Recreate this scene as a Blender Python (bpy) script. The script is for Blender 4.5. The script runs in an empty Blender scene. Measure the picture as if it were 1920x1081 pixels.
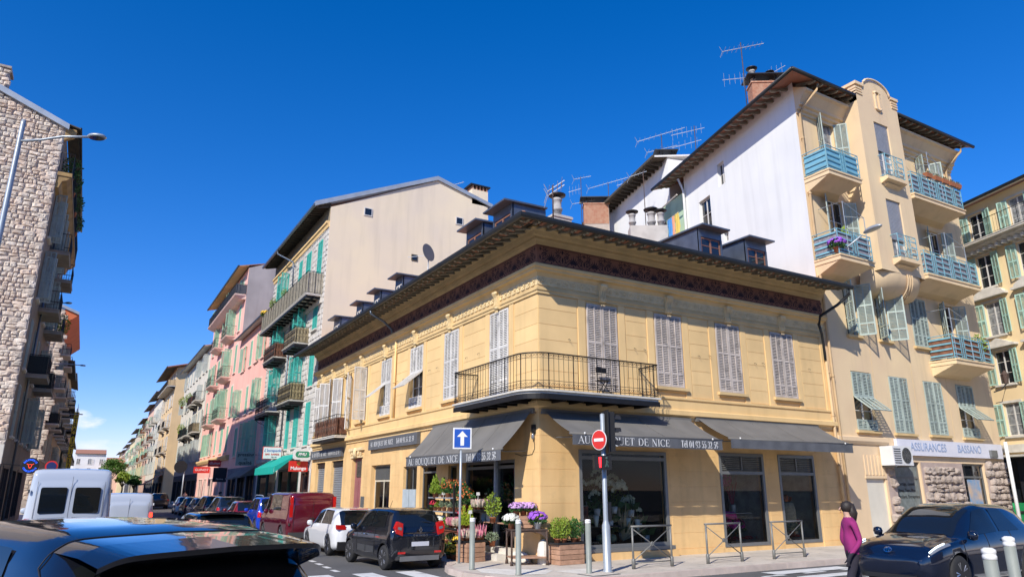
import bpy, bmesh, math, random
from math import sin, cos, pi, radians, sqrt, atan2
from mathutils import Vector, Matrix
random.seed(7)
SC = bpy.context.scene
COL = SC.collection
# ---------------------------------------------------------------- camera
cam = bpy.data.cameras.new('camera'); camo = bpy.data.objects.new('camera', cam); COL.objects.link(camo)
cam.sensor_width = 36.0; cam.lens = 36.0 * 1320.0 / 1920.0
cam.clip_start = 0.05; cam.clip_end = 3000
camo.location = (-10.8, -16.9, 1.9)
camo.rotation_euler = (radians(90 + 15.9), 0, radians(-30.4))
SC.camera = camo
# ---------------------------------------------------------------- sky and sun
SUN = Vector((-1.5, -1.0, 1.35)).normalized()
w = bpy.data.worlds.new('World'); SC.world = w; w.use_nodes = True
nt = w.node_tree; nt.nodes.clear()
N = nt.nodes.new; Lk = nt.links.new
sky = N('ShaderNodeTexSky'); sky.sky_type = 'NISHITA'; sky.sun_disc = False
sky.sun_elevation = math.asin(SUN.z); sky.sun_rotation = atan2(SUN.x, SUN.y)
sky.altitude = 0; sky.air_density = 1.0; sky.dust_density = 0.0; sky.ozone_density = 5.0
hsv = N('ShaderNodeHueSaturation'); hsv.inputs['Saturation'].default_value = 1.33; hsv.inputs['Hue'].default_value = 0.498; hsv.inputs['Value'].default_value = 1.0
Lk(sky.outputs[0], hsv.inputs['Color'])
gr = N('ShaderNodeMixRGB'); gr.blend_type = 'MULTIPLY'; gr.inputs['Fac'].default_value = 1; gr.inputs['Color2'].default_value = (1.12, .93, 1.25, 1); Lk(hsv.outputs[0], gr.inputs['Color1'])
# small fair weather clouds low over the horizon
tc = N('ShaderNodeTexCoord'); mp = N('ShaderNodeMapping'); mp.inputs['Scale'].default_value = (13, 13, 34); mp.inputs['Location'].default_value = (0.35, 0.1, 0.6)
no = N('ShaderNodeTexNoise'); no.inputs['Scale'].default_value = 1.0; no.inputs['Detail'].default_value = 7; no.inputs['Roughness'].default_value = .55
Lk(tc.outputs['Generated'], mp.inputs['Vector']); Lk(mp.outputs[0], no.inputs['Vector'])
rp = N('ShaderNodeValToRGB'); rp.color_ramp.elements[0].position = .55; rp.color_ramp.elements[1].position = .66
Lk(no.outputs['Fac'], rp.inputs[0])
sx = N('ShaderNodeSeparateXYZ'); Lk(tc.outputs['Generated'], sx.inputs[0])
band = N('ShaderNodeValToRGB'); e = band.color_ramp.elements
e[0].position = 0.0; e[0].color = (.55, .55, .55, 1); e[1].position = .125; e[1].color = (0, 0, 0, 1)
m1 = e.new(.075); m1.color = (.9, .9, .9, 1)
Lk(sx.outputs['Z'], band.inputs[0])
mu = N('ShaderNodeMath'); mu.operation = 'MULTIPLY'; Lk(rp.outputs[0], mu.inputs[0]); Lk(band.outputs[0], mu.inputs[1])
mx = N('ShaderNodeMixRGB'); mx.inputs['Color2'].default_value = (6.5, 6.9, 7.6, 1)
Lk(mu.outputs[0], mx.inputs['Fac']); Lk(gr.outputs[0], mx.inputs['Color1'])
bg = N('ShaderNodeBackground'); bg.inputs['Strength'].default_value = 0.125
Lk(mx.outputs[0], bg.inputs[0]); wo = N('ShaderNodeOutputWorld'); Lk(bg.outputs[0], wo.inputs[0])
sl = bpy.data.lights.new('sun', 'SUN'); sl.energy = 4.8; sl.angle = radians(.53); sl.color = (1.0, .94, .84)
so = bpy.data.objects.new('sun', sl); COL.objects.link(so); so.rotation_euler = SUN.to_track_quat('Z', 'Y').to_euler()
vs = SC.view_settings; SC.display_settings.display_device = 'sRGB'
vs.view_transform = 'Standard'; vs.look = 'None'; vs.exposure = 0.22; vs.gamma = 1; vs.use_curve_mapping = False
# ---------------------------------------------------------------- materials
MC = {}
def pm(key, col, rough=.85, var=.12, sc=.6, grain=.0, bump=.25, bs=40, metal=0., streak=0., obv=0., coat=0., spec=.5, tint=None, dirt=0.):
    """procedural principled material: patches (var), vertical dirt streaks, grain bump, per-object variation"""
    if key in MC: return MC[key]
    m = bpy.data.materials.new(key); m.use_nodes = True; t = m.node_tree; t.nodes.clear()
    n = t.nodes.new; l = t.links.new
    out = n('ShaderNodeOutputMaterial'); p = n('ShaderNodeBsdfPrincipled'); l(p.outputs[0], out.inputs[0])
    p.inputs['Roughness'].default_value = rough; p.inputs['Metallic'].default_value = metal
    p.inputs['Specular IOR Level'].default_value = spec; p.inputs['Coat Weight'].default_value = coat
    if coat: p.inputs['Coat Roughness'].default_value = .03
    g = n('ShaderNodeNewGeometry'); c = (*col, 1)
    cur = None
    def mixc(fac_socket, c2, mode='MIX'):
        nonlocal cur
        x = n('ShaderNodeMixRGB'); x.blend_type = mode; l(fac_socket, x.inputs['Fac'])
        if cur is None: x.inputs['Color1'].default_value = c
        else: l(cur, x.inputs['Color1'])
        x.inputs['Color2'].default_value = c2; cur = x.outputs[0]
    def noise(scale, det=5, vec=(1, 1, 1)):
        mpn = n('ShaderNodeMapping'); mpn.inputs['Scale'].default_value = vec; l(g.outputs['Position'], mpn.inputs['Vector'])
        q = n('ShaderNodeTexNoise'); q.inputs['Scale'].default_value = scale; q.inputs['Detail'].default_value = det; l(mpn.outputs[0], q.inputs['Vector'])
        return q.outputs['Fac']
    def ramp(s, a, b):
        r = n('ShaderNodeMapRange'); r.inputs['From Min'].default_value = a; r.inputs['From Max'].default_value = b; l(s, r.inputs['Value']); return r.outputs[0]
    if var:
        t2 = tint or tuple(v * (1 - 2.2 * var) for v in col)
        mixc(ramp(noise(sc), .35, .75), (*t2, 1))
    if grain:
        x = n('ShaderNodeMath'); x.operation = 'MULTIPLY'; l(ramp(noise(bs * .35, 3), .45, .75), x.inputs[0]); x.inputs[1].default_value = grain
        mixc(x.outputs[0], (*(v * .45 for v in col), 1))
    if streak:
        x = n('ShaderNodeMath'); x.operation = 'MULTIPLY'; l(ramp(noise(1., 4, (2.2, 2.2, .22)), .5, .8), x.inputs[0]); x.inputs[1].default_value = streak
        mixc(x.outputs[0], (*(v * .42 for v in col), 1))
    if dirt:
        x = n('ShaderNodeMath'); x.operation = 'MULTIPLY'; l(ramp(noise(3.2, 8), .56, .7), x.inputs[0]); x.inputs[1].default_value = dirt
        mixc(x.outputs[0], (.09, .08, .07, 1))
    if obv:
        oi = n('ShaderNodeObjectInfo'); r = n('ShaderNodeMapRange'); l(oi.outputs['Random'], r.inputs['Value'])
        r.inputs['To Min'].default_value = 1 - obv; r.inputs['To Max'].default_value = 1 + obv * .6
        hs = n('ShaderNodeHueSaturation'); l(r.outputs[0], hs.inputs['Value'])
        if cur is None: hs.inputs['Color'].default_value = c
        else: l(cur, hs.inputs['Color'])
        cur = hs.outputs[0]
    if cur is None: p.inputs['Base Color'].default_value = c
    else: l(cur, p.inputs['Base Color'])
    if bump:
        b = n('ShaderNodeBump'); b.inputs['Strength'].default_value = bump; b.inputs['Distance'].default_value = .02
        l(noise(bs, 4), b.inputs['Height']); l(b.outputs[0], p.inputs['Normal'])
    MC[key] = m; return m
def emis(key, col, s):
    if key in MC: return MC[key]
    m = pm(key, tuple(v * .5 for v in col), .4, 0, bump=0); p = [x for x in m.node_tree.nodes if x.type == 'BSDF_PRINCIPLED'][0]
    p.inputs['Emission Color'].default_value = (*col, 1); p.inputs['Emission Strength'].default_value = s; return m
def glassm(key, col=(1, 1, 1), rough=0.0):
    if key in MC: return MC[key]
    m = bpy.data.materials.new(key); m.use_nodes = True; t = m.node_tree; t.nodes.clear(); n = t.nodes.new
    out = n('ShaderNodeOutputMaterial'); mixs = n('ShaderNodeMixShader'); tr = n('ShaderNodeBsdfTransparent'); gl = n('ShaderNodeBsdfGlossy')
    tr.inputs[0].default_value = (*col, 1); gl.inputs['Roughness'].default_value = rough
    fr = n('ShaderNodeFresnel'); fr.inputs[0].default_value = 1.38
    t.links.new(fr.outputs[0], mixs.inputs[0]); t.links.new(tr.outputs[0], mixs.inputs[1]); t.links.new(gl.outputs[0], mixs.inputs[2]); t.links.new(mixs.outputs[0], out.inputs[0])
    MC[key] = m; return m
yel = pm('yellow_plaster', (.78, .54, .25), .9, .09, .5, bump=.12, bs=50, streak=.26, tint=(.69, .47, .205))
yel_b = pm('yellow_block_plaster', (.80, .555, .26), .9, .08, .8, bump=.12, bs=50, streak=.22, obv=.05)
yel_g = pm('ochre_ground_plaster', (.78, .52, .235), .9, .12, .9, bump=.2, bs=30, streak=.35, dirt=.10, tint=(.64, .40, .17))
orn = pm('cream_relief_plaster', (.80, .62, .34), .85, .1, 3, bump=.2, bs=60)
cornm = pm('cornice_plaster', (.70, .50, .24), .85, .12, 1.2, bump=.15, streak=.2)
friezem = pm('painted_frieze_ground', (.27, .12, .08), .9, .15, 2, bump=.1, streak=.3)
friezeo = pm('painted_frieze_pattern', (.035, .018, .026), .9, .1, 6, bump=0)
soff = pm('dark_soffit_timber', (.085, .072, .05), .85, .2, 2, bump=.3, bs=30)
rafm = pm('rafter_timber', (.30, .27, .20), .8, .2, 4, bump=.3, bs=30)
gutm = pm('dark_zinc_gutter', (.045, .048, .05), .45, .1, 2, bump=0, metal=.6)
zinc = pm('grey_zinc_sheet', (.16, .19, .23), .42, .15, 2, bump=.05, metal=.65)
zincl = pm('pale_zinc_flashing', (.42, .46, .50), .5, .1, 2, bump=.05, metal=.4)
tilem = pm('terracotta_tiles', (.42, .17, .10), .85, .15, 4, bump=.3, obv=.1, tint=(.30, .17, .11))
shw = pm('weathered_white_shutter', (.70, .68, .64), .7, .08, 2, grain=.25, bump=.15, bs=60, dirt=.35, obv=.10)
shg = pm('aged_grey_shutter', (.57, .50, .44), .75, .14, 2, bump=.15, bs=60, dirt=.45, obv=.12)
shgreen = pm('pale_green_shutter', (.40, .60, .50), .65, .07, 2, bump=.1, dirt=.15, obv=.1)
shgrey = pm('grey_green_shutter', (.40, .47, .42), .65, .1, 2, bump=.1, dirt=.3, obv=.12)
shteal = pm('turquoise_shutter', (.07, .50, .42), .6, .06, 2, bump=.1, dirt=.15, obv=.15)
shmint = pm('mint_shutter', (.33, .58, .42), .6, .06, 2, bump=.1, dirt=.15, obv=.15)
framew = pm('white_window_frame', (.66, .64, .60), .5, .05, 3, bump=.05)
paneD = pm('dark_window_pane', (.012, .014, .018), .06, 0, bump=0, spec=.8)
paneC = pm('curtained_window_pane', (.30, .31, .32), .12, .3, 6, bump=0, spec=.8)
glass = glassm('clear_shop_glass', (.86, .90, .88))
iron = pm('black_wrought_iron', (.018, .017, .017), .5, .1, 5, bump=.1, metal=.4)
rust = pm('rusty_black_iron', (.10, .055, .035), .75, .2, 14, bump=.2, tint=(.03, .028, .028))
slabw = pm('pale_balcony_stone', (.66, .62, .54), .8, .1, 3, bump=.2)
awn = pm('charcoal_awning_canvas', (.165, .157, .143), .85, .12, 1.3, bump=.15, bs=90)
awnl = pm('grey_awning_valance', (.11, .115, .125), .8, .12, 3, bump=.25, bs=8)
whitel = pm('white_lettering_paint', (.82, .82, .80), .7, .04, 8, bump=0)
alu = pm('grey_aluminium_frame', (.20, .205, .20), .45, .06, 4, bump=0, metal=.4)
concrete = pm('pale_concrete', (.50, .47, .42), .85, .12, 2, bump=.3, dirt=.15)
asphalt = pm('asphalt', (.12, .118, .115), .9, .12, .5, grain=.5, bump=.5, bs=60)
pavem = pm('worn_pavement', (.62, .55, .46), .88, .12, .8, grain=.25, bump=.3, bs=50, dirt=.25)
kerbm = pm('granite_kerb', (.58, .48, .41), .8, .1, 3, bump=.3, obv=.15)
roadw = pm('worn_white_road_paint', (.70, .70, .68), .7, .08, 4, bump=.2, dirt=.5)
steelg = pm('light_grey_pole_paint', (.38, .42, .45), .4, .06, 5, bump=0, metal=.3, dirt=.15)
bollg = pm('khaki_grey_bollard_paint', (.25, .27, .235), .5, .06, 5, bump=.05, dirt=.15)
blackp = pm('black_plastic', (.015, .015, .016), .5, 0, bump=0)
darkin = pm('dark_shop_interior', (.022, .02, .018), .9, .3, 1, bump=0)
rubber = pm('tyre_rubber', (.022, .022, .023), .8, .1, 8, bump=.1)
rimm = pm('silver_alloy_rim', (.45, .45, .47), .3, .05, 5, bump=0, metal=.8)
redlt = pm('red_tail_lens', (.50, .012, .010), .12, 0, bump=0, coat=.6)
redon = emis('lit_red_tail_lens', (1, .05, .02), 3.)
clearlt = pm('clear_lamp_lens', (.16, .17, .19), .08, 0, bump=0, coat=.8)
carglass = pm('tinted_car_glass', (.008, .010, .011), .02, 0, bump=0, spec=1.)
chrome = pm('chrome_trim', (.75, .75, .77), .12, 0, bump=0, metal=1.)
wood = pm('pale_crate_wood', (.47, .27, .17), .8, .15, 6, bump=.3, bs=30, obv=.15)
terracotta = pm('terracotta_pot', (.40, .14, .06), .8, .1, 8, bump=.1)
skin = pm('skin', (.50, .30, .22), .6, .05, 8, bump=0)
hairm = pm('dark_hair', (.025, .018, .014), .6, .1, 20, bump=.3)
brickm = pm('red_brick', (.42, .185, .11), .9, .15, 5, bump=.4, bs=30, tint=(.52, .33, .22))
# ---------------------------------------------------------------- mesh builder
class MB:
    def __init__(s): s.V = []; s.F = []; s.M = []; s.S = []
    def poly(s, pts, m=0, sm=False):
        i = len(s.V); s.V += [tuple(p) for p in pts]; s.F.append(tuple(range(i, i + len(pts)))); s.M.append(m); s.S.append(sm); return s
    def add(s, vs, fs, m=0, sm=False):
        i = len(s.V); s.V += [tuple(p) for p in vs]
        for f in fs: s.F.append(tuple(i + k for k in f)); s.M.append(m); s.S.append(sm)
        return s
    def box(s, x0, x1, y0, y1, z0, z1, m=0):
        return s.hexa([(x0, y0, z0), (x1, y0, z0), (x1, y1, z0), (x0, y1, z0), (x0, y0, z1), (x1, y0, z1), (x1, y1, z1), (x0, y1, z1)], m)
    def hexa(s, v, m=0):
        return s.add(v, [(0, 3, 2, 1), (4, 5, 6, 7), (0, 1, 5, 4), (1, 2, 6, 5), (2, 3, 7, 6), (3, 0, 4, 7)], m)
    def prism(s, pts, a, b, ax='y', m=0):
        """outline in the two other axes, extruded along ax from a to b"""
        f = {'y': lambda p, t: (p[0], t, p[1]), 'x': lambda p, t: (t, p[0], p[1]), 'z': lambda p, t: (p[0], p[1], t)}[ax]
        n = len(pts); v = [f(p, a) for p in pts] + [f(p, b) for p in pts]
        return s.add(v, [tuple(range(n))[::-1], tuple(range(n, 2 * n))] + [(k, (k + 1) % n, n + (k + 1) % n, n + k) for k in range(n)], m)
    def tube(s, pts, r, n=6, m=0, cap=True, closed=False):
        P = [Vector(p) for p in pts]; rings = []
        R = r if isinstance(r, (list, tuple)) else [r] * len(P)
        for k, p in enumerate(P):
            if closed: d = P[(k + 1) % len(P)] - P[k - 1]
            else: d = (P[min(k + 1, len(P) - 1)] - P[max(k - 1, 0)])
            d = d.normalized() if d.length > 1e-9 else Vector((0, 0, 1))
            a = d.cross(Vector((0, 0, 1)) if abs(d.z) < .9 else Vector((1, 0, 0))).normalized(); b = d.cross(a)
            rings.append([p + (a * cos(2 * pi * (j + .5) / n) + b * sin(2 * pi * (j + .5) / n)) * R[k] for j in range(n)])
        v = [q for rg in rings for q in rg]; fs = []
        K = len(P)
        for k in range(K if closed else K - 1):
            k2 = (k + 1) % K
            for j in range(n): fs.append((k * n + j, k * n + (j + 1) % n, k2 * n + (j + 1) % n, k2 * n + j))
        if cap and not closed: fs += [tuple(range(n))[::-1], tuple((K - 1) * n + j for j in range(n))]
        return s.add(v, fs, m, n > 5)
    def lathe(s, prof, cx=0, cy=0, n=14, m=0, z0=0., sm=True):
        v = [(cx + r * cos(2 * pi * j / n), cy + r * sin(2 * pi * j / n), z0 + z) for r, z in prof for j in range(n)]; fs = []
        for k in range(len(prof) - 1):
            for j in range(n): fs.append((k * n + j, k * n + (j + 1) % n, (k + 1) * n + (j + 1) % n, (k + 1) * n + j))
        s.add(v, fs, m, sm)
        i = len(s.V) - len(v); s.F += [tuple(i + j for j in range(n))[::-1], tuple(i + (len(prof) - 1) * n + j for j in range(n))]; s.M += [m, m]; s.S += [False, False]
        return s
    def wallholes(s, u0, u1, z0, z1, holes, v=0., dep=.22, m=0, mr=None):
        """front wall face with openings and their reveals; holes = (a, b, c, d) in u and z"""
        us = sorted({u0, u1} | {h[k] for h in holes for k in (0, 1) if u0 < h[k] < u1}); zs = sorted({z0, z1} | {h[k] for h in holes for k in (2, 3) if z0 < h[k] < z1})
        for a, b in zip(us, us[1:]):
            col = []
            for c, d in zip(zs, zs[1:]):
                mu_, mz = (a + b) / 2, (c + d) / 2
                if any(h[0] < mu_ < h[1] and h[2] < mz < h[3] for h in holes): col.append(None)
                elif col and col[-1]: col[-1][1] = d
                else: col.append([c, d])
            for q in col:
                if q: s.poly([(a, v, q[0]), (b, v, q[0]), (b, v, q[1]), (a, v, q[1])], m)
        r = m if mr is None else mr
        for a, b, c, d in holes:
            s.poly([(a, v, c), (a, v, d), (a, v + dep, d), (a, v + dep, c)], r); s.poly([(b, v, c), (b, v + dep, c), (b, v + dep, d), (b, v, d)], r)
            s.poly([(a, v, d), (b, v, d), (b, v + dep, d), (a, v + dep, d)], r); s.poly([(a, v, c), (a, v + dep, c), (b, v + dep, c), (b, v, c)], r)
        return s
    def mesh(s, name, mats, recalc=False):
        me = bpy.data.meshes.new(name); me.from_pydata(s.V, [], s.F)
        for mt in (mats if isinstance(mats, (list, tuple)) else [mats]): me.materials.append(mt)
        me.polygons.foreach_set('material_index', s.M); me.polygons.foreach_set('use_smooth', s.S)
        if recalc:
            b = bmesh.new(); b.from_mesh(me); bmesh.ops.remove_doubles(b, verts=b.verts, dist=1e-5); bmesh.ops.recalc_face_normals(b, faces=b.faces); b.to_mesh(me); b.free()
        me.update(); return me
def ob(name, me, mats=None, par=None, loc=(0, 0, 0), rz=0., scale=None, rot=None, kind=None, label=None, cat=None, group=None):
    if isinstance(me, MB): me = me.mesh(name, mats)
    o = bpy.data.objects.new(name, me); COL.objects.link(o); o.location = loc
    o.rotation_euler = rot if rot else (0, 0, rz)
    if scale: o.scale = scale
    if par: o.parent = par
    if kind: o['kind'] = kind
    if label: o['label'] = label
    if cat: o['category'] = cat
    if group: o['group'] = group
    return o
def thing(name, label, cat, loc=(0, 0, 0), rz=0., group=None):
    return ob(name, None, None, None, loc, rz, label=label, cat=cat, group=group)
def copy_tree(o, par=None):
    c = o.copy(); COL.objects.link(c)
    if par is not None: c.parent = par
    for ch in list(o.children): copy_tree(ch, c)
    return c
def text_mesh(body, size, ext=.004, shear=0., bold=0., cx=1., align='CENTER'):
    cu = bpy.data.curves.new('lettering', 'FONT'); cu.body = body; cu.size = size; cu.extrude = ext; cu.shear = shear; cu.offset = bold
    cu.align_x = align; cu.align_y = 'CENTER'; cu.resolution_u = 3
    t = bpy.data.objects.new('lettering', cu); COL.objects.link(t)
    bpy.context.view_layer.update()
    me = bpy.data.meshes.new_from_object(t.evaluated_get(bpy.context.evaluated_depsgraph_get()))
    bpy.data.objects.remove(t); bpy.data.curves.remove(cu)
    me.transform(Matrix.Diagonal((cx, 1, 1, 1)) ); me.transform(Matrix.Rotation(pi / 2, 4, 'X'))
    return me
def text(body, size, mat_, par, loc, rz=0., **k):
    me = text_mesh(body, size, **k); me.materials.clear(); me.materials.append(mat_)
    return ob('lettering', me, None, par, loc, rz)
def ground(x, y):
    a = min(max((-y - 4) / 8, 0), 1); b = min(max((x + 9) / 5, 0), 1)
    a = a * a * (3 - 2 * a); b = b * b * (3 - 2 * b)
    return -.13 + .30 * a * b
R_ = random.uniform
# ================================================================ SETTING
def flat(name, pts, z, mat_, kind='structure', thick=0):
    m = MB()
    m.poly([(x, y, z) for x, y in pts]); return ob(name, m, mat_, kind=kind)
# ground: one sheet to the horizon
m = MB(); m.poly([(-900, -900, -.30), (900, -900, -.30), (900, 1500, -.30), (-900, 1500, -.30)]); ob('ground', m, asphalt, kind='structure')
# road surface near the crossing, slightly rising towards the far pavement
m = MB(); xs = [-30 + 1.25 * i for i in range(65)]; ys = [-26 + 1.25 * i for i in range(28)] + [20, 40, 80, 160, 420]
vid = {}
for i, x in enumerate(xs):
    for j, y in enumerate(ys): vid[i, j] = len(m.V); m.V.append((x, y, ground(x, y)))
for i in range(len(xs) - 1):
    for j in range(len(ys) - 1): m.F.append((vid[i, j], vid[i + 1, j], vid[i + 1, j + 1], vid[i, j + 1])); m.M.append(0); m.S.append(True)
ob('road', m, asphalt, kind='structure')
# right hand pavement round the flower shop corner
kerbline = [(-1.95, 420), (-1.95, 60), (-1.95, 30), (-1.95, 14), (-1.95, 2.2), (-2.05, 1.3), (-2.45, .75), (-2.66, .1), (-2.72, -.8), (-2.6, -1.7), (-2.3, -2.4), (-1.8, -2.9), (-1.1, -3.2), (-.2, -3.3), (1.0, -3.3), (8, -3.3), (16, -3.3), (24.6, -3.3), (26.6, -2.8), (28, -.5), (29, 3), (60, 100)]
m = MB(); n = len(kerbline)
inner = [(x + (.14 if k < 6 else .12), y + (0 if k < 6 else .12)) for k, (x, y) in enumerate(kerbline)]
m.poly([(x, y, 0) for x, y in kerbline[::-1]] + [(-.0, 420, 0)][:0])
ob('pavement', m, pavem, kind='structure')
kb = ob('kerb', None, kind='structure')
m = MB()
for (x0, y0), (x1, y1) in zip(kerbline, kerbline[1:]):
    m.poly([(x0, y0, -.16), (x1, y1, -.16), (x1, y1, 0), (x0, y0, 0)])
ob('kerb_face', m, kerbm, kb)
segs = []
for (x0, y0), (x1, y1) in zip(kerbline[4:17], kerbline[5:18]):
    L = sqrt((x1 - x0) ** 2 + (y1 - y0) ** 2); k = max(1, round(L / .8))
    for i in range(k): segs.append(((x0 + (x1 - x0) * i / k, y0 + (y1 - y0) * i / k), (x0 + (x1 - x0) * (i + 1) / k, y0 + (y1 - y0) * (i + 1) / k)))
for (a, b) in segs:
    dx, dy = b[0] - a[0], b[1] - a[1]; L = sqrt(dx * dx + dy * dy); nx, ny = -dy / L, dx / L
    g = .006 / L; a = (a[0] + dx * g, a[1] + dy * g); b = (b[0] - dx * g, b[1] - dy * g)
    m = MB(); o = .012
    m.hexa([(a[0] - nx * o, a[1] - ny * o, -.15), (b[0] - nx * o, b[1] - ny * o, -.15), (b[0] + nx * .16, b[1] + ny * .16, -.15), (a[0] + nx * .16, a[1] + ny * .16, -.15),
            (a[0] - nx * (o - .01), a[1] - ny * (o - .01), .008), (b[0] - nx * (o - .01), b[1] - ny * (o - .01), .008), (b[0] + nx * .16, b[1] + ny * .16, .008), (a[0] + nx * .16, a[1] + ny * .16, .008)])
    ob('kerbstone', m, kerbm, kb)
# lighter patches, a manhole and a drain cover in the pavement
patchm = pm('pale_pavement_patch', (.74, .70, .62), .9, .1, 3, bump=.4, grain=.3)
flat('pavement_patch', [(-2.1, -.2), (-1.2, -.9), (-.6, -1.5), (-1.2, -2.1), (-2.0, -1.9), (-2.35, -1.1)], .004, patchm)
flat('pavement_patch', [(-.7, -1.7), (.3, -1.6), (.5, -2.3), (-.5, -2.5)], .004, patchm)
cov = thing('manhole_cover', 'square grey inspection cover set in the pavement in front of the big shop window', 'cover', (-.15, -2.75, .005), .1)
m = MB(); m.box(-.42, .42, -.3, .3, 0, .008); ob('frame', m, alu, cov)
m = MB(); m.box(-.37, .37, -.25, .25, .008, .013); ob('lid', m, pavem, cov)
# left pavement
m = MB(); m.box(-40, -12.9, 12, 420, -.5, 0); ob('pavement', m, pavem, kind='structure')
# pavement on the near side of the cross street, around the two near bollards
m = MB()
for i in range(24):
    for j in range(6):
        x, y = -4.6 + i * 1.25, -20 + j * 1.2
        q = [(x, y), (x + 1.25, y), (x + 1.25, y + 1.2), (x, y + 1.2)]
        m.poly([(a, b, ground(a, b) + .12) for a, b in q])
for i in range(24):
    x = -4.6 + i * 1.25; m.poly([(x, -12.8, ground(x, -12.8) - .05), (x + 1.25, -12.8, ground(x, -12.8) - .05), (x + 1.25, -12.8, ground(x + 1.25, -12.8) + .12), (x, -12.8, ground(x, -12.8) + .12)])
m.poly([(-4.6, -20, -.3), (-4.6, -12.8, -.3), (-4.6, -12.8, ground(-4.6, -12.8) + .12), (-4.6, -20, ground(-4.6, -20) + .12)])
ob('pavement', m, pavem, kind='structure')
# road paint
mk = ob('road_marking', None, kind='structure')
for k, x in enumerate([-3.35, -4.45, -5.55, -6.65, -7.75, -8.85]):
    y1 = 1.25 + .1 * k; m = MB(); m.poly([(x - .27, -1.9, -.124), (x + .27, -1.9, -.124), (x + .27, y1, -.124), (x - .27, y1, -.124)]); ob('crossing_stripe', m, roadw, mk)
for k in range(4):
    y = 2.0 + k * .95; m = MB(); m.poly([(-4.95 + .06 * k, y, -.124), (-4.8 + .06 * k, y, -.124), (-4.8 + .06 * k, y + .5, -.124), (-4.95 + .06 * k, y + .5, -.124)]); ob('bay_dash', m, roadw, mk)
for k in range(8):
    x = .6 + k * 1.5; m = MB(); pts = [(x, -4.35), (x + .8, -4.35), (x + .8, -4.2), (x, -4.2)]
    m.poly([(a, b, ground(a, b) + .012) for a, b in pts]); ob('lane_dash', m, roadw, mk)
for k in range(6):
    y = -4.2 - k * 1.05; m = MB(); pts = [(4.2, y), (7.2, y), (7.2, y + .5), (4.2, y + .5)]
    m.poly([(a, b, ground(a, b) + .02) for a, b in pts]); ob('crossing_stripe', m, roadw, mk)

# ================================================================ FACADE PIECES
LC = {}
def leaf_mesh(w_, h, mt, rails=(0, .24, .62, 1.), mull=True, sp=.055):
    k = ('leaf', round(w_, 2), round(h, 2), mt.name, rails, mull, sp)
    if k in LC: return LC[k]
    m = MB(); t = .038; st = .055
    w2, h2 = round(w_, 2), round(h, 2)
    m.box(0, st, 0, t, 0, h2); m.box(w2 - st, w2, 0, t, 0, h2)
    if mull: m.box(w2 / 2 - .018, w2 / 2 + .018, -.003, t, .01, h2 - .01)
    zz = [r * (h2 - .06) for r in rails]
    for z in zz: m.box(st, w2 - st, .001, t - .001, z, z + .06)
    for a, b in zip(zz, zz[1:]):
        z = a + .06 + sp * .5
        while z < b:
            m.hexa([(st, .004, z - .021), (w2 - st, .004, z - .021), (w2 - st, .010, z - .027), (st, .010, z - .027), (st, .030, z + .016), (w2 - st, .030, z + .016), (w2 - st, .036, z + .010), (st, .036, z + .010)])
            z += sp
    LC[k] = m.mesh('shutter', mt); return LC[k]
def window_mesh(w_, h, mt, bars=3):
    k = ('win', round(w_, 2), round(h, 2), mt.name, bars)
    if k in LC: return LC[k]
    m = MB(); f = .05
    m.box(-w_ / 2, -w_ / 2 + f, 0, .05, 0, h); m.box(w_ / 2 - f, w_ / 2, 0, .05, 0, h); m.box(-w_ / 2 + f, w_ / 2 - f, 0.001, .049, 0, f); m.box(-w_ / 2 + f, w_ / 2 - f, .001, .049, h - f, h)
    m.box(-.035, .035, -.006, .05, f, h - f)
    for i in range(1, bars):
        z = h * i / bars; m.box(-w_ / 2 + f, w_ / 2 - f, .004, .04, z - .012, z + .012)
    p = MB(); p.box(-w_ / 2 + f, w_ / 2 - f, .02, .028, f, h - f)
    LC[k] = (m.mesh('window', mt), p); return LC[k]
PC = {}
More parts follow.
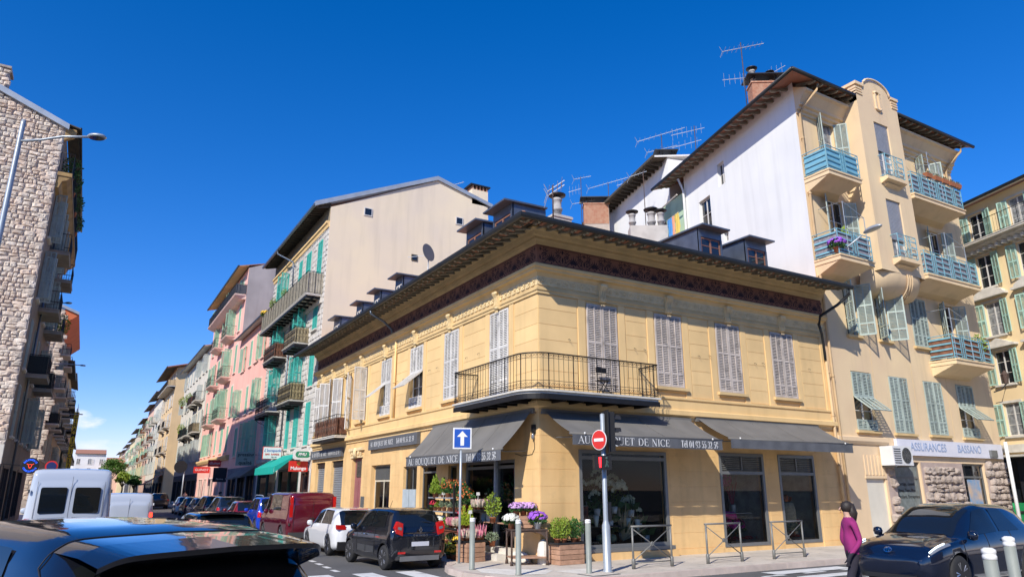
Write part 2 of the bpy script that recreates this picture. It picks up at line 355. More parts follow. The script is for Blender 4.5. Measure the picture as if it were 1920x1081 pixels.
def window(par, u, z, w_, h, state='closed', sh=shw, vd=0., rails=(0, .24, .62, 1.), fr=framew, pane=None, sp=.055, sill=True, sillm=None, rz=0., tr=None, back=.16, leafw=None, ang=None):
    """u = centre, z = bottom, on the wall plane v = vd; state closed/open/half/flap/none. The pane is real, behind the shutters."""
    T = tr or (lambda u_, v_, z_: (u_, v_, z_))
    me, pmb = window_mesh(w_ - .02, h - .02, fr)
    wo_ = ob('window', me, None, par, T(u, vd + back - .05, z + .01), rz)
    pane = pane or (paneC if random.random() < .35 else paneD)
    k = (round(w_, 2), round(h, 2), pane.name)
    if k not in PC: PC[k] = pmb.mesh('pane', pane)
    ob('pane', PC[k], None, wo_)
    vo = -(back - .05)
    lw = leafw or w_ / 2
    if sill:
        m = LC.get(('sill', round(w_, 2), (sillm or yel).name))
        if not m:
            q = MB(); q.box(-w_ / 2 - .12, w_ / 2 + .12, -.13, .0, -.11, -.02); q.box(-w_ / 2 - .08, w_ / 2 + .08, -.08, .0, -.15, -.11); m = LC[('sill', round(w_, 2), (sillm or yel).name)] = q.mesh('sill', sillm or yel)
        ob('sill', m, None, wo_, (0, vo, 0))
    def leaf(side, a, hh=h - .03, z0=0., rails_=rails, tilt=0., v0=-.042):
        lm = leaf_mesh(lw - .006, hh, sh, rails_, True, sp)
        if tilt:
            o = ob('shutter', lm, None, wo_, (side * -w_ / 2 + side * 0 if side > 0 else w_ / 2, vo + v0, z0), 0)
            # hinge at the top: shift mesh origin by rotating about top edge
            o.location = ((-w_ / 2) if side > 0 else w_ / 2, vo + v0 - hh * sin(tilt), z0 + hh - hh * cos(tilt))
            o.rotation_euler = (-tilt, 0, 0)
            if side < 0: o.scale = (-1, 1, 1)
            return o
        o = ob('shutter', lm, None, wo_, ((-w_ / 2) if side > 0 else w_ / 2, vo + v0, z0), -a if side > 0 else a)
        if side < 0: o.scale = (-1, 1, 1)
        return o
    if state == 'closed': leaf(1, 0.012 * R_(0, 2)); leaf(-1, 0.012 * R_(0, 3))
    elif state == 'open': a = ang or radians(168); leaf(1, a); leaf(-1, a if not ang else ang)
    elif state == 'half': leaf(1, ang or radians(100)); leaf(-1, ang or radians(100))
    elif state == 'left': leaf(1, radians(165)); leaf(-1, 0)
    elif state == 'right': leaf(-1, ang or radians(160))
    elif state in ('flap', 'flapl'):
        hz = h * .60; fl = h * .52 if state == 'flap' else h * .52
        for s_ in (1, -1):
            leaf(s_, 0, h * .42, h * .56, (0, 1.))
            if s_ > 0 or state == 'flap': leaf(s_, 0, h * .38, h * .18, (0, 1.), tilt=radians(50))
            else: leaf(s_, 0, h * .38, h * .18, (0, 1.))
            leaf(s_, 0, h * .175, 0, (0, 1.))
    return wo_
def rail_mesh(path, h, style='bars', sp=.12, mt=None):
    """railing along an open path of (x, y) at z = 0..h"""
    m = MB(); P = [Vector((x, y, 0)) for x, y in path]
    ln = [0]
    for a, b in zip(P, P[1:]): ln.append(ln[-1] + (b - a).length)
    T = ln[-1]
    def at(s_):
        s_ = max(0, min(T, s_))
        for k in range(len(P) - 1):
            if s_ <= ln[k + 1] + 1e-9:
                f = (s_ - ln[k]) / max(1e-9, ln[k + 1] - ln[k]); return P[k].lerp(P[k + 1], f), (P[k + 1] - P[k]).normalized()
        return P[-1], (P[-1] - P[-2]).normalized()
    up = lambda q, z: (q.x, q.y, z)
    r = .011
    m.tube([up(p, h) for p in P], .02, 6); m.tube([up(p, .07) for p in P], .012, 4)
    if style == 'scroll': m.tube([up(p, h - .14) for p in P], .009, 4); m.tube([up(p, .24) for p in P], .009, 4)
    nn = max(2, round(T / sp))
    for i in range(nn + 1):
        q, d = at(T * i / nn); hv = (i % 5 == 0)
        m.tube([up(q, 0), up(q, h)], .014 if hv else .0065, 4)
        if style == 'scroll' and i < nn:
            c, d = at(T * (i + .5) / nn); w_ = T / nn
            for zc in (h - .07, .155):
                for sg in (-1, 1):
                    pts = []
                    for k in range(9):
                        a = k / 8 * 2.1 * pi; rr = .052 * (1 - .62 * k / 8)
                        pts.append(up(c + d * (sg * (w_ * .25 - rr * cos(a) * .75)), zc + rr * sin(a) * (1 if zc > .5 else -1)))
                    m.tube(pts, .0055, 3, cap=False)
        if style == 'curl' and i < nn:
            c, d = at(T * (i + .5) / nn); w_ = T / nn
            for zc in (h * .3, h * .72):
                pts = [up(c + d * (w_ * .34 * cos(a)), zc + h * .16 * sin(a)) for a in [k * pi / 4 for k in range(8)]]
                m.tube(pts, .008, 3, closed=True)
    return m.mesh('railing', mt or iron)
def balcony(par, u0, u1, z, dep=.9, slab=.14, h=1.0, style='bars', sp=.12, tr=None, rz=0., slabm=slabw, mt=None, taper=0., brackets=True, clad=None, v0=0.):
    m = MB()
    if taper: m.hexa([(u0 + .1, v0, z - slab - taper), (u0 + .25, -dep * .5, z - slab - taper), (u1 - .25, -dep * .5, z - slab - taper), (u1 - .1, v0, z - slab - taper), (u0, v0, z - slab), (u0, -dep, z - slab), (u1, -dep, z - slab), (u1, v0, z - slab)])
    m.box(u0, u1, -dep, v0 + .02, z - slab, z)
    m.box(u0 - .02, u1 + .02, -dep - .03, v0, z - .045, z - .004)
    b = ob('balcony', m, slabm, par, rz=rz)
    i_ = .04
    ob('railing', rail_mesh([(u0 + i_, v0 - .02), (u0 + i_, -dep + i_), (u1 - i_, -dep + i_), (u1 - i_, v0 - .02)], h, style, sp, mt), None, b, (0, 0, z))
    if brackets:
        for u in (u0 + .2, u1 - .2):
            q = MB(); q.prism([(-dep * .85, z - slab - .01), (v0, z - slab - .01), (v0, z - slab - .42), (-dep * .2, z - slab - .30)], u - .05, u + .05, 'x'); ob('bracket', q, slabm if not clad else iron, b)
    if clad:
        q = MB()
        q.box(u0 + .01, u1 - .01, -dep + .065, -dep + .075, z + .04, z + h - .05); q.box(u0 + .065, u0 + .075, -dep + .08, v0 - .03, z + .04, z + h - .05); q.box(u1 - .075, u1 - .065, -dep + .08, v0 - .03, z + .04, z + h - .05)
        ob('privacy_screen', q, clad, b)
    return b
def profile_run(name, par, prof, u0, u1, mt, rz=0., miter0=0., miter1=0.):
    """moulding: prof = (v, z) points, outline closed; run along u. miter* shifts the end by the projection (for an outer corner)"""
    n = len(prof); v = [(u0 - miter0 * -p[0], p[0], p[1]) for p in prof] + [(u1 + miter1 * -p[0], p[0], p[1]) for p in prof]
    m = MB(); m.add(v, [tuple(range(n)), tuple(range(n, 2 * n))[::-1]] + [(k, n + k, n + (k + 1) % n, (k + 1) % n) for k in range(n)])
    return ob(name, m.mesh(name, mt, True), None, par, rz=rz)
# ================================================================ THE CORNER BUILDING (flower shop)
CB = thing('corner_building', 'two storey yellow corner building with painted dark frieze, balcony and flower shop', 'building', (0, 0, 0))
XE, YE = 13.05, 23.5
RL = -pi / 2                      # left facade: local u = -y, local v = +x
def TL(u, v, z): return (v, -u, z)
# openings
hr = [(1.33, 4.63, .30, 3.0), (6.9, 9.0, .15, 3.05), (9.72, 11.62, .15, 3.05), (1.74, 2.9, 4.66, 7.4), (4.46, 5.6, 5.04, 7.42), (7.2, 8.34, 5.04, 7.42), (9.95, 11.15, 5.04, 7.42)]
hl = [(1.35, 4.54, .02, 2.75), (5.2, 5.85, .3, 2.68), (6.85, 8.3, 0.9, 2.75), (8.6, 9.95, .9, 2.75), (11.4, 13.7, .55, 2.9), (15.0, 16.4, .0, 3.3), (17.8, 19.75, .0, 3.28), (20.9, 22.6, .0, 3.26),
      (1.70, 2.88, 4.66, 7.42), (5.2, 6.36, 4.95, 7.42), (8.36, 9.6, 4.95, 7.42), (11.75, 12.92, 4.95, 7.42), (14.85, 16.1, 4.95, 7.42), (17.25, 18.55, 4.66, 7.42), (19.5, 20.7, 4.66, 7.4), (21.5, 22.6, 4.95, 7.4)]
hl = [(-b, -a, c, d) for a, b, c, d in hl]
def split_wall(nm, u0, u1, holes, rz):
    m = MB(); m.wallholes(u0, u1, 0, 4.02, [h for h in holes if h[3] < 4.1], 0, .28); ob(nm + '_ground', m, yel_g, CB, rz=rz)
    m = MB(); m.wallholes(u0, u1, 4.02, 9.38, [h for h in holes if h[3] > 4.1], 0, .24); ob(nm, m, yel, CB, rz=rz)
split_wall('wall', 0, XE, hr, 0); split_wall('wall', -YE, 0, hl, RL)
m = MB(); m.poly([(XE, 0, 0), (XE, 11, 0), (XE, 11, 9.4), (XE, 0, 9.4)]); m.poly([(0, YE, 0), (11, YE, 0), (11, YE, 9.4), (0, YE, 9.4)]); m.poly([(11, 11, 0), (11, YE, 0), (11, YE, 9.4), (11, 11, 9.4)]); m.poly([(11, 11, 0), (XE, 11, 0), (XE, 11, 9.4), (11, 11, 9.4)])
m.poly([(0.3, 0.3, 4.0), (XE, 0.3, 4.0), (XE, 11, 4.0), (11, YE, 4.0), (.3, YE, 4.0)]); m.poly([(0.3, 0.3, 9.35), (XE, 0.3, 9.35), (XE, 11, 9.35), (11, YE, 9.35), (.3, YE, 9.35)])
ob('wall_back', m, yel, CB)
# plinth
m = MB()
for a, b in ((.03, 1.25), (4.72, 6.82), (9.08, 9.64), (11.7, XE)): m.box(a, b, -.035, 0, 0, .16)
ob('plinth', m, yel_g, CB)
# faint courses of the ground floor: raised blocks of render
GB = {}
def gblock(a, b, c, d, rz, mt=yel_g, t=.006):
    w_, h = round(b - a, 2), round(d - c, 2); k = (w_, h, mt.name, t)
    if k not in GB:
        q = MB(); g = .0045; e_ = .003; q.add([(g, 0, g), (w_ - g, 0, g), (w_ - g, 0, h - g), (g, 0, h - g), (g + e_, -t, g + e_), (w_ - g - e_, -t, g + e_), (w_ - g - e_, -t, h - g - e_), (g + e_, -t, h - g - e_)], [(4, 5, 6, 7), (0, 1, 5, 4), (1, 2, 6, 5), (2, 3, 7, 6), (3, 0, 4, 7)]); GB[k] = q.mesh('render_block', mt)
    o = ob('render_block', GB[k], None, CB, (a, 0, c) if rz == 0 else (0, -a, c), rz); return o
gz = [.17, .62, 1.07, 1.53, 1.98, 2.44, 2.89, 3.35, 3.8]
for a, b in ((.02, 1.22), (4.74, 6.78), (9.12, 9.6), (11.74, 13.0)):
    for c, d in zip(gz, gz[1:]): gblock(a, b, c, d, 0)
for a, b in ((-1.25, -.02), (-14.7, -13.95), (-11.2, -10.2)):
    for c, d in zip(gz[:-1], gz[1:]): gblock(a, b, c, d, RL)
# upper floor: pilaster strips and render blocks between the windows
bz = [4.75, 5.2, 5.65, 6.1, 6.56, 7.02, 7.46]
def bays(edges, rz, lim):
    for (a, b) in edges:
        for c, d in zip(bz, bz[1:]): gblock(a, b, c, d, rz, yel_b, .009)
wr = [h for h in hr if h[3] > 4.1]; wl = [h for h in hl if h[3] > 4.1]
def strips(ws, lo, hi, rz):
    ws = sorted(ws); pos = lo
    for h in ws + [(hi, hi, 0, 0)]:
        a = pos; b = h[0] - (.36 if h[0] < hi else 0)
        if b - a > .35: bays([(a, b)], rz, 0)
        if h[0] < hi:
            q = MB()
            for x0 in (h[0] - .32, h[1] + .06): q.box(x0, x0 + .26, -.03, 0, 4.72, 7.5)
            ob('pilaster_strip', q, yel_b, CB, rz=rz)
            pos = h[1] + .36
strips(wr, .02, 12.7, 0); strips(wl, -YE + .3, -.02, RL)
q = MB(); q.box(12.74, 13.0, -.03, 0, 4.4, 7.5); ob('pilaster_strip', q, yel_b, CB)
# windows, right facade
for a, b, c, d in wr: window(CB, (a + b) / 2, c, b - a, d - c, 'closed', shg, rails=(0, .17, .56, 1.), sill=c > 4.9, sillm=cornm)
# windows, left facade
st = {1.70: 'closed', 5.2: 'closed', 8.36: 'flap', 11.75: 'flapl', 14.85: 'right', 17.25: 'half', 19.5: 'half', 21.5: 'left'}
for a, b, c, d in wl:
    s_ = st[round(-b, 2)]
    window(CB, (a + b) / 2, c, b - a, d - c, s_, shw, rails=(0, .17, .56, 1.), sill=c > 4.9, sillm=yel, tr=lambda u, v, z: (v, -u, z), rz=RL,
           ang={14.85: radians(95), 17.25: radians(150), 19.5: radians(125)}.get(round(-b, 2)))
# shutter hooks
q = MB(); q.tube([(0, 0, 0), (-.01, -.07, -.01), (.02, -.09, -.06)], .008, 4); hk = q.mesh('shutter_hook', iron)
for u in (3.55, 3.95, 6.3, 6.8, 9.0, 9.4, 11.9, 1.05): ob('shutter_hook', hk, None, CB, (u, -.02, 6.2 + R_(-.05, .05)))
for u in (3.6, 4.5, 6.9, 7.6, 10.2, 10.9): ob('shutter_hook', hk, None, CB, (-.02, u, 6.25), RL)
# mouldings that run round the corner: (v, z)
def mould(nm, prof, mt, ur=XE, ul=-YE):
    profile_run(nm, CB, prof, 0, ur, mt, 0, 1, 0); profile_run(nm, CB, prof, ul, 0, mt, RL, 0, 1)
mould('string_course', [(0, 4.02), (-.05, 4.02), (-.05, 4.10), (-.16, 4.16), (-.16, 4.30), (-.06, 4.34), (-.06, 4.62), (-.10, 4.66), (-.10, 4.72), (0, 4.74)], yel)
mould('architrave_moulding', [(0, 7.47), (-.05, 7.47), (-.05, 7.55), (-.08, 7.57), (-.08, 7.64), (-.03, 7.66), (-.03, 7.72), (0, 7.72)], cornm)
mould('scroll_band', [(0, 7.72), (-.04, 7.72), (-.04, 8.0), (0, 8.0)], orn)
mould('ledge', [(0, 8.0), (-.05, 8.0), (-.10, 8.10), (-.22, 8.13), (-.22, 8.19), (-.28, 8.22), (-.28, 8.30), (-.20, 8.35), (0, 8.38)], yel)
mould('frieze', [(0, 8.38), (-.055, 8.38), (-.055, 8.98), (0, 8.98)], friezem)
mould('cornice', [(0, 8.98), (-.08, 8.98), (-.12, 9.06), (-.20, 9.10), (-.20, 9.17), (-.28, 9.20), (-.32, 9.30), (-.40, 9.36), (-.40, 9.42), (0, 9.42)], cornm)
# running scrolls of the relief band: each one an object
def spiral(mb, c, r0, turns, a0, sg, rad, plane_v, n=16, shrink=.8, m=0, nn=5):
    pts = []
    for k in range(n + 1):
        t = k / n; a = a0 + sg * turns * 2 * pi * t; r = r0 * (1 - shrink * t)
        pts.append((c[0] + r * cos(a), plane_v, c[1] + r * sin(a)))
    mb.tube(pts, [rad * (1 - .35 * k / n) for k in range(n + 1)], nn, m, cap=False)
q = MB(); spiral(q, (0, 0), .115, 1.35, radians(-150), -1, .020, -.045); q.lathe([(.034, 0), (.03, .018), (.015, .03)], 0, 0, 8); 
q2 = MB(); spiral(q2, (0, 0), .115, 1.4, radians(-150), -1, .022, -.045, 18, .82, 0, 5)
q2.tube([(-.19, -.045, -.10), (-.12, -.05, -.115), (-.02, -.05, -.12), (.06, -.048, -.10)], [.012, .02, .022, .012], 5); q2.tube([(0, -.035, 0), (0, -.085, 0)], [.04, .018], 8)
q2.tube([(.08, -.045, .1), (.13, -.045, .07), (.16, -.045, 0)], [.01, .018, .008], 4)
sm_ = q2.mesh('scroll', orn)
for i in range(47): ob('scroll', sm_, None, CB, (.14 + .28 * i, 0, 7.86))
for i in range(83): ob('scroll', sm_, None, CB, (0, .14 + .28 * i, 7.86), RL)
# consoles over the windows
q = MB(); q.prism([(-.04, 7.45), (-.12, 7.47), (-.17, 7.56), (-.12, 7.66), (-.13, 7.8), (-.22, 7.92), (-.24, 8.02), (0, 8.02), (0, 7.45)], -.11, .11, 'x')
for du in (-.07, 0, .07): q.tube([(du, -.14, 7.5), (du, -.185, 7.57), (du, -.14, 7.68), (du, -.16, 7.83), (du, -.245, 7.95)], .02, 4)
q.tube([(-.13, -.2, 7.96), (.13, -.2, 7.96)], .05, 8); q.tube([(-.1, -.13, 7.5), (.1, -.13, 7.5)], .045, 8)
for du in (-.06, 0, .06): q.lathe([(.0, -.06), (.028, -.03), (.0, .02)], du, -.12, 6, 0, 7.40)
con = q.mesh('console', orn)
for a, b, c, d in wr: ob('console', con, None, CB, ((a + b) / 2, 0, 0))
for a, b, c, d in wl: ob('console', con, None, CB, (0, -(a + b) / 2, 0), RL)
# painted ornament of the frieze: flat print a hair above the ground coat
def frieze(u0, u1, rz):
    q = MB(); V0 = -.0585
    def ribbon(pts, wd):
        L_ = []; Rr = []
        for k, p in enumerate(pts):
            a = pts[max(k - 1, 0)]; b = pts[min(k + 1, len(pts) - 1)]; dx, dz = b[0] - a[0], b[1] - a[1]; l_ = sqrt(dx * dx + dz * dz) or 1
            w_ = wd * (1 - .6 * k / len(pts)); L_.append((p[0] - dz / l_ * w_, V0, p[1] + dx / l_ * w_)); Rr.append((p[0] + dz / l_ * w_, V0, p[1] - dx / l_ * w_))
        for k in range(len(pts) - 1): q.poly([L_[k], Rr[k], Rr[k + 1], L_[k + 1]])
    def leafp(x, z, a, l_, w_): 
        d = (cos(a), sin(a)); nn = (-d[1], d[0])
        q.poly([(x, V0, z), (x + d[0] * l_ * .45 - nn[0] * w_, V0, z + d[1] * l_ * .45 - nn[1] * w_), (x + d[0] * l_, V0, z + d[1] * l_), (x + d[0] * l_ * .45 + nn[0] * w_, V0, z + d[1] * l_ * .45 + nn[1] * w_)])
    q.box(u0, u1, V0, V0 + .002, 8.41, 8.425); q.box(u0, u1, V0, V0 + .002, 8.935, 8.95)
    P = .80; n = int((u1 - u0) / P); P = (u1 - u0) / n
    for i in range(n):
        x = u0 + P * (i + .5); sg = 1
        for k in range(-3, 4): leafp(x, 8.52, pi / 2 + k * .38, .30 - .025 * abs(k), .024)
        leafp(x, 8.50, -pi / 2, .07, .03)
        for sg in (-1, 1):
            ribbon([(x + sg * (.05 + .30 * t), 8.50 + .06 * sin(t * 6)) for t in [j / 6 for j in range(7)]], .016)
            for (cx_, cz, r0, dr) in ((x + sg * .24, 8.62, .085, 1), (x + sg * .25, 8.80, .07, -1)):
                ribbon([(cx_ + sg * r0 * (1 - .75 * t) * cos(-1.5 + dr * 7.5 * t), cz + r0 * (1 - .75 * t) * sin(-1.5 + dr * 7.5 * t)) for t in [j / 13 for j in range(14)]], .017)
                for a in (0.4, 1.2, 2.0, 2.9, 4.1, 5.2): leafp(cx_ + r0 * .9 * cos(a), cz + r0 * .9 * sin(a), a + .5 * sg, .085, .017)
            leafp(x + sg * .40, 8.5, pi / 2 - sg * .1, .2, .03); leafp(x + sg * .40, 8.92, -pi / 2, .14, .03); leafp(x + sg * .36, 8.68, pi / 2 + sg * .9, .13, .02)
    ob('painted_ornament', q, friezeo, CB, rz=rz)
frieze(.06, XE, 0); frieze(-YE, -.06, RL)
# ---- roof: rafters, soffit, gutter, tiles
OV, ZG = 1.3, 9.12
SL = .30
def zr(t): return ZG + SL * t      # t = distance in from the gutter line
roof = MB()
rx0, ry0 = -OV, -OV
pts_e = [(-OV, YE + .25), (-OV, -OV), (XE + .1, -OV)]
top = lambda x, y: ZG + .10 + min(.58 * (x + OV), .40 * (y + OV))
RX, RY = 3.87, 6.2
P0 = (-OV, -OV); 
def quad(a, b, c, d, dz): roof.poly([(x, y, top(x, y) + dz) for x, y in (a, b, c, d)])
quad((-OV, YE + .25), (-OV, -OV), (RX, RY), (RX, YE + .25), 0); quad((-OV, -OV), (XE + .1, -OV), (XE + .1, RY), (RX, RY), 0)
roof.poly([(RX, RY, 12.2), (XE + .1, RY, 12.2), (XE + .1, 11, 9.4), (11, 11, 9.4)]); roof.poly([(RX, RY, 12.2), (11, 11, 9.4), (11, YE + .25, 9.4), (RX, YE + .25, 12.2)])
ROOF = ob('roof', roof, tilem, CB)
m = MB()
def s2(a, b, c, d): m.poly([(x, y, zr(min(x + OV, y + OV)) + .06) for x, y in (a, b, c, d)])
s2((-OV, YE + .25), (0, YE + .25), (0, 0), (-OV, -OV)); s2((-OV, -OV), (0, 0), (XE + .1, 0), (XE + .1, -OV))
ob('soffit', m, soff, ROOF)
q = MB(); prof = [(0, .0), (-.95, .0), (-1.20, .02), (-1.24, -.03), (-1.16, -.09), (-1.05, -.07), (-1.0, -.13), (-.9, -.10), (-.4, -.14), (0, -.14)]
q.prism([(y, z + SL * (y + OV)) for y, z in prof], -.045, .045, 'x'); rf = q.mesh('rafter', rafm)
i = 0; u = .12
while u < XE: ob('rafter', rf, None, ROOF, (u, 0, ZG + .055)); u += .44
u = .12
while u < YE + .2: ob('rafter', rf, None, ROOF, (0, u, ZG + .055), RL); u += .44
for u in (-.28, -.7, -1.05):   # jack rafters at the corner
    q = MB(); q.prism([(y, z + SL * (y + OV)) for y, z in prof if y < u + .02 or y < -.9], -.04, .04, 'x'); me = q.mesh('rafter', rafm)
    ob('rafter', me, None, ROOF, (u, 0, ZG + .055)); ob('rafter', me, None, ROOF, (0, u, ZG + .055), RL)
gp = [(0, 0), (-.02, -.06), (-.07, -.10), (-.13, -.09), (-.16, -.03), (-.165, .05), (-.15, .055), (-.14, -.02), (-.10, -.06), (-.04, -.05), (-.01, .02)]
for rz, u0, u1, a, b in ((0, 0, XE + .1, 1, 0), (RL, -YE - .25, 0, 0, 1)):
    g_ = [(-OV + p[0], ZG + .09 + p[1]) for p in gp]; profile_run('gutter', ROOF, g_, u0, u1, gutm, rz, a, b)
# pan and cover tiles along the eaves, hip tiles
q = MB()
u = -OV + .1
while u < XE + .1:
    q.prism([(u + .075 * cos(a), ZG + .13 + .065 * sin(a)) for a in [pi * k / 5 for k in range(6)]], -OV + .02, -OV + .5); u += .205
u = -OV + .1
while u < YE + .25:
    q.prism([(u + .075 * cos(a), ZG + .13 + .065 * sin(a)) for a in [pi * k / 5 for k in range(6)]], -OV + .02, -OV + .5, 'x'); u += .205
ob('eaves_tile', q, tilem, ROOF, kind='stuff')
m = MB()
for k in range(16):
    a, b = [Vector((-OV + (RX + OV) * t, -OV + (RY + OV) * t, ZG + .12 + 3 * t)) for t in (.01 + k / 16.5, .01 + (k + .95) / 16.5)]; m.tube([a, b], [.12, .10], 8)
ob('hip_tile', m, tilem, ROOF, kind='stuff')
# dormers
dor = {}
def dormer(w_, h, mt=zinc, d=1.2):
    m = MB()
    m.prism([(0, 0), (0, h), (d, h + .0), (d, .6 * h)], -w_ / 2, -w_ / 2 + .05, 'x'); m.prism([(0, 0), (0, h), (d, h), (d, .6 * h)], w_ / 2 - .05, w_ / 2, 'x')
    m.box(-w_ / 2, w_ / 2, -.02, .05, h - .32, h); m.box(-w_ / 2, -w_ / 2 + .09, -.03, .05, 0, h - .32); m.box(w_ / 2 - .09, w_ / 2, -.03, .05, 0, h - .32)
    rf_ = MB(); rf_.hexa([(-w_ / 2 - .12, -.38, h), (w_ / 2 + .12, -.38, h), (w_ / 2 + .12, d, h + .02), (-w_ / 2 - .12, d, h + .02), (-w_ / 2 - .12, -.38, h + .06), (w_ / 2 + .12, -.38, h + .06), (w_ / 2 + .12, d, h + .08), (-w_ / 2 - .12, d, h + .08)])
    return m.mesh('dormer', mt), rf_.mesh('dormer_roof', mt)
def add_dormer(loc, w_, h, rz, fr):
    a, b = dormer(w_, h, zinc, 1.35 if rz else 2.9); o = ob('dormer', a, None, ROOF, loc, rz); ob('dormer_roof', b, None, o)
    wm, pm_ = window_mesh(w_ - .2, h - .36, fr); x = ob('window', wm, None, o, (0, 0, .02)); ob('pane', pm_.mesh('pane', paneD), None, o, (0, 0, .02))
brfr = pm('brown_window_frame', (.25, .12, .08), .6, .1, 4, bump=0)
for x in (8.4, 10.9): add_dormer((x, 1.0, 10.05), 1.2, 1.3, 0, brfr)
for y, fr, w_ in ((2.9, brfr, 1.3), (5.0, brfr, 1.3), (12.5, framew, .9), (15.4, framew, .9), (18.1, framew, .9), (22.0, framew, 1.2)): add_dormer((.45, y, 9.95), w_, 1.3, RL, fr)
m = MB(); m.prism([(-.75, 0), (.75, 0), (0, 1.0)], 0, 1.6, 'y'); o = ob('gablet', m, zinc, ROOF, (.7, 8.8, 10.0), RL)
# chimneys on this roof
potp = [(.14, 0), (.15, .25), (.18, .26), (.18, .34), (.14, .36), (.15, .62), (.18, .64), (.17, .72)]
capp = [(.05, .80), (.30, .82), (.31, .86), (.16, .93), (.02, .95)]
potm = pm('grey_clay_pot', (.42, .40, .38), .8, .15, 5, bump=.2)
def pot(par, x, y, z, s=1.):
    m = MB(); m.lathe([(r * s, h * s) for r, h in potp], 0, 0, 14)
    o = ob('chimney_pot', m, potm, par, (x, y, z)); m = MB(); m.lathe([(r * s, h * s) for r, h in capp], 0, 0, 14)
    for k in range(3): a = k * 2.1; m.tube([(.14 * s * cos(a), .14 * s * sin(a), .66 * s), (.14 * s * cos(a), .14 * s * sin(a), .84 * s)], .015, 4)
    ob('pot_cap', m, gutm, o)
m = MB(); m.box(-.42, .42, -.36, .36, 0, 1.55); m.box(-.46, .46, -.4, .4, 1.43, 1.52); c1 = ob('chimney', m, concrete, ROOF, (3.9, 4.6, 10.65)); pot(c1, 0, 0, 1.55, 1.12)
m = MB(); m.box(-.75, .75, -.36, .36, 0, 1.65); c2 = ob('chimney', m, concrete, ROOF, (7.65, 3.6, 10.5), radians(-32)); pot(c2, -.6, 0, 1.65, .85); pot(c2, .2, .1, 1.65, 1.0); pot(c2, .55, -.1, 1.65, .85)
# downpipes
m = MB(); m.tube([(-OV - .08, 10.9, ZG + .02), (-OV - .08, 10.9, ZG - .12), (-.75, 11.0, 8.75), (-.36, 11.05, 8.45), (-.34, 11.05, 8.30)], .05, 8); ob('rainwater_spout', m, zinc, CB)
m = MB(); m.tube([(-.09, 11.15, 8.0), (-.09, 11.15, 4.75)], .05, 8); m.lathe([(.07, 0), (.07, .05)], -.09, 11.15, 8, 0, 6.2); ob('downpipe', m, yel, CB)
m = MB(); m.tube([(XE - .1, -OV - .08, ZG + .02), (XE - .1, -OV - .08, ZG - .2), (XE - .28, -.95, ZG - .55), (XE - .75, -.5, ZG - .95), (XE - .75, -.4, ZG - 1.3)], .055, 8); m.tube([(XE - .75, -.4, ZG - 1.2), (XE - .5, -.3, ZG - 1.55), (XE - .25, -.14, ZG - 1.9), (XE - .22, -.12, 6.6)], .05, 8); ob('rainwater_spout', m, gutm, CB)
m = MB(); m.tube([(XE - .16, -.1, 6.7), (XE - .12, -.1, 0.1)], .055, 8)
for z in (6.1, 4.5, 2.7, 1.1): m.lathe([(.075, 0), (.075, .05)], XE - .13, -.1, 8, 0, z)
ob('downpipe', m, pm('painted_downpipe', (.62, .43, .23), .7, .1, 3, bump=0, streak=.2), CB)
# ---- big corner balcony
BD, BZ = .92, 4.52
def arc(r, n=10): return [(-BD + r - r * cos(a), -BD + r - r * sin(a)) for a in [pi / 2 * k / n for k in range(n + 1)]]
A_, B_ = 3.75, 3.75
def path(off, r=.75):
    d = BD - off; pts = [(-d, A_ - off), ]
    pts += [(-d + (r - off * .5) * (1 - cos(a)), -d + (r - off * .5) * (1 - sin(a))) for a in [pi / 2 * k / 10 for k in range(11)]]
    return pts + [(B_ - off, -d)]
m = MB(); ps = path(0)
bot = [(x, y, BZ - .16) for x, y in ps]; tp = [(x, y, BZ) for x, y in ps]
outer = ps + [(B_, -.001), (-.001, -.001), (-.001, A_)]
m.prism(outer, BZ - .05, BZ, 'z'); ps2 = path(.06); m.prism(ps2 + [(B_ - .06, -.001), (-.001, -.001), (-.001, A_ - .06)], BZ - .115, BZ - .05, 'z')
bal = ob('balcony', m, slabw, CB)
m = MB(); ps3 = path(.03)
for (x0, y0), (x1, y1) in zip(ps3, ps3[1:]): m.hexa([(x0, y0, BZ - .26), (x1, y1, BZ - .26), (x1 * .93, y1 * .93, BZ - .26), (x0 * .93, y0 * .93, BZ - .26), (x0, y0, BZ - .116), (x1, y1, BZ - .116), (x1 * .93, y1 * .93, BZ - .116), (x0 * .93, y0 * .93, BZ - .116)])
m.prism(path(.1) + [(B_ - .1, -.002), (-.002, -.002), (-.002, A_ - .1)], BZ - .14, BZ - .117, 'z')
ob('edge_beam', m, iron, bal)
jm = MB(); jm.box(-.035, .035, -BD + .12, -.01, -.28, -.141); jm = jm.mesh('joist', iron)
for k in range(6): ob('joist', jm, None, bal, (.35 + k * .6, 0, BZ)); ob('joist', jm, None, bal, (0, .35 + k * .6, BZ), RL)
rp_ = [(-.02, A_ - .05)] + path(.05) + [(B_ - .05, -.02)]
ob('railing', rail_mesh(rp_, 1.0, 'scroll', .165), None, bal, (0, 0, BZ))
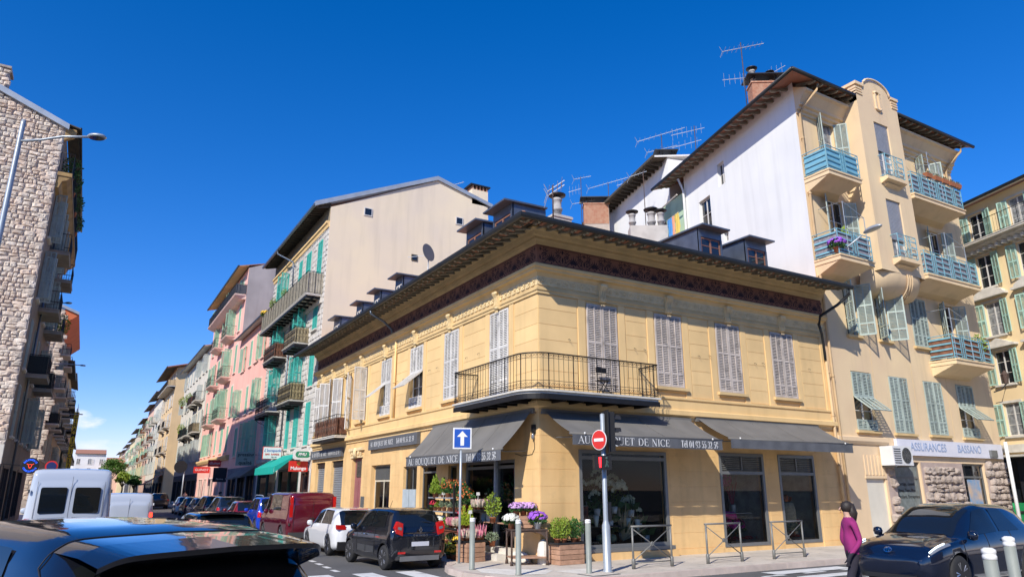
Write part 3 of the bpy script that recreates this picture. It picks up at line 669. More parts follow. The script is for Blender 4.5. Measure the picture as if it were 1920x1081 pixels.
# folding iron stay seen at the end of the balcony
# ---- small balcony with reed screens at the far end of the left facade
reed = pm('brown_reed_screen', (.26, .11, .06), .9, .25, 4, bump=.5, bs=60, obv=.1)
bamboo = pm('pale_bamboo_screen', (.42, .34, .20), .9, .2, 6, bump=.5, bs=60)
b_ = balcony(CB, -21.25, -17.25, 4.42, .7, .12, .98, 'curl', .3, rz=RL, slabm=slabw, brackets=False)
q = MB()
for k in range(5): u = -21.15 + k * .79; q.box(u + .03, u + .74, -.60, -.585, .06, .84)
q.box(-17.36, -17.345, -.55, -.05, .06, .86); ob('reed_screen', q, reed, b_, (0, 0, 4.42))
q = MB(); q.box(-21.2, -17.3, -.67, -.1, -.24, -.125); ob('iron_frame', q, iron, b_, (0, 0, 4.42))
# ---- awnings (serif lettering built from strokes)
T_, N_ = .115, .034
def ell(cx_, cy_, rx, ry, a0, a1, n=18):
    out = []
    for k in range(n + 1):
        a = radians(a0 + (a1 - a0) * k / n); out.append((cx_ + rx * cos(a), cy_ + ry * sin(a), N_ + (T_ - N_) * abs(cos(a)) ** 1.3))
    return out
def sf(x, y, w_=.2): return [(x - w_ / 2, y, .03), (x + w_ / 2, y, .03)]
G = {
 'A': (.76, [[(.06, 0, N_), (.38, 1, N_)], [(.36, 1, T_), (.68, 0, T_)], [(.17, .36, N_), (.56, .36, N_)], sf(.06, .012), sf(.68, .012, .26)]),
 'U': (.78, [[(.16, 1, T_), (.16, .3, T_), (.19, .14, .09), (.28, .04, .05), (.40, .02, N_), (.52, .06, N_), (.6, .18, N_), (.62, .32, N_), (.62, 1, N_)], sf(.16, .985, .26), sf(.62, .985, .2)]),
 'B': (.68, [[(.17, 0, T_), (.17, 1, T_)], [(.17, .98, N_), (.38, .98, N_), (.5, .92, .08), (.54, .77, T_), (.5, .6, .08), (.38, .54, N_), (.17, .54, N_)], [(.38, .54, N_), (.54, .48, .08), (.6, .29, T_), (.54, .08, .08), (.38, .02, N_), (.17, .02, N_)], sf(.14, .012, .2), sf(.14, .985, .2)]),
 'O': (.82, [ell(.41, .5, .31, .49, 0, 360)]),
 'Q': (.82, [ell(.41, .5, .31, .49, 0, 360), [(.38, .06, .05), (.5, -.1, T_), (.72, -.2, .05)]]),
 'E': (.66, [[(.17, 0, T_), (.17, 1, T_)], [(.12, .98, N_), (.56, .98, N_), (.58, .78, N_)], [(.17, .52, N_), (.44, .52, N_)], [(.44, .63, N_), (.44, .41, N_)], [(.12, .02, N_), (.58, .02, N_), (.61, .24, N_)]]),
 'T': (.72, [[(.36, 0, T_), (.36, 1, T_)], [(.06, .76, N_), (.08, .98, N_), (.64, .98, N_), (.66, .76, N_)], sf(.36, .012, .28)]),
 'D': (.80, [[(.17, 0, T_), (.17, 1, T_)], [(.12, .98, N_), (.36, .98, N_), (.56, .9, .07), (.68, .66, T_), (.68, .34, T_), (.56, .1, .07), (.36, .02, N_), (.12, .02, N_)]]),
 'N': (.80, [[(.14, 0, N_), (.14, 1, N_)], [(.14, 1, T_), (.64, 0, T_)], [(.64, 0, N_), (.64, 1, N_)], sf(.14, .012), sf(.64, .985), sf(.12, .985, .16)]),
 'I': (.36, [[(.18, 0, T_), (.18, 1, T_)], sf(.18, .012, .26), sf(.18, .985, .26)]),
 'C': (.74, [ell(.42, .5, .32, .49, 42, 318, 16), [(.66, .98, N_), (.66, .7, N_)]]),
 'l': (.32, [[(.16, 0, T_), (.16, 1.02, T_)], sf(.16, .012, .24), [(.06, 1.0, .03), (.16, 1.0, .03)]]),
 'é': (.56, [[(.12, .38, N_), (.46, .38, N_)], ell(.29, .34, .17, .33, 8, 322, 14), [(.22, .76, .03), (.38, .95, .07)]]),
 '0': (.58, [ell(.29, .49, .2, .48, 0, 360, 16)]),
 '4': (.60, [[(.42, 0, T_), (.42, .98, T_)], [(.42, .96, N_), (.05, .28, N_), (.56, .28, N_)], sf(.42, .012, .24)]),
 '9': (.58, [ell(.29, .66, .2, .32, 0, 360, 14), [(.49, .66, T_), (.46, .3, .09), (.32, .05, .05), (.16, .0, .05)]]),
 '3': (.56, [[(.1, .8, .08), (.16, .93, .05), (.28, .98, N_), (.42, .9, .08), (.44, .74, T_), (.36, .58, .06), (.22, .53, N_), (.38, .5, .06), (.47, .3, T_), (.42, .1, .08), (.26, .01, N_), (.12, .05, .06), (.09, .16, .08)]]),
 '5': (.56, [[(.46, .95, .07), (.16, .95, .05), (.13, .55, N_), (.28, .62, .05), (.44, .5, .09), (.47, .3, T_), (.4, .1, .08), (.25, .01, N_), (.12, .06, .06), (.09, .18, .08)]]),
 '2': (.56, [[(.1, .75, .08), (.15, .92, .05), (.28, .98, .05), (.42, .88, .1), (.44, .7, T_), (.3, .35, .07), (.08, .04, N_), (.46, .04, .08), (.5, .2, N_)]]),
 ' ': (.42, [])}
def serif(body, h, width, lean=0.):
    tot = sum(G[c][0] for c in body); sx_ = width / tot; x = -width / 2; q = MB()
    for c in body:
        wd, st_ = G[c]
        for s_ in st_:
            P = [(x + p[0] * sx_ + lean * p[1] * h, p[1] * h) for p in s_]; W_ = [p[2] * h * .62 for p in s_]
            for k in range(len(P) - 1):
                (x0, z0), (x1, z1) = P[k], P[k + 1]; dx, dz = x1 - x0, z1 - z0; l_ = sqrt(dx * dx + dz * dz) or 1; nx, nz = -dz / l_, dx / l_
                a, b = W_[k] * 1.02, W_[k + 1] * 1.02; ex = .006 * h
                q.poly([(x0 - nx * a - dx / l_ * ex, 0, z0 - nz * a - dz / l_ * ex), (x1 - nx * b + dx / l_ * ex, 0, z1 - nz * b + dz / l_ * ex), (x1 + nx * b + dx / l_ * ex, 0, z1 + nz * b + dz / l_ * ex), (x0 + nx * a - dx / l_ * ex, 0, z0 + nz * a - dz / l_ * ex)])
        x += wd * sx_
    return q
def awning(u0, u1, dep, zt, zf, zv, rz, txt=None, nseam=4, curve=True, label=None, tr=lambda u, v, z: (u, v, z), body='AU BOUQUET DE NICE', tel='Tél 04 93 55 32 59'):
    m = MB(); n = 26; k_ = 9
    vid = {}
    for i in range(n + 1):
        for j in range(k_ + 1):
            u = u0 + (u1 - u0) * i / n; t = j / k_
            sag = -.05 * sin(pi * t) * (1 if .0 < t < 1 else 0) + .012 * sin(i * 1.9) * t
            vid[i, j] = len(m.V); m.V.append((u, -.12 - (dep - .12) * t, zt + (zf - zt) * t + sag))
    for i in range(n):
        for j in range(k_): m.F.append((vid[i, j], vid[i, j + 1], vid[i + 1, j + 1], vid[i + 1, j])); m.M.append(0); m.S.append(True)
    a = ob('awning', m, awn, CB, rz=rz)
    if label: a['label'] = label
    q = MB()
    for i in range(1, nseam + 1):
        u = u0 + (u1 - u0) * i / (nseam + 1); q.tube([(u, -.12 - (dep - .12) * t, zt + (zf - zt) * t - .05 * sin(pi * t) + .008) for t in [j / 6 for j in range(7)]], .008, 4)
    ob('seam', q, awn, a)
    q = MB(); q.box(u0 - .08, u1 + .08, -.12, -.02, zt - .08, zt + .06); q.tube([(u0 - .06, -dep + .01, zf - .01), (u1 + .06, -dep + .01, zf - .01)], .032, 8); ob('roller_case', q, awn, a)
    for u in (u0 + .4, u1 - .4):
        q = MB(); q.tube([(u, -.05, zf - .02), (u + (.35 if u < (u0 + u1) / 2 else -.35), -dep * .5, zf - .03), (u, -dep + .04, zf - .01)], .022, 6); ob('folding_arm', q, alu, a)
        q = MB(); q.tube([(u, -dep - .035, zf - .02), (u, -dep - .035, zf + .03)], .022, 6); ob('end_cap', q, whitel, a)
    m = MB(); nn = 60
    for i in range(nn):
        ua, ub = u0 + (u1 - u0) * i / nn, u0 + (u1 - u0) * (i + 1) / nn
        f = lambda u: -dep - .02 - .008 * sin(u * 9)
        m.poly([(ua, f(ua), zv), (ub, f(ub), zv), (ub, f(ub), zf - .03), (ua, f(ua), zf - .03)], 0, True)
    val = ob('valance', m, awnl, a)
    if txt:
        h = (zf - zv) * .66; zb = zv + (zf - zv) * .12; L = u1 - u0
        for body_, uu, ww in ((body, u0 + L * .325, L * .585), (tel, u0 + L * .83, L * .27)):
            q = serif(body_, h, ww); q.V = [(x + uu, -dep - .036, z + zb) for x, y, z in q.V]; ob('lettering', q, whitel, val)
    return a
awning(.12, 5.62, 1.4, 4.02, 3.33, 3.03, 0, True)
awning(6.0, 11.9, 1.4, 4.08, 3.40, 3.10, 0, None)
awning(-6.95, -.22, 1.1, 4.05, 2.97, 2.66, RL, True)
# slack flat banners further down the street side
def banner(u0, u1, z0, z1, dark=False):
    m = MB(); m.box(u0, u1, -.16, -.02, z0, z1); a = ob('folded_awning', m, awnl, CB, rz=RL)
    q = serif('AU BOUQUET DE NICE', .2, (u1 - u0) * .5); q.V = [(x + u0 + (u1 - u0) * .30, -.165, z + (z0 + z1) / 2 - .1) for x, y, z in q.V]; ob('lettering', q, whitel, a)
    q = serif('Tél 04 93 55 32 59', .2, (u1 - u0) * .34); q.V = [(x + u0 + (u1 - u0) * .78, -.165, z + (z0 + z1) / 2 - .1) for x, y, z in q.V]; ob('lettering', q, whitel, a)
banner(-13.8, -8.35, 3.55, 4.0); banner(-23.3, -17.75, 3.45, 3.9)
# ---- shopfronts and doors of the ground floor
def frame(par, u0, u1, z0, z1, f=.09, v=.03, d=.08, tr=None, rz=0, mull=(), trans=(), mt=alu, name='shop_window', gl=glass):
    m = MB(); m.box(u0, u0 + f, v, v + d, z0, z1); m.box(u1 - f, u1, v, v + d, z0, z1); m.box(u0 + f, u1 - f, v + .001, v + d - .001, z0, z0 + f); m.box(u0 + f, u1 - f, v + .001, v + d - .001, z1 - f, z1)
    for x in mull: m.box(x - f / 3, x + f / 3, v + .002, v + d - .002, z0 + f, z1 - f)
    for z in trans: m.box(u0 + f, u1 - f, v + .003, v + d - .003, z - f / 2, z + f / 2)
    o = ob(name, m, mt, par, rz=rz); p = MB(); p.poly([(u0 + f, v + d / 2, z0 + f), (u1 - f, v + d / 2, z0 + f), (u1 - f, v + d / 2, z1 - f), (u0 + f, v + d / 2, z1 - f)]); ob('pane', p, gl, o); return o
f1 = frame(CB, 1.33, 4.63, .30, 3.0, .10, -.02, .12, trans=(2.78,)); m = MB(); m.box(1.28, 4.7, -.14, .0, .2, .30); ob('window_ledge', m, alu, f1); m = MB(); m.box(1.2, 4.75, -.22, .0, 0, .19); ob('step', m, yel_g, f1)
def louvre(par, u0, u1, z0, z1):
    m = MB(); z = z0 + .03
    while z < z1 - .02: m.hexa([(u0, 0.0, z - .02), (u1, 0.0, z - .02), (u1, .006, z - .028), (u0, .006, z - .028), (u0, .04, z + .02), (u1, .04, z + .02), (u1, .046, z + .012), (u0, .046, z + .012)]); z += .062
    m.box((u0 + u1) / 2 - .02, (u0 + u1) / 2 + .02, -.01, .05, z0, z1); ob('louvre', m, alu, par, (0, .01, 0))
for a, b in ((6.9, 9.0), (9.72, 11.62)):
    f2 = frame(CB, a, b, .15, 3.05, .10, -.02, .12, trans=(2.42,)); louvre(f2, a + .12, b - .12, 2.5, 2.93)
# shop interior: floor, back wall, ceiling (real room behind the glass)
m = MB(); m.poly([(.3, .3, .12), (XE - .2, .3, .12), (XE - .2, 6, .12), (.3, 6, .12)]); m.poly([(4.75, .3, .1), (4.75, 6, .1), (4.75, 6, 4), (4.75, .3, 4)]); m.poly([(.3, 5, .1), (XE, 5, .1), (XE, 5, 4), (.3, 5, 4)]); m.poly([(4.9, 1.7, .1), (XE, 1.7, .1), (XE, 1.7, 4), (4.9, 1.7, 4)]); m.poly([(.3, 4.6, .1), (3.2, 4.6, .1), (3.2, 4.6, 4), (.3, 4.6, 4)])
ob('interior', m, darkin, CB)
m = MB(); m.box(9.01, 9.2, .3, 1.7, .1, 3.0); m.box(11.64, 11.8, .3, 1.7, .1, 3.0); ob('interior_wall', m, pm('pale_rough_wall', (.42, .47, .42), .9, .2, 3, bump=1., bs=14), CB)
# left facade ground floor
f3 = frame(CB, -4.54, -1.35, .02, 2.75, .09, .03, .1, rz=RL, mull=(-2.45,), trans=(2.55,)); m = MB(); m.box(-2.5, -2.4, -.06, .02, .02, 2.9); ob('door_post', m, steelg, f3)
frame(CB, -5.85, -5.2, .3, 2.68, .05, .1, .06, rz=RL); frame(CB, -8.3, -6.85, .9, 2.75, .06, .12, .06, rz=RL, trans=(2.5,)); frame(CB, -9.95, -8.6, .9, 2.75, .06, .12, .06, rz=RL, mull=(-9.27,))
m = MB(); m.box(-9.9, -9.3, -.02, .03, .7, 1.9); m.box(-9.24, -8.65, -.02, .03, .7, 1.9); ob('glazed_panel', m, pm('pale_blue_panel', (.45, .52, .55), .3, .1, 3, bump=0), CB, rz=RL)
f4 = frame(CB, -13.7, -11.4, .55, 2.9, .07, .2, .05, rz=RL, mull=(-12.6,), trans=(2.25,), mt=pm('cream_window_frame', (.62, .56, .42), .6, .08, 4, bump=0)); m = MB()
u = -13.6
while u < -11.5: m.box(u, u + .02, .17, .19, 2.3, 2.85); u += .075
ob('window_grille', m, alu, f4)
dm = pm('dusky_pink_door_paint', (.33, .12, .12), .55, .1, 2, bump=.05)
m = MB(); m.box(-16.35, -15.05, .16, .21, 0, 3.28)
for a, b in ((-16.28, -15.75), (-15.65, -15.12)):
    for c, d in ((.15, .9), (1.0, 2.3)): m.box(a, b, .135, .16, c, d)
dd = ob('door', m, dm, CB, rz=RL); m = MB(); m.box(-16.1, -15.3, .13, .16, 2.45, 3.15); ob('fanlight', m, paneD, dd); m = MB(); m.lathe([(.02, 0), (.035, .05), (.02, .1)], -15.78, .10, 8, 0, 1.05); ob('handle', m, chrome, dd)
m = MB(); m.box(-16.7, -14.7, -.12, 0, 3.62, 3.75); m.box(-16.55, -14.85, -.06, 0, 3.3, 3.4)
for sg in (-1, 1):
    spiral(m, (-15.7 + sg * .38, 3.52), .13, 1.3, pi / 2, sg, .035, -.08); spiral(m, (-15.7 + sg * .68, 3.48), .10, 1.2, 0, -sg, .03, -.08)
m.tube([(-15.7, -.05, 3.3), (-15.7, -.14, 3.55), (-15.7, -.1, 3.75)], [.12, .1, .06], 8)
ob('door_ornament', m, orn, CB, rz=RL)
m = MB(); m.box(-14.85, -14.4, -.03, .0, 1.0, 1.6); ob('meter_box', m, alu, CB, (0, 0, 0), RL)
for a, b in ((17.8, 19.75), (20.9, 22.6)):
    m = MB(); z = .02
    while z < 3.0: m.prism([(.18, z), (.155, z + .03), (.155, z + .09), (.18, z + .105)], -b, -a, 'x'); z += .11
    ob('roller_shutter', m, pm('grey_roller_shutter', (.30, .32, .34), .5, .08, 3, bump=0, metal=.3), CB, rz=RL); m = MB(); m.box(-b, -a, .1, .2, 3.0, 3.26); ob('roller_box', m, blackp, CB, rz=RL)
# bulkhead lamp with its cable by the corner
m = MB(); m.box(-.07, .0, .16, .32, 3.42, 3.66); o = ob('wall_lamp', m, blackp, CB); m = MB(); m.lathe([(.03, 0), (.05, .05), (.045, .14), (.02, .17)], -.06, .24, 10, 0, 3.25); ob('lamp_glass', m, clearlt, o)
m = MB(); m.tube([(-.03, .24, 3.3), (-.02, .22, 3.0), (-.02, .35, 2.85), (-.02, .9, 2.82), (-.02, 1.3, 2.9)], .008, 4); ob('cable', m, blackp, o)
# ================================================================ ROW BUILDINGS
def trb(rz): return {0: lambda u, v, z: (u, v, z), 1: lambda u, v, z: (v, -u, z), 2: lambda u, v, z: (-v, u, z)}
def eave(par, u0, u1, z, ov, rz, mt=soff, step=.6, over0=.0, sl=.25, raft=True, gm=gutm, depth=9.):
    m = MB(); m.hexa([(u0 - over0, -ov, z), (u1, -ov, z), (u1, depth, z + sl * (depth + ov)), (u0 - over0, depth, z + sl * (depth + ov)), (u0 - over0, -ov, z + .07), (u1, -ov, z + .07), (u1, depth, z + .07 + sl * (depth + ov)), (u0 - over0, depth, z + .07 + sl * (depth + ov))])
    r = ob('roof', m, tilem, par, rz=rz); 
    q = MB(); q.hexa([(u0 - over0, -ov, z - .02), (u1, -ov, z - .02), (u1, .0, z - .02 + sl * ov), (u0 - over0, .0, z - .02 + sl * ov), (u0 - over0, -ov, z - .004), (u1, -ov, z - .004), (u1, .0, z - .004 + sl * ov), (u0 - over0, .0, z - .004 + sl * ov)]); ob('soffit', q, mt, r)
    q = MB(); q.prism([(-ov - .12, z + .0), (-ov - .1, z - .06), (-ov - .02, z - .06), (-ov, z), (-ov, z + .08), (-ov - .13, z + .08)], u0 - over0 - .05, u1 + .05, 'x'); ob('gutter', q, gm, r)
    if raft:
        q = MB(); q.prism([(-ov + .03, 0), (0, sl * ov), (0, sl * ov - .13), (-ov + .2, -.09), (-ov + .06, -.05)], -.04, .04, 'x'); rm = q.mesh('rafter', soff if mt is soff else mt); u = u0 + .2
        while u < u1:
            ob('rafter', rm, None, r, (u, 0, z - .022)); u += step
    return r
def rowhouse(nm, label, org, rz, W, H, wallm, cols, floors, sh, eave_ov=.6, ground=None, balc=(), st=None, depth=11, hh=None, surround=None, wsp=.07, gable=None, roofz=None, gwall=None, eavem=soff, raft=True, sl=.25, group=None, zg=3.6, over0=0):
    """generic street house. Local u from 0 to W along the facade (as seen from outside), v into the house."""
    B = thing(nm, label, 'building', org, rz, group)
    holes = []
    for (z0, z1) in floors:
        for c in cols:
            u, w_ = (c if isinstance(c, tuple) else (c, 1.05)); holes.append((u - w_ / 2, u + w_ / 2, z0, z1))
    m = MB(); m.wallholes(0, W, zg, H, holes, 0, .2); ob('wall', m, wallm, B)
    gh = [(a, b, 0.02 if len(g) < 4 else g[3], g[2]) for g in (ground or []) for a, b in [(g[0], g[1])]]
    m = MB(); m.wallholes(0, W, -.1, zg, gh, 0, .3); ob('ground_floor_wall', m, gwall or wallm, B)
    rise = roofz if roofz is not None else sl * depth * .5
    m = MB(); gm_ = gable or wallm
    m.poly([(W, 0, -.1), (W, depth, -.1), (W, depth, H), (W, depth / 2, H + rise), (W, 0, H)]); ob('gable_wall', m, gm_, B)
    m = MB(); m.poly([(0, depth, -.1), (0, 0, -.1), (0, 0, H), (0, depth / 2, H + rise), (0, depth, H)]); m.poly([(0, depth, 0), (0, depth, H), (W, depth, H), (W, depth, 0)]); ob('gable_wall', m, gm_, B)
    for j, (z0, z1) in enumerate(floors):
        for i, c in enumerate(cols):
            u, w_ = (c if isinstance(c, tuple) else (c, 1.05)); s_ = (st or {}).get((j, i)) or random.choice(['closed', 'closed', 'closed', 'open', 'half', 'right'])
            window(B, u, z0, w_, z1 - z0, s_, sh, sp=wsp, sill=True, sillm=surround or slabw, rails=(0, .5, 1.))
            if surround:
                q = MB(); q.box(u - w_ / 2 - .13, u - w_ / 2, -.03, .0, z0 - .02, z1 + .13); q.box(u + w_ / 2, u + w_ / 2 + .13, -.03, 0, z0 - .02, z1 + .13); q.box(u - w_ / 2, u + w_ / 2, -.03, 0, z1, z1 + .13); ob('window_surround', q, surround, B)
    if eave_ov: eave(B, 0, W, H + .02, eave_ov, 0, eavem, raft=raft, sl=sl, depth=depth / 2, over0=over0)
    for b in balc: balcony(B, *b[0], **b[1])
    return B
def shopfront(B, u0, u1, z1, mt, label=None, gl=None, sign=None, door=True):
    """recessed dark shopfront with fascia, glazing bars and door"""
    m = MB(); m.box(u0, u0 + .1, -.03, .12, 0, z1); m.box(u1 - .1, u1, -.03, .12, 0, z1); m.box(u0 + .1, u1 - .1, -.03, .12, z1 - .12, z1); m.box(u0 + .1, u1 - .1, -.02, .12, 0, .35)
    um = (u0 + u1) / 2; m.box(um - .04, um + .04, -.01, .1, .35, z1 - .12)
    o = ob('shopfront', m, mt, B); p = MB(); p.poly([(u0 + .1, .08, .35), (u1 - .1, .08, .35), (u1 - .1, .08, z1 - .12), (u0 + .1, .08, z1 - .12)]); ob('pane', p, gl or paneD, o); return o
def rect_noise(mt_key, col, **k): return pm(mt_key, col, **k)
# rubble stone pieces (12 shared shapes)
def stone_shapes(mt, n=12, irr=.12, dep=.09, sides=9, nm='stone'):
    out = []
    for i in range(n):
        q = MB(); k = sides; ring = []
        for j in range(k):
            a = 2 * pi * j / k; c_, s_ = cos(a), sin(a); r = .5 / max(abs(c_), abs(s_)) ** .78 * R_(1 - irr, 1 + irr * .3)
            ring.append((min(.5, max(-.5, c_ * r * .98)), min(.5, max(-.5, s_ * r * .98))))
        f = [(x, 0, z) for x, z in ring]; g_ = [(x * .93, -dep * .7 * R_(.7, 1.2), z * .92) for x, z in ring]; h_ = [(x * .55, -dep * R_(.9, 1.4), z * .55) for x, z in ring]
        q.add(f + g_ + h_ + [(0, -dep * R_(.9, 1.3), 0)], [(j, (j + 1) % k, k + (j + 1) % k, k + j) for j in range(k)] + [(k + j, k + (j + 1) % k, 2 * k + (j + 1) % k, 2 * k + j) for j in range(k)] + [(2 * k + j, 2 * k + (j + 1) % k, 3 * k) for j in range(k)])
        out.append(q.mesh(nm, mt))
    return out
def rubble(par, u0, u1, z0, z1, shapes, inside, wmin=.3, wmax=.75, hmin=.2, hmax=.42, limit=300, nm='stone', mt=None, key=None):
    cells = []; z = z0
    while z < z1:
        h = R_(hmin, hmax); u = u0 - R_(0, .3)
        while u < u1:
            w_ = R_(wmin, wmax) * (1 if random.random() < .8 else .6)
            if random.random() < .25 and h > .28:
                hs = h * R_(.4, .6); cells += [(u, u + w_, z, z + hs), (u, u + w_, z + hs, z + h)]
            else: cells.append((u, u + w_, z + R_(-.03, .03), z + h + R_(-.03, .03)))
            u += w_
        z += h
    cells = [c for c in cells if inside((c[0] + c[1]) / 2, (c[2] + c[3]) / 2)]
    cells.sort(key=key or (lambda c: -(c[1] - c[0]) * (c[3] - c[2])))
    for c in cells[:limit]:
        me = random.choice(shapes); ob(nm, me, None, par, ((c[0] + c[1]) / 2, 0, (c[2] + c[3]) / 2), scale=((c[1] - c[0]) * 1.0, R_(.6, 1.3), (c[3] - c[2]) * 1.0), rot=(0, R_(-.14, .14), 0))
    rest = cells[limit:]
    if rest:
        q = MB()
        for c in rest:
            me = random.choice(shapes); cx_, cz = (c[0] + c[1]) / 2, (c[2] + c[3]) / 2; a, b = c[1] - c[0], c[3] - c[2]
            q.add([(cx_ + v.co.x * a, v.co.y, cz + v.co.z * b) for v in me.vertices], [tuple(p.vertices) for p in me.polygons])
        ob(nm, q, mt or shapes[0].materials[0], par, kind='stuff')

# ---- stone house with turquoise shutters (next along the street)
stoneg = pm('grey_ashlar_stone', (.60, .57, .52), .9, .18, 2.5, bump=.7, bs=26, tint=(.44, .41, .37), obv=.1)
mortar = pm('pale_mortar', (.50, .47, .42), .95, .1, 3, bump=.3)
peach = pm('peach_party_wall_render', (.77, .645, .46), .92, .09, .3, bump=.15, bs=30, streak=.22, tint=(.66, .56, .46))
W1 = 38.3 - YE - .05; O1 = 38.3
def y2u(y): return O1 - y
cols1 = [(y2u(25.2), .95), (y2u(27.9), 1.1), (y2u(30.0), .8), (y2u(33.8), 1.1), (y2u(36.6), .95)]
fl1 = [(4.35, 6.85), (7.75, 10.0), (11.2, 13.1), (14.6, 16.9)]
st1 = {(0, 0): 'closed', (0, 1): 'closed', (0, 2): 'closed', (0, 3): 'half', (0, 4): 'closed', (1, 0): 'closed', (1, 1): 'half', (1, 2): 'closed', (1, 3): 'half', (1, 4): 'closed', (2, 0): 'closed', (2, 1): 'half', (2, 2): 'open', (2, 3): 'half', (2, 4): 'closed', (3, 0): 'closed', (3, 1): 'closed', (3, 2): 'closed', (3, 3): 'half', (3, 4): 'closed'}
B1 = rowhouse('stone_house', 'tall grey stone house with turquoise shutters and a bare peach side wall', (0, O1, 0), RL, W1, 18.0, mortar, cols1, fl1, shteal, .0, ground=[(y2u(31.2), y2u(26.2), 3.1), (y2u(25.6), y2u(23.9), 2.9), (y2u(37.8), y2u(32.0), 3.0)], st=st1, gable=peach, roofz=0, wsp=.08, gwall=stoneg, zg=3.7)
for o in list(B1.children):
    if o.name.startswith('gable_wall'): bpy.data.objects.remove(o)
# party wall facing the camera: u = x here (as seen from -y)
G1 = [(0, 3), (11.0, 3), (11.0, 19.9), (10.9, 21.2), (7.05, 22.0), (0, 18.6)]
m = MB(); m.prism([(x, z) for x, z in G1], 0, .3, 'y'); 
def toB1(loc): return (O1 - loc[1], loc[0], loc[2])     # world to B1 local
gw = ob('party_wall', m, peach, B1, toB1((0, YE + .02, 0)), pi / 2)
for x, z, s_ in ((2.35, 18.75, .42), (8.75, 19.4, .42), (5.6, 16.25, .3)):
    q = MB(); q.box(-s_ / 2 - .06, s_ / 2 + .06, -.05, -.01, -s_ / 2 - .06, s_ / 2 + .06); wq = ob('window', q, framew if s_ > .35 else soff, gw, (x, 0, z)); q = MB(); q.box(-s_ / 2, s_ / 2, -.062, -.052, -s_ / 2, s_ / 2); ob('pane', q, paneD, wq)
q = MB(); q.prism([(-1.0, 18.75), (7.05, 22.28), (7.05, 22.0), (-1.0, 18.45)], -.14, .32); q.prism([(7.05, 22.28), (11.3, 21.1), (11.3, 20.85), (7.05, 22.0)], -.14, .32); ob('verge_flashing', q, zincl, gw)
q = MB(); q.box(9.7, 10.95, -.0, .9, 20.9, 22.0); cw = ob('chimney', q, peach, gw)
q = MB(); q.box(9.55, 11.1, -.1, 1.0, 22.28, 22.38); ob('chimney_cover', q, gutm, cw)
q = MB()
for k in range(5): q.box(9.75 + k * .27, 9.85 + k * .27, 0.02, .9, 22.0, 22.28)
ob('chimney_vent', q, brickm, cw)
q = MB(); q.poly([(0, 0, 18.55), (0, 0, 19), (7.05, 0, 22), (7.05, -W1, 22), (0, -W1, 18.55)][0:0] or [(-1, .3, 18.6), (7.05, .3, 22.1), (7.05, W1, 22.1), (-1, W1, 18.6)]); q.poly([(7.05, .3, 22.1), (11.2, .3, 20.9), (11.2, W1, 20.9), (7.05, W1, 22.1)]); ob('roof', q, tilem, gw)
q = MB(); q.hexa([(-.95, 0, 18.5), (0, 0, 18.75), (0, W1, 18.75), (-.95, W1, 18.5), (-.95, 0, 18.56), (0, 0, 18.85), (0, W1, 18.85), (-.95, W1, 18.56)]); ob('soffit', q, soff, gw)
q = MB(); q.prism([(-.92, 18.5), (0, 18.74), (0, 18.6), (-.6, 18.44), (-.85, 18.40)], -.05, .05, 'y'); rm = q.mesh('rafter', soff)
for k in range(int(W1 / .42)): ob('rafter', rm, None, gw, (0, .15 + k * .42, 0))
q = MB(); q.box(-1.08, -.95, -.1, W1, 18.46, 18.6); ob('gutter', q, zinc, gw)
# cornice and plain band under the eaves, ground floor band
profile_run('cornice', B1, [(0, 17.3), (-.08, 17.3), (-.12, 17.5), (-.2, 17.55), (-.2, 17.7), (0, 17.7)], 0, W1, yel)
q = MB(); q.box(0, W1, -.03, 0, 17.72, 18.72); ob('frieze', q, pm('dull_olive_render', (.30, .25, .17), .9, .15, 1, bump=.1), B1)
q = MB(); q.box(0, W1, -.12, 0, 3.7, 3.95); ob('string_course', q, slabw, B1)
# ashlar blocks: geometry joined (each is only a few pixels in the picture)
q = MB(); z = 3.97; row = 0
hol1 = [(u - w_ / 2 - .1, u + w_ / 2 + .1, a - .05, b + .1) for (a, b) in fl1 for (u, w_) in cols1]
while z < 17.2:
    u = -.3 if row % 2 else 0
    while u < W1:
        w_ = R_(.45, .75); a, b = max(u, 0), min(u + w_, W1)
        if b - a > .12 and not any(h[0] < b - .06 and h[1] > a + .06 and h[2] < z + .28 and h[3] > z + .04 for h in hol1):
            d = R_(.02, .06); g_ = .012; q.add([(a + g_, 0, z + g_), (b - g_, 0, z + g_), (b - g_, 0, z + .33 - g_), (a + g_, 0, z + .33 - g_), (a + .06, -d, z + .06), (b - .06, -d * R_(.7, 1), z + .06), (b - .06, -d, z + .27), (a + .06, -d * R_(.7, 1.1), z + .27)], [(4, 5, 6, 7), (0, 1, 5, 4), (1, 2, 6, 5), (2, 3, 7, 6), (3, 0, 4, 7)])
        u += w_
    z += .33; row += 1
ob('stone_block', q, stoneg, B1, kind='stuff')
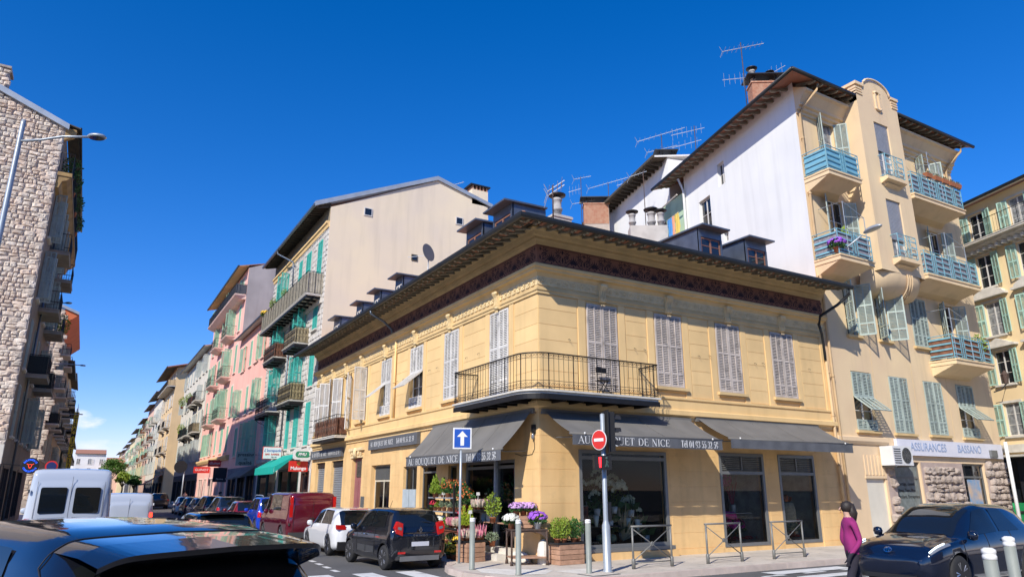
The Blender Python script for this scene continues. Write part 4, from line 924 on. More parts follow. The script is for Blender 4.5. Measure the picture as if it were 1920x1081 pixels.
# balconies of the stone house
greenglass = pm('aged_translucent_panel', (.34, .38, .32), .5, .15, 3, bump=0)
b_ = balcony(B1, y2u(37.0), y2u(23.9), 13.1, 1.0, .12, 1.35, 'bars', .16, slabm=slabw, brackets=False, clad=pm('weathered_bamboo_screen', (.50, .45, .34), .9, .2, 5, bump=.6, bs=70, streak=.4))
q = MB()
for k in range(16): u = y2u(37) + .1 + k * .85; q.box(u, u + .07, -.95, 0, -.26, -.13)
q.box(y2u(37), y2u(23.9), -.98, -.9, -.24, -.13); q.box(y2u(37), y2u(23.9), -.5, -.44, -.24, -.13); ob('iron_joist', q, iron, b_, (0, 0, 13.1))
q = MB(); q.box(y2u(37), y2u(23.9), -.12, 0, 12.6, 12.95); ob('support_moulding', q, slabw, b_)
def ironbal(y0, y1, z, clad, h=1.0, style='curl'):
    b = balcony(B1, y2u(y1), y2u(y0), z, .9, .08, h, style, .2, slabm=slabw, brackets=False, clad=clad)
    q = MB(); q.box(y2u(y1) + .03, y2u(y0) - .03, -.86, 0, -.22, -.085)
    for k in range(4): 
        u = y2u(y1) + .1 + k * (y1 - y0 - .2) / 3; q.box(u - .03, u + .03, -.85, 0, -.3, -.22)
    ob('iron_frame', q, iron, b, (0, 0, z))
    for u in (y2u(y1) + .1, y2u(y0) - .1):
        s_ = MB(); pts = [(u, -.8 + .1 * 0, -.3), (u, -.5, -.5), (u, -.15, -.62), (u, -.03, -.95)]; s_.tube(pts, .02, 5)
        for cx_, cz, r in ((-.35, -.42, .12), (-.12, -.72, .09)): s_.tube([(u, cx_ + r * (1 - .07 * k) * cos(k * .8), cz + r * (1 - .07 * k) * sin(k * .8)) for k in range(10)], .014, 4)
        ob('scroll_bracket', s_, iron, b, (0, 0, z))
ironbal(26.3, 29.4, 10.55, bamboo); ironbal(31.9, 35.4, 10.55, reed); ironbal(26.3, 29.8, 7.05, pm('woven_straw_screen', (.36, .29, .15), .9, .2, 8, bump=.6, bs=30), 1.08); ironbal(32.4, 36.6, 6.95, None, 1.05)
m = MB(); m.tube([(y2u(33.2), -1.0, 18.5), (y2u(33.2), -1.0, 18.2), (y2u(31.4), -.25, 17.2), (y2u(31.4), -.2, 16.7), (y2u(31.4), -.1, 14)], .055, 6); m.tube([(y2u(31.2), -.1, 12.9), (y2u(31.2), -.1, 3.9)], .055, 6); ob('downpipe', m, zinc, B1)
shopfront(B1, y2u(31.2), y2u(26.2), 3.1, pm('dark_green_shopfront', (.02, .06, .045), .5, .1, 3, bump=0)); shopfront(B1, y2u(25.6), y2u(23.9), 2.9, pm('brown_shopfront', (.08, .035, .025), .5, .1, 3, bump=0)); shopfront(B1, y2u(37.8), y2u(32.0), 3.0, MC['dark_green_shopfront'])
tealc = pm('teal_awning_canvas', (.0, .36, .29), .8, .06, 3, bump=.1)
m = MB(); u0_, u1_ = y2u(31.3), y2u(25.9); m.poly([(u0_, -.1, 3.95), (u0_, -1.5, 3.15), (u1_, -1.5, 3.15), (u1_, -.1, 3.95)]); m.poly([(u0_, -1.5, 3.15), (u0_, -1.52, 2.75), (u1_, -1.52, 2.75), (u1_, -1.5, 3.15)]); m.poly([(u1_, -.1, 3.95), (u1_, -1.5, 3.15), (u1_, -1.5, 2.8), (u1_, -1.0, 3.0)][:3]); aw = ob('awning', m, tealc, B1)
# ---- low pink house
pink = pm('pink_render', (.86, .47, .385), .9, .06, .6, bump=.1, streak=.18, tint=(.78, .41, .34))
pinkp = pm('pale_pink_trim', (.86, .62, .52), .8, .06, 2, bump=.05)
O2 = 51.0; W2 = O2 - 38.35
c2 = [(O2 - 48.6, 1.2), (O2 - 45.3, .9), (O2 - 42.9, 1.2), (O2 - 40.3, 1.0)]
B2 = rowhouse('pink_house', 'lower salmon pink house between the stone house and the taller pink one', (0, O2, 0), RL, W2, 15.0, pink, c2, [(4.6, 7.0), (7.9, 10.2), (11.9, 14.1)], shmint, .5, ground=[(.8, 4.4, 3.0), (5.2, 8.2, 3.0), (9., 11.9, 3.0)], surround=pinkp,
    st={(2, 0): 'open', (2, 1): 'closed', (2, 2): 'right', (2, 3): 'open', (1, 0): 'half', (1, 1): 'closed', (1, 2): 'closed', (1, 3): 'half', (0, 0): 'closed', (0, 1): 'closed', (0, 2): 'half', (0, 3): 'half'}, raft=False, eavem=slabw, gwall=pm('grey_blue_shop_wall', (.16, .17, .20), .8, .1, 2, bump=.1))
dsh = pm('black_shopfront', (.02, .02, .025), .5, .1, 3, bump=0)
for a, b in ((.8, 4.4), (5.2, 8.2), (9., 11.9)): shopfront(B2, a, b, 3.0, dsh)
m = MB(); m.hexa([(9.2, -.9, 2.75), (11.8, -.9, 2.75), (11.8, 0, 2.95), (9.2, 0, 2.95), (9.2, -.9, 2.85), (11.8, -.9, 2.85), (11.8, 0, 3.5), (9.2, 0, 3.5)]); ob('awning', m, awn, B2)
m = MB(); m.hexa([(4.8, -.9, 2.65), (8.4, -.9, 2.65), (8.4, 0, 2.85), (4.8, 0, 2.85), (4.8, -.9, 2.75), (8.4, -.9, 2.75), (8.4, 0, 3.4), (4.8, 0, 3.4)]); ob('awning', m, awn, B2)
# ---- tall pink house
O3 = 71.0; W3 = O3 - 51.05
greyr = pm('bare_grey_render', (.40, .36, .35), .95, .12, .5, bump=.2, streak=.2)
bl = []
for z in (16.25, 12.25, 8.3): bl += [((O3 - 58.2, O3 - 54.7, z), dict(dep=.9, taper=.25, slab=.1, style='curl', sp=.3, brackets=False, slabm=pinkp)), ((O3 - 65.0, O3 - 61.7, z), dict(dep=.9, taper=.25, slab=.1, style='curl', sp=.3, brackets=False, slabm=pinkp))]
bl.append(((O3 - 68.4, W3, 19.55), dict(dep=1.0, taper=.3, slab=.12, style='bars', sp=.12, brackets=False, slabm=pinkp, clad=awnl)))
B3 = rowhouse('pink_apartment_house', 'tall pink house with mint shutters, curved iron balconies and a long top balcony', (0, O3, 0), RL, W3, 22.2, pink, [(O3 - 69, 1.), (O3 - 66.3, .8), (O3 - 63.4, 1.3), (O3 - 60, .9), (O3 - 56.4, 1.4), (O3 - 53.2, 1.0)], [(5.2, 7.5), (8.35, 11.2), (12.4, 15.1), (16.4, 19.0), (19.6, 21.7)], shmint, .9, ground=[(2, 5, 3.), (6, 8, 3.), (9, 12.4, 3.), (13.5, 16, 3.), (16.8, 19, 3.)], balc=bl, raft=False, eavem=yel, gable=greyr, roofz=2.2, surround=pinkp, group=None,
    st={(0, 5): 'closed', (1, 5): 'closed', (2, 5): 'closed', (3, 5): 'closed', (4, 5): 'left', (0, 4): 'closed', (1, 4): 'half', (2, 4): 'half', (3, 4): 'half'})
profile_run('string_course', B3, [(0, 4.4), (-.2, 4.45), (-.35, 4.65), (-.35, 4.8), (0, 4.85)], 0, W3, yel)
for a, b in ((2, 5), (6, 8), (9, 12.4)): shopfront(B3, a, b, 3.0, pinkp)
for a, b in ((13.5, 16), (16.8, 19)): 
    m = MB(); m.box(a, b, .15, .2, 0, 3.); ob('roller_shutter', m, MC['grey_roller_shutter'], B3)
q = MB(); q.box(W3 - .9, W3 - .0, 3.2, 4.2, 21.5, 24.6); ob('chimney', q, greyr, B3)
# ---- white house
O4 = 95.5; W4 = O4 - 71.05
cream = pm('cream_white_render', (.70, .65, .55), .9, .07, .6, bump=.1, streak=.2)
bl = [((W4 - 5.4, W4 - 2.2, 15.3 - 3.3 * 1), dict(dep=.9, style='bars', brackets=True)), ((W4 - 10.4, W4 - 6.6, 11.9), dict(dep=.9, style='bars', clad=reed)), ((W4 - 6, W4 - 1.6, 8.3), dict(dep=.9, style='bars', clad=bamboo)), ((W4 - 12, W4 - 8, 8.3), dict(dep=.9, style='bars')), ((W4 - 17, W4 - 13, 8.3), dict(dep=.9, style='bars', clad=MC['dark_green_shopfront']))]
B4 = rowhouse('white_house', 'cream white house with pale shutters and small balconies beside the tall pink one', (0, O4, 0), RL, W4, 18.0, cream, [2, 5, 8, 11, 14, 17, 20, 22.6], [(5.0, 7.4), (8.4, 10.8), (12.0, 14.0), (15.4, 17.3)], pm('pale_grey_shutter', (.5, .54, .52), .6, .08, 3, bump=0), .8, ground=[(1, 5, 3.), (6, 10, 3.), (11, 15, 3.), (16, 19.5, 3), (20.5, 23.6, 3)], balc=bl, raft=False, eavem=slabw, surround=slabw, gwall=pm('dark_shop_wall', (.1, .1, .11), .8, .1, 2, bump=.1))
for a, b in ((1, 5), (6, 10), (11, 15), (16, 19.5), (20.5, 23.6)): shopfront(B4, a, b, 3.0, dsh)
# ---- ochre house with deep eaves, beyond a side street
O5 = 131.; W5 = O5 - 110.5
och = pm('ochre_render', (.76, .54, .29), .9, .06, .6, bump=.1, streak=.1)
bl = [((2.0, W5, 18.2 - .0), dict(dep=1.2, style='bars', clad=och, brackets=True)), ((W5 - 5, W5 - .8, 11.6), dict(dep=.9)), ((W5 - 5, W5 - .8, 7.6), dict(dep=.9)), ((W5 - 13, W5 - 9, 11.6), dict(dep=.9)), ((W5 - 13, W5 - 9, 7.6), dict(dep=.9))]
B5 = rowhouse('ochre_apartment_house', 'tall ochre house with deep dark eaves standing beyond the white one', (0, O5, 0), RL, W5, 21.2, och, [3, 6.5, 10, 13.5, 17, 19.2], [(4.8, 7), (8, 10.2), (11.8, 14), (15, 17), (18.4, 20.6)], shw, 1.5, ground=[(2, 6, 3.), (8, 12, 3.), (14, 18, 3.)], balc=bl, raft=False, roofz=1.6, over0=0, depth=14)
for a, b in ((2, 6), (8, 12), (14, 18)): shopfront(B5, a, b, 3.0, dsh)
for k, z in enumerate((11.6, 7.6)):   # little corner balconies on the side wall
    b = balcony(B5, -4.6, -2.4, z, .9, .12, 1.0, 'bars', .16, brackets=False, rz=pi / 2); b.location = (W5, 0, 0)
    b.rotation_euler = (0, 0, pi / 2); b.location = (W5, 7, 0)
q = MB(); q.hexa([(W5, -1.5, 21.0), (W5 + 1.3, -1.5, 21.0), (W5 + 1.3, 7, 23.1), (W5, 7, 23.1), (W5, -1.5, 21.1), (W5 + 1.3, -1.5, 21.1), (W5 + 1.3, 7, 23.2), (W5, 7, 23.2)]); ob('roof_overhang', q, tilem, B5)
# ---- the rest of the row: simpler houses, still with real windows
pals = [pm('pale_lemon_render', (.72, .60, .36), .9, .06, .6, bump=.1, streak=.15), cream, pm('rose_render', (.70, .46, .36), .9, .06, .6, bump=.1, streak=.15), och, pm('sand_render', (.62, .53, .40), .9, .06, .6, bump=.1, streak=.15)]
y = 131.; k = 0
descs = ['cream house right behind the ochre one, with a flat projecting cornice', 'yellow house with stacked balconies, third past the side street', 'pinkish house with dark eaves, fourth past the side street', 'pale house with green balconies further down the street', 'ochre house low in the distance on the right of the street', 'cream house near the far end of the right hand row', 'sand coloured house near the tree at the far end', 'last yellow house of the right hand row']
for wd, H in ((20, 19.5), (17, 19.0), (19, 17.5), (22, 16.5), (24, 15.5), (26, 15), (26, 14.5), (28, 15)):
    n = int(wd / 3.2); cols = [1.6 + i * (wd - 3.2) / (n - 1) for i in range(n)]
    nf = int((H - 4.5) / 3.2); fls = [(4.8 + 3.25 * i, 6.9 + 3.25 * i) for i in range(nf)]
    bl = [((cols[i] - 1.5, cols[i] + 1.5, fls[j][0] - .1), dict(dep=1., clad=random.choice([None, cream, reed, shgreen]), sp=.3, brackets=False)) for i in (1, 3) if i < n for j in range(1, nf)]
    B_k = rowhouse('street_house', descs[k], (0, y + wd, 0), RL, wd, H, pals[(k + 1) % 5], cols, fls, random.choice([shw, shmint, MC['pale_grey_shutter'], shgreen]), R_(.7, 1.3), ground=[(1 + 5 * i, 4.6 + 5 * i, 3.) for i in range(int(wd / 5))], balc=bl, raft=False, roofz=1.3, wsp=.2, group=None, gwall=MC['dark_shop_wall'] if k % 2 == 0 else None)
    y += wd; k += 1
# ---- houses closing the view
for (x0, wd, H, mt, lab, yy) in ((-14.5, 9.0, 13.2, pm('white_render', (.72, .72, .70), .9, .05, .6, bump=0), 'distant white house with grey hipped roof closing the street', 262), (-5.4, 6.0, 10.2, pals[2], 'distant salmon house with balconies beside the white one', 250), (-1.6, 8, 9.0, pals[0], 'distant yellow house behind the round green tree', 246)):
    n = int(wd / 2.4); rowhouse('distant_house', lab, (x0, yy, 0), 0, wd, H, mt, [1.2 + i * (wd - 2.4) / max(1, n - 1) for i in range(n)], [(3.9 + 3 * i, 5.6 + 3 * i) for i in range(int((H - 3.6) / 3))], shw, .5, ground=[], raft=False, roofz=1.5, wsp=.3, depth=12)
# ================================================================ LEFT SIDE OF THE STREET
stonel = pm('pale_rubble_stone', (.74, .64, .52), .9, .16, 2.1, bump=.9, bs=18, obv=.3, tint=(.62, .45, .33), grain=.35)
mortl = pm('rubble_mortar', (.42, .36, .31), .95, .15, 3, bump=.5, bs=20)
darkr = pm('brown_grey_render', (.27, .21, .16), .9, .12, .7, bump=.3, streak=.3)
yunder = pm('peeling_ochre_soffit', (.40, .26, .10), .9, .25, 2.2, bump=.3, tint=(.22, .14, .07))
XL = -14.2; YL = 24.0
BL = rowhouse('rubble_house', 'tall house at the left edge with bare rubble stone side wall', (XL, YL, 0), pi / 2, 18.0, 20.3, darkr, [1.8, 4.9, 8.2, 11.5, 14.8], [(4.4, 6.9), (7.7, 10.2), (11.3, 13.8), (14.6, 17.0)], shgrey, 0, ground=[(1, 4, 3.), (5, 9, 3.), (10, 14, 3.)], gwall=darkr, depth=16, gable=mortl, roofz=3.4,
    st={(j, i): random.choice(['closed', 'half']) for j in range(4) for i in range(5)}, sl=.25)
for a, b in ((1, 4), (5, 9), (10, 14)): shopfront(BL, a, b, 3.0, dsh)
for y0, y1 in ((3.6, 6.4), (10.0, 12.8)):
    for z in (14.6, 11.3, 7.75): balcony(BL, y0, y1, z, .95, .22, 1.0, 'bars', .13, brackets=False, slabm=pm('grey_balcony_slab', (.36, .31, .25), .9, .15, 2, bump=.2), clad=None if z > 8 else pm('dark_mesh_screen', (.03, .035, .03), .8, .1, 3, bump=0))
m = MB(); m.box(.0, 18, -.65, .0, 17.6, 17.8); m.prism([(-.62, 17.59), (0, 17.59), (0, 16.9), (-.15, 16.95), (-.25, 17.3), (-.45, 17.4)], 0.05, 18, 'x'); bb = ob('top_balcony', m, yunder, BL)
ob('railing', rail_mesh([(.05, -.02), (.05, -.62), (17.9, -.62)], 1.1, 'bars', .2), None, bb, (0, 0, 17.8))
m = MB(); m.hexa([(-.1, -.6, 20.35), (18, -.6, 20.35), (18, 0, 20.5), (-.1, 0, 20.5), (-.1, -.6, 20.42), (18, -.6, 20.42), (18, 0, 20.55), (-.1, 0, 20.55)]); ob('eaves', m, soff, BL)
m = MB(); m.prism([(-.45, 19.9), (0, 19.6), (0, 20.3), (-.5, 20.3)], .0, .3, 'x'); ob('eaves_return', m, yunder, BL)
m = MB(); m.tube([(-.1, -.66, 20.38), (18, -.66, 20.38)], .07, 6); ob('gutter', m, gutm, BL)
m = MB(); m.tube([(4.4, -.12, 16.3), (4.4, -.12, .1)], .06, 6); ob('downpipe', m, zinc, BL)
# side wall facing the camera: stones laid in it
sw = ob('side_wall', None, None, BL, (0, 0, 0), -pi / 2)     # x = world x from the corner (negative to the left), y = into the wall
sh_ = stone_shapes(stonel, 16, .22, .06, 8)
rubble(sw, -7.2, -.05, -.1, 23.0, sh_, lambda u, z: -7.0 < u < -.15 and z < 20.2 + min(-u, 8) * .43 and z > 0, .16, .55, .13, .30, limit=300, key=lambda c: (-(c[1] - c[0]) * (c[3] - c[2]) if c[1] > -4.6 else 1))
for i in range(58):
    m = None
q = MB(); z = .1; k = 0
qn = []
while z < 20.1:
    h = R_(.3, .45); w_ = .55 if k % 2 else .3
    o = ob('quoin', sh_[k % 14], None, sw, (-w_ / 2 + .0, 0, z + h / 2), scale=(w_, .8, h * .97)); z += h; k += 1
q = MB(); q.prism([(0.15, 20.45), (-8, 23.9), (-8, 23.55), (.15, 20.15)], -.22, .25); ob('verge_flashing', q, zincl, sw)
q = MB(); q.box(-3.75, -2.9, -.1, 1.0, 21.3, 22.85); q.box(-3.85, -2.8, -.2, 1.1, 22.85, 22.97); ch = ob('chimney', q, mortl, sw)
rubble(ch, -3.7, -2.95, 21.6, 22.75, sh_, lambda u, z: True, .25, .4, .2, .3)
for o in list(ch.children): o.location.y = -.1
q = MB(); q.box(-2.4, -.0, -.35, .0, 2.9, 3.9); ob('canopy_box', q, slabw, sw)
# second stone gable, further on, with an orange underside to its eaves
XL2 = -14.6; YL2 = 61.0
rough2 = pm('grey_brown_render', (.30, .25, .21), .9, .15, .8, bump=.3, streak=.3)
B = rowhouse('rubble_gable_house', 'second stone gabled house on the left, orange painted eaves underside', (XL2, YL2, 0), pi / 2, 20, 18.4, rough2, [2, 5, 8, 11, 14, 17], [(4.6, 6.9), (7.9, 10.2), (11.2, 13.5), (14.4, 16.6)], shgrey, 0, ground=[(1, 5, 3), (6, 10, 3), (11, 15, 3)], gable=mortl, roofz=2.8, depth=14, gwall=darkr,
    balc=[((1, 4, z), dict(dep=1., brackets=False, clad=MC['dark_mesh_screen'] if z < 9 else None)) for z in (14.3, 11.1, 7.8)] + [((9, 13, z), dict(dep=1., brackets=False)) for z in (14.3, 11.1, 7.8)])
orange = pm('orange_painted_soffit', (.62, .16, .06), .8, .08, 1, bump=0)
m = MB(); m.hexa([(0, -1.2, 18.0), (20, -1.2, 18.0), (20, 0, 16.9), (0, 0, 16.9), (0, -1.2, 18.1), (20, -1.2, 18.1), (20, 0, 18.5), (0, 0, 18.5)]); ob('eaves', m, orange, B)
sw2 = ob('side_wall', None, None, B, (0, 0, 0), -pi / 2)
rubble(sw2, -5, -.05, 1, 19.5, sh_, lambda u, z: z < 18.2 + min(-u, 7) * .4, .45, .9, .3, .55, limit=0)
q = MB(); q.prism([(1.2, 18.25), (-7, 21.5), (-7, 21.2), (1.2, 18.0)], -.2, .2); ob('verge_flashing', q, zincl, sw2)
yy = 81.
for (wd, H, mt, lab) in ((18, 16.5, pm('tan_render', (.48, .30, .17), .9, .1, .6, bump=.1, streak=.2), 'tan house on the left with flowered balconies, past the second stone gable'), (20, 17.5, och, 'ochre house on the left beside the yellow vertical sign'), (22, 14.5, rough2, 'grey house on the left behind the blue scaffold sheet'), (26, 13.5, MC['tan_render'], 'lower tan house at the far end of the left row'), (40, 12, rough2, 'last grey house on the left, small in the distance')):
    n = int(wd / 3.2); cols = [1.6 + i * (wd - 3.2) / (n - 1) for i in range(n)]; nf = int((H - 4.5) / 3.2)
    rowhouse('street_house', lab, (XL2, yy, 0), pi / 2, wd, H, mt, cols, [(4.8 + 3.2 * i, 6.8 + 3.2 * i) for i in range(nf)], random.choice([shgrey, shw]), .8, ground=[(1 + 5 * i, 4.6 + 5 * i, 3.) for i in range(int(wd / 5))], raft=False, roofz=2, wsp=.2, balc=[((c - 1.4, c + 1.4, 4.7 + 3.2 * j), dict(dep=1.0, brackets=False, sp=.25, clad=random.choice([None, MC['dark_mesh_screen']]))) for c in cols[::2] for j in range(1, nf)])
    yy += wd
sc_ = thing('scaffold_sheet', 'blue protective sheet hung on a narrow scaffold at the left row', 'sheet', (-13.4, 118, 0)); m = MB(); m.box(0, .08, 0, 9, 2.5, 14.5); ob('sheet', m, pm('blue_sheet', (.03, .16, .42), .6, .1, .8, bump=.2, bs=3), sc_)
m = MB()
for z in (4, 7, 10, 13): m.tube([(.15, 0, z), (.15, 9, z)], .04, 4)
for y_ in (0, 4.5, 9): m.tube([(.15, y_, 0), (.15, y_, 15.2)], .04, 4)
ob('pole', m, steelg, sc_)

BH = rowhouse('street_house', 'pale house across the cross street, behind the viewer, mirrored in the shop glass', (26, -38, 0), pi, 48, 14.5, MC['sand_render'], [3 + 4.2 * i for i in range(11)], [(4.8 + 3.2 * i, 6.9 + 3.2 * i) for i in range(3)], shgrey, .9, ground=[(2 + 6 * i, 6 + 6 * i, 3.1) for i in range(7)], raft=False, roofz=1.5, wsp=.3)
# ================================================================ SALMON APARTMENT BUILDING WITH THE WHITE SIDE WALL
sal = pm('salmon_beige_render', (.76, .58, .345), .92, .07, .5, bump=.12, bs=40, streak=.28, tint=(.67, .49, .31))
salg = pm('beige_ground_floor_render', (.76, .57, .36), .92, .07, .6, bump=.12, streak=.14)
whit = pm('white_side_wall_render', (.80, .805, .77), .92, .07, .35, bump=.1, streak=.2, tint=(.70, .71, .70))
bluep = pm('faded_blue_balcony_paint', (.20, .42, .50), .6, .12, 4, bump=.05, dirt=.1)
greylead = pm('grey_balcony_fabric', (.30, .28, .30), .9, .25, 9, bump=.6, bs=50)
SB = thing('salmon_apartment_building', 'five storey salmon building with blue balconies, rounded bay and white side wall', 'building', (XE, 0, 0))
X0 = XE
def ux(x): return x - X0
WS = 24.75 - X0; HS = 17.75; SV = -.0
# facade openings
shl = [(ux(a), ux(b), c, d) for a, b, c, d in [(14.44, 15.68, 4.08, 6.36), (16.86, 18.1, 4.06, 6.34), (19.3, 20.6, 4.08, 6.33), (21.8, 23.1, 4.06, 6.36), (14.62, 15.35, 7.82, 9.95), (16.72, 17.4, 7.82, 9.95), (19.2, 20.4, 7.8, 9.98), (21.55, 22.6, 7.25, 9.98),
     (14.3, 15.4, 10.85, 13.6), (21.6, 22.7, 10.95, 13.6), (14.35, 15.45, 14.5, 17.3), (21.6, 22.7, 14.65, 17.2)]]
grd = [(ux(14.55), ux(15.75), .05, 2.3), (ux(16.4), ux(18.15), .15, 2.95), (ux(21.25), ux(23.0), .15, 2.95)]
m = MB(); m.wallholes(0, WS, 3.62, HS, shl, 0, .22); ob('wall', m, sal, SB)
m = MB(); m.wallholes(0, WS, -.1, 3.62, grd, 0, .3); ob('ground_floor_wall', m, salg, SB)
profile_run('string_course', SB, [(0, 3.55), (-.05, 3.55), (-.12, 3.66), (-.12, 3.8), (0, 3.84)], .02, ux(16.1), salg)
m = MB(); m.poly([(WS, 0, 0), (WS + 1.2, 11, 0), (WS + 1.2, 11, HS), (WS, 0, HS)]); ob('wall', m, sal, SB)
# white party wall, skewed 14.8 degrees
AZ = radians(14.8); 
ww = ob('white_wall', None, None, SB, (0, .0, 0), pi / 2 - AZ + pi)    # x runs back into the block along the wall when mirrored below
ww.rotation_euler = (0, 0, -pi / 2 - AZ)   # local +x points towards the street, -x back into the block; +y into the building
wh = [(-6.15, -5.55, 16.45, 17.65), (-8.1, -7.0, 14.75, 16.4), (-6.1, -5.65, 13.5, 14.0)]
m = MB(); m.wallholes(-9.45, 0, 8.5, 18.9, wh, 0, .22); ob('wall', m, whit, ww)
for a, b, c, d in wh:
    wm, pm_ = window_mesh(b - a - .04, d - c - .04, framew, 2); x = ob('window', wm, None, ww, ((a + b) / 2, .14, c + .02)); ob('pane', pm_.mesh('pane', paneD), None, x)
m = MB(); m.poly([(-9.45, 0, 8.5), (-9.45, .3, 8.5), (-9.45, .3, 17.9), (-9.45, 0, 17.9)]); m.poly([(-9.45, .3, 8.5), (-12.6, .3, 8.5), (-12.6, .3, 17.9), (-9.45, .3, 17.9)]); ob('recess_wall', m, pm('pale_green_recess_paint', (.50, .66, .46), .9, .1, 1.5, bump=.2), ww)
m = MB(); m.box(-12.5, -9.3, -.55, .3, 14.45, 14.75); ob('loggia_slab', m, whit, ww)
m = MB(); m.tube([(-9.5, -.45, 17.4), (-12.2, -.4, 17.3)], .045, 5); m.tube([(-11.9, -.45, 14.75), (-11.9, -.45, 17.4)], .05, 5); m.tube([(-9.5, -.42, 16.4), (-12.1, -.42, 16.35)], .012, 4); lp = ob('clothes_rail', m, slabw, ww)
m = MB(); m.tube([(-9.35, -.12, 8.5), (-9.35, -.12, 17.6), (-9.2, -.5, 18.2)], .07, 8); ob('downpipe', m, whit, ww)
# low wing behind it
m = MB(); m.box(-24, -12.6, .3, 8, 8.5, 20.2); m.hexa([(-24, -.5, 20.45), (-12.6, -.5, 20.45), (-12.6, 8, 22.3), (-24, 8, 22.3), (-24, -.5, 20.55), (-12.6, -.5, 20.55), (-12.6, 8, 22.4), (-24, 8, 22.4)][:0] or [(-24, -.6, 20.2), (-12.6, -.6, 20.2), (-12.6, 8, 21.6), (-24, 8, 21.6), (-24, -.6, 20.3), (-12.6, -.6, 20.3), (-12.6, 8, 21.7), (-24, 8, 21.7)]); ob('rear_wing', m, whit, ww, (1.0, 0, .45))
q = MB(); q.prism([(-.5, 0), (.3, .12), (.3, -.1), (-.3, -.1)], -.05, .05, 'x'); rm2 = q.mesh('rafter', soff)
for k in range(22): ob('rafter', rm2, None, ww, (-22.8 + k * .5, 0, 20.58))
q = MB(); q.box(-23, -11.6, -.7, -.55, 20.6, 20.76); q.hexa([(-23, -.6, 20.62), (-11.6, -.6, 20.62), (-11.6, .3, 20.75), (-23, .3, 20.75), (-23, -.6, 20.64), (-11.6, -.6, 20.64), (-11.6, .3, 20.77), (-23, .3, 20.77)]); ob('wing_eaves', q, soff, ww)
# roof of the salmon building with rafters on both visible sides
def saleave(nm, rz_par, u0, u1, ov, z, raf=.45, par=None, u1b=None):
    pass
OS = .95; ZS = 18.35
rS = MB(); dS = 7.0
# corner of the eaves: facade eave (local SB) and side eave (local ww)
def wpt(x, y, z): 
    c_, s_ = cos(-pi / 2 - AZ), sin(-pi / 2 - AZ); return (x * c_ - y * s_, x * s_ + y * c_, z)
cA = (-OS * (1 + sin(AZ)) / cos(AZ), -OS, ZS); 
eW = wpt(-11.4, -OS, ZS); eE = (WS + .7, -OS, ZS)
rid = (6.5, 6.2, ZS + 2.4); rid2 = (6.5 + 1.6, 13, ZS + 2.4); rid3 = (WS - 2, 6.2, ZS + 2.4); bE = (WS + 1.2, 12, ZS)
iC, iWz, iEz = (0, 0, ZS + .4), wpt(-11.4, 0, ZS + .4), (WS, 0, ZS + .4)
up_ = lambda p, d: (p[0], p[1], p[2] + d)
bl_, br_ = (ux(15.9), -OS, ZS), (ux(19.0), -OS, ZS)
for a, b, c_, d_ in ((cA, bl_, (bl_[0], 0, ZS + .4), iC), (br_, eE, iEz, (br_[0], 0, ZS + .4)), (eW, cA, iC, iWz)):
    for p_, q_ in (((a, b, c_, d_), .07),): rS.hexa([up_(a, .03), up_(b, .03), up_(c_, -.07), up_(d_, -.07), up_(a, .12), up_(b, .12), up_(c_, .02), up_(d_, .02)])
rS.poly([iC, iEz, rid3, rid]); rS.poly([iWz, iC, rid]); rS.poly([iWz, rid, rid2]); rS.poly([iEz, bE, rid3]); rS.poly([rid, rid3, bE, rid2])
SR = ob('roof', rS, tilem, SB)
inn = (.0, 0.0, ZS + .30); iW = wpt(-12.2, 0, ZS + .30); iE = (WS, 0, ZS + .30)

q = MB(); q.prism([(-OS + .03, .0), (0, .30), (0, .14), (-.3, .05), (-.45, .07), (-.6, -.03), (-.8, -.06), (-.9, -.04)], -.045, .045, 'x'); rm3 = q.mesh('rafter', rafm)
for k in range(int(WS / .5) + 1):
    if not ux(15.8) < .25 + k * .5 < ux(19.1): ob('rafter', rm3, None, SR, (.25 + k * .5, 0, ZS - .0))
for k in range(22): 
    o = ob('rafter', rm3, None, SR, wpt(-.35 - k * .5, 0, ZS - .02), -pi / 2 - AZ)
q = MB()
for a, b in ((cA, bl_), (br_, eE), (eW, cA)): 
    q.tube([(a[0], a[1], a[2] + .08), (b[0], b[1], b[2] + .08)], .085, 6)
ob('gutter', q, gutm, SR)
cor = [(0, 17.2), (-.06, 17.2), (-.06, 17.32), (-.16, 17.36), (-.16, 17.48), (-.26, 17.52), (-.26, 17.64), (-.5, 17.95), (-.62, 18.02), (-.62, 18.12), (0, 18.45)]
profile_run('cornice', SB, cor, 0, WS, sal, 0, 0.0, 0)
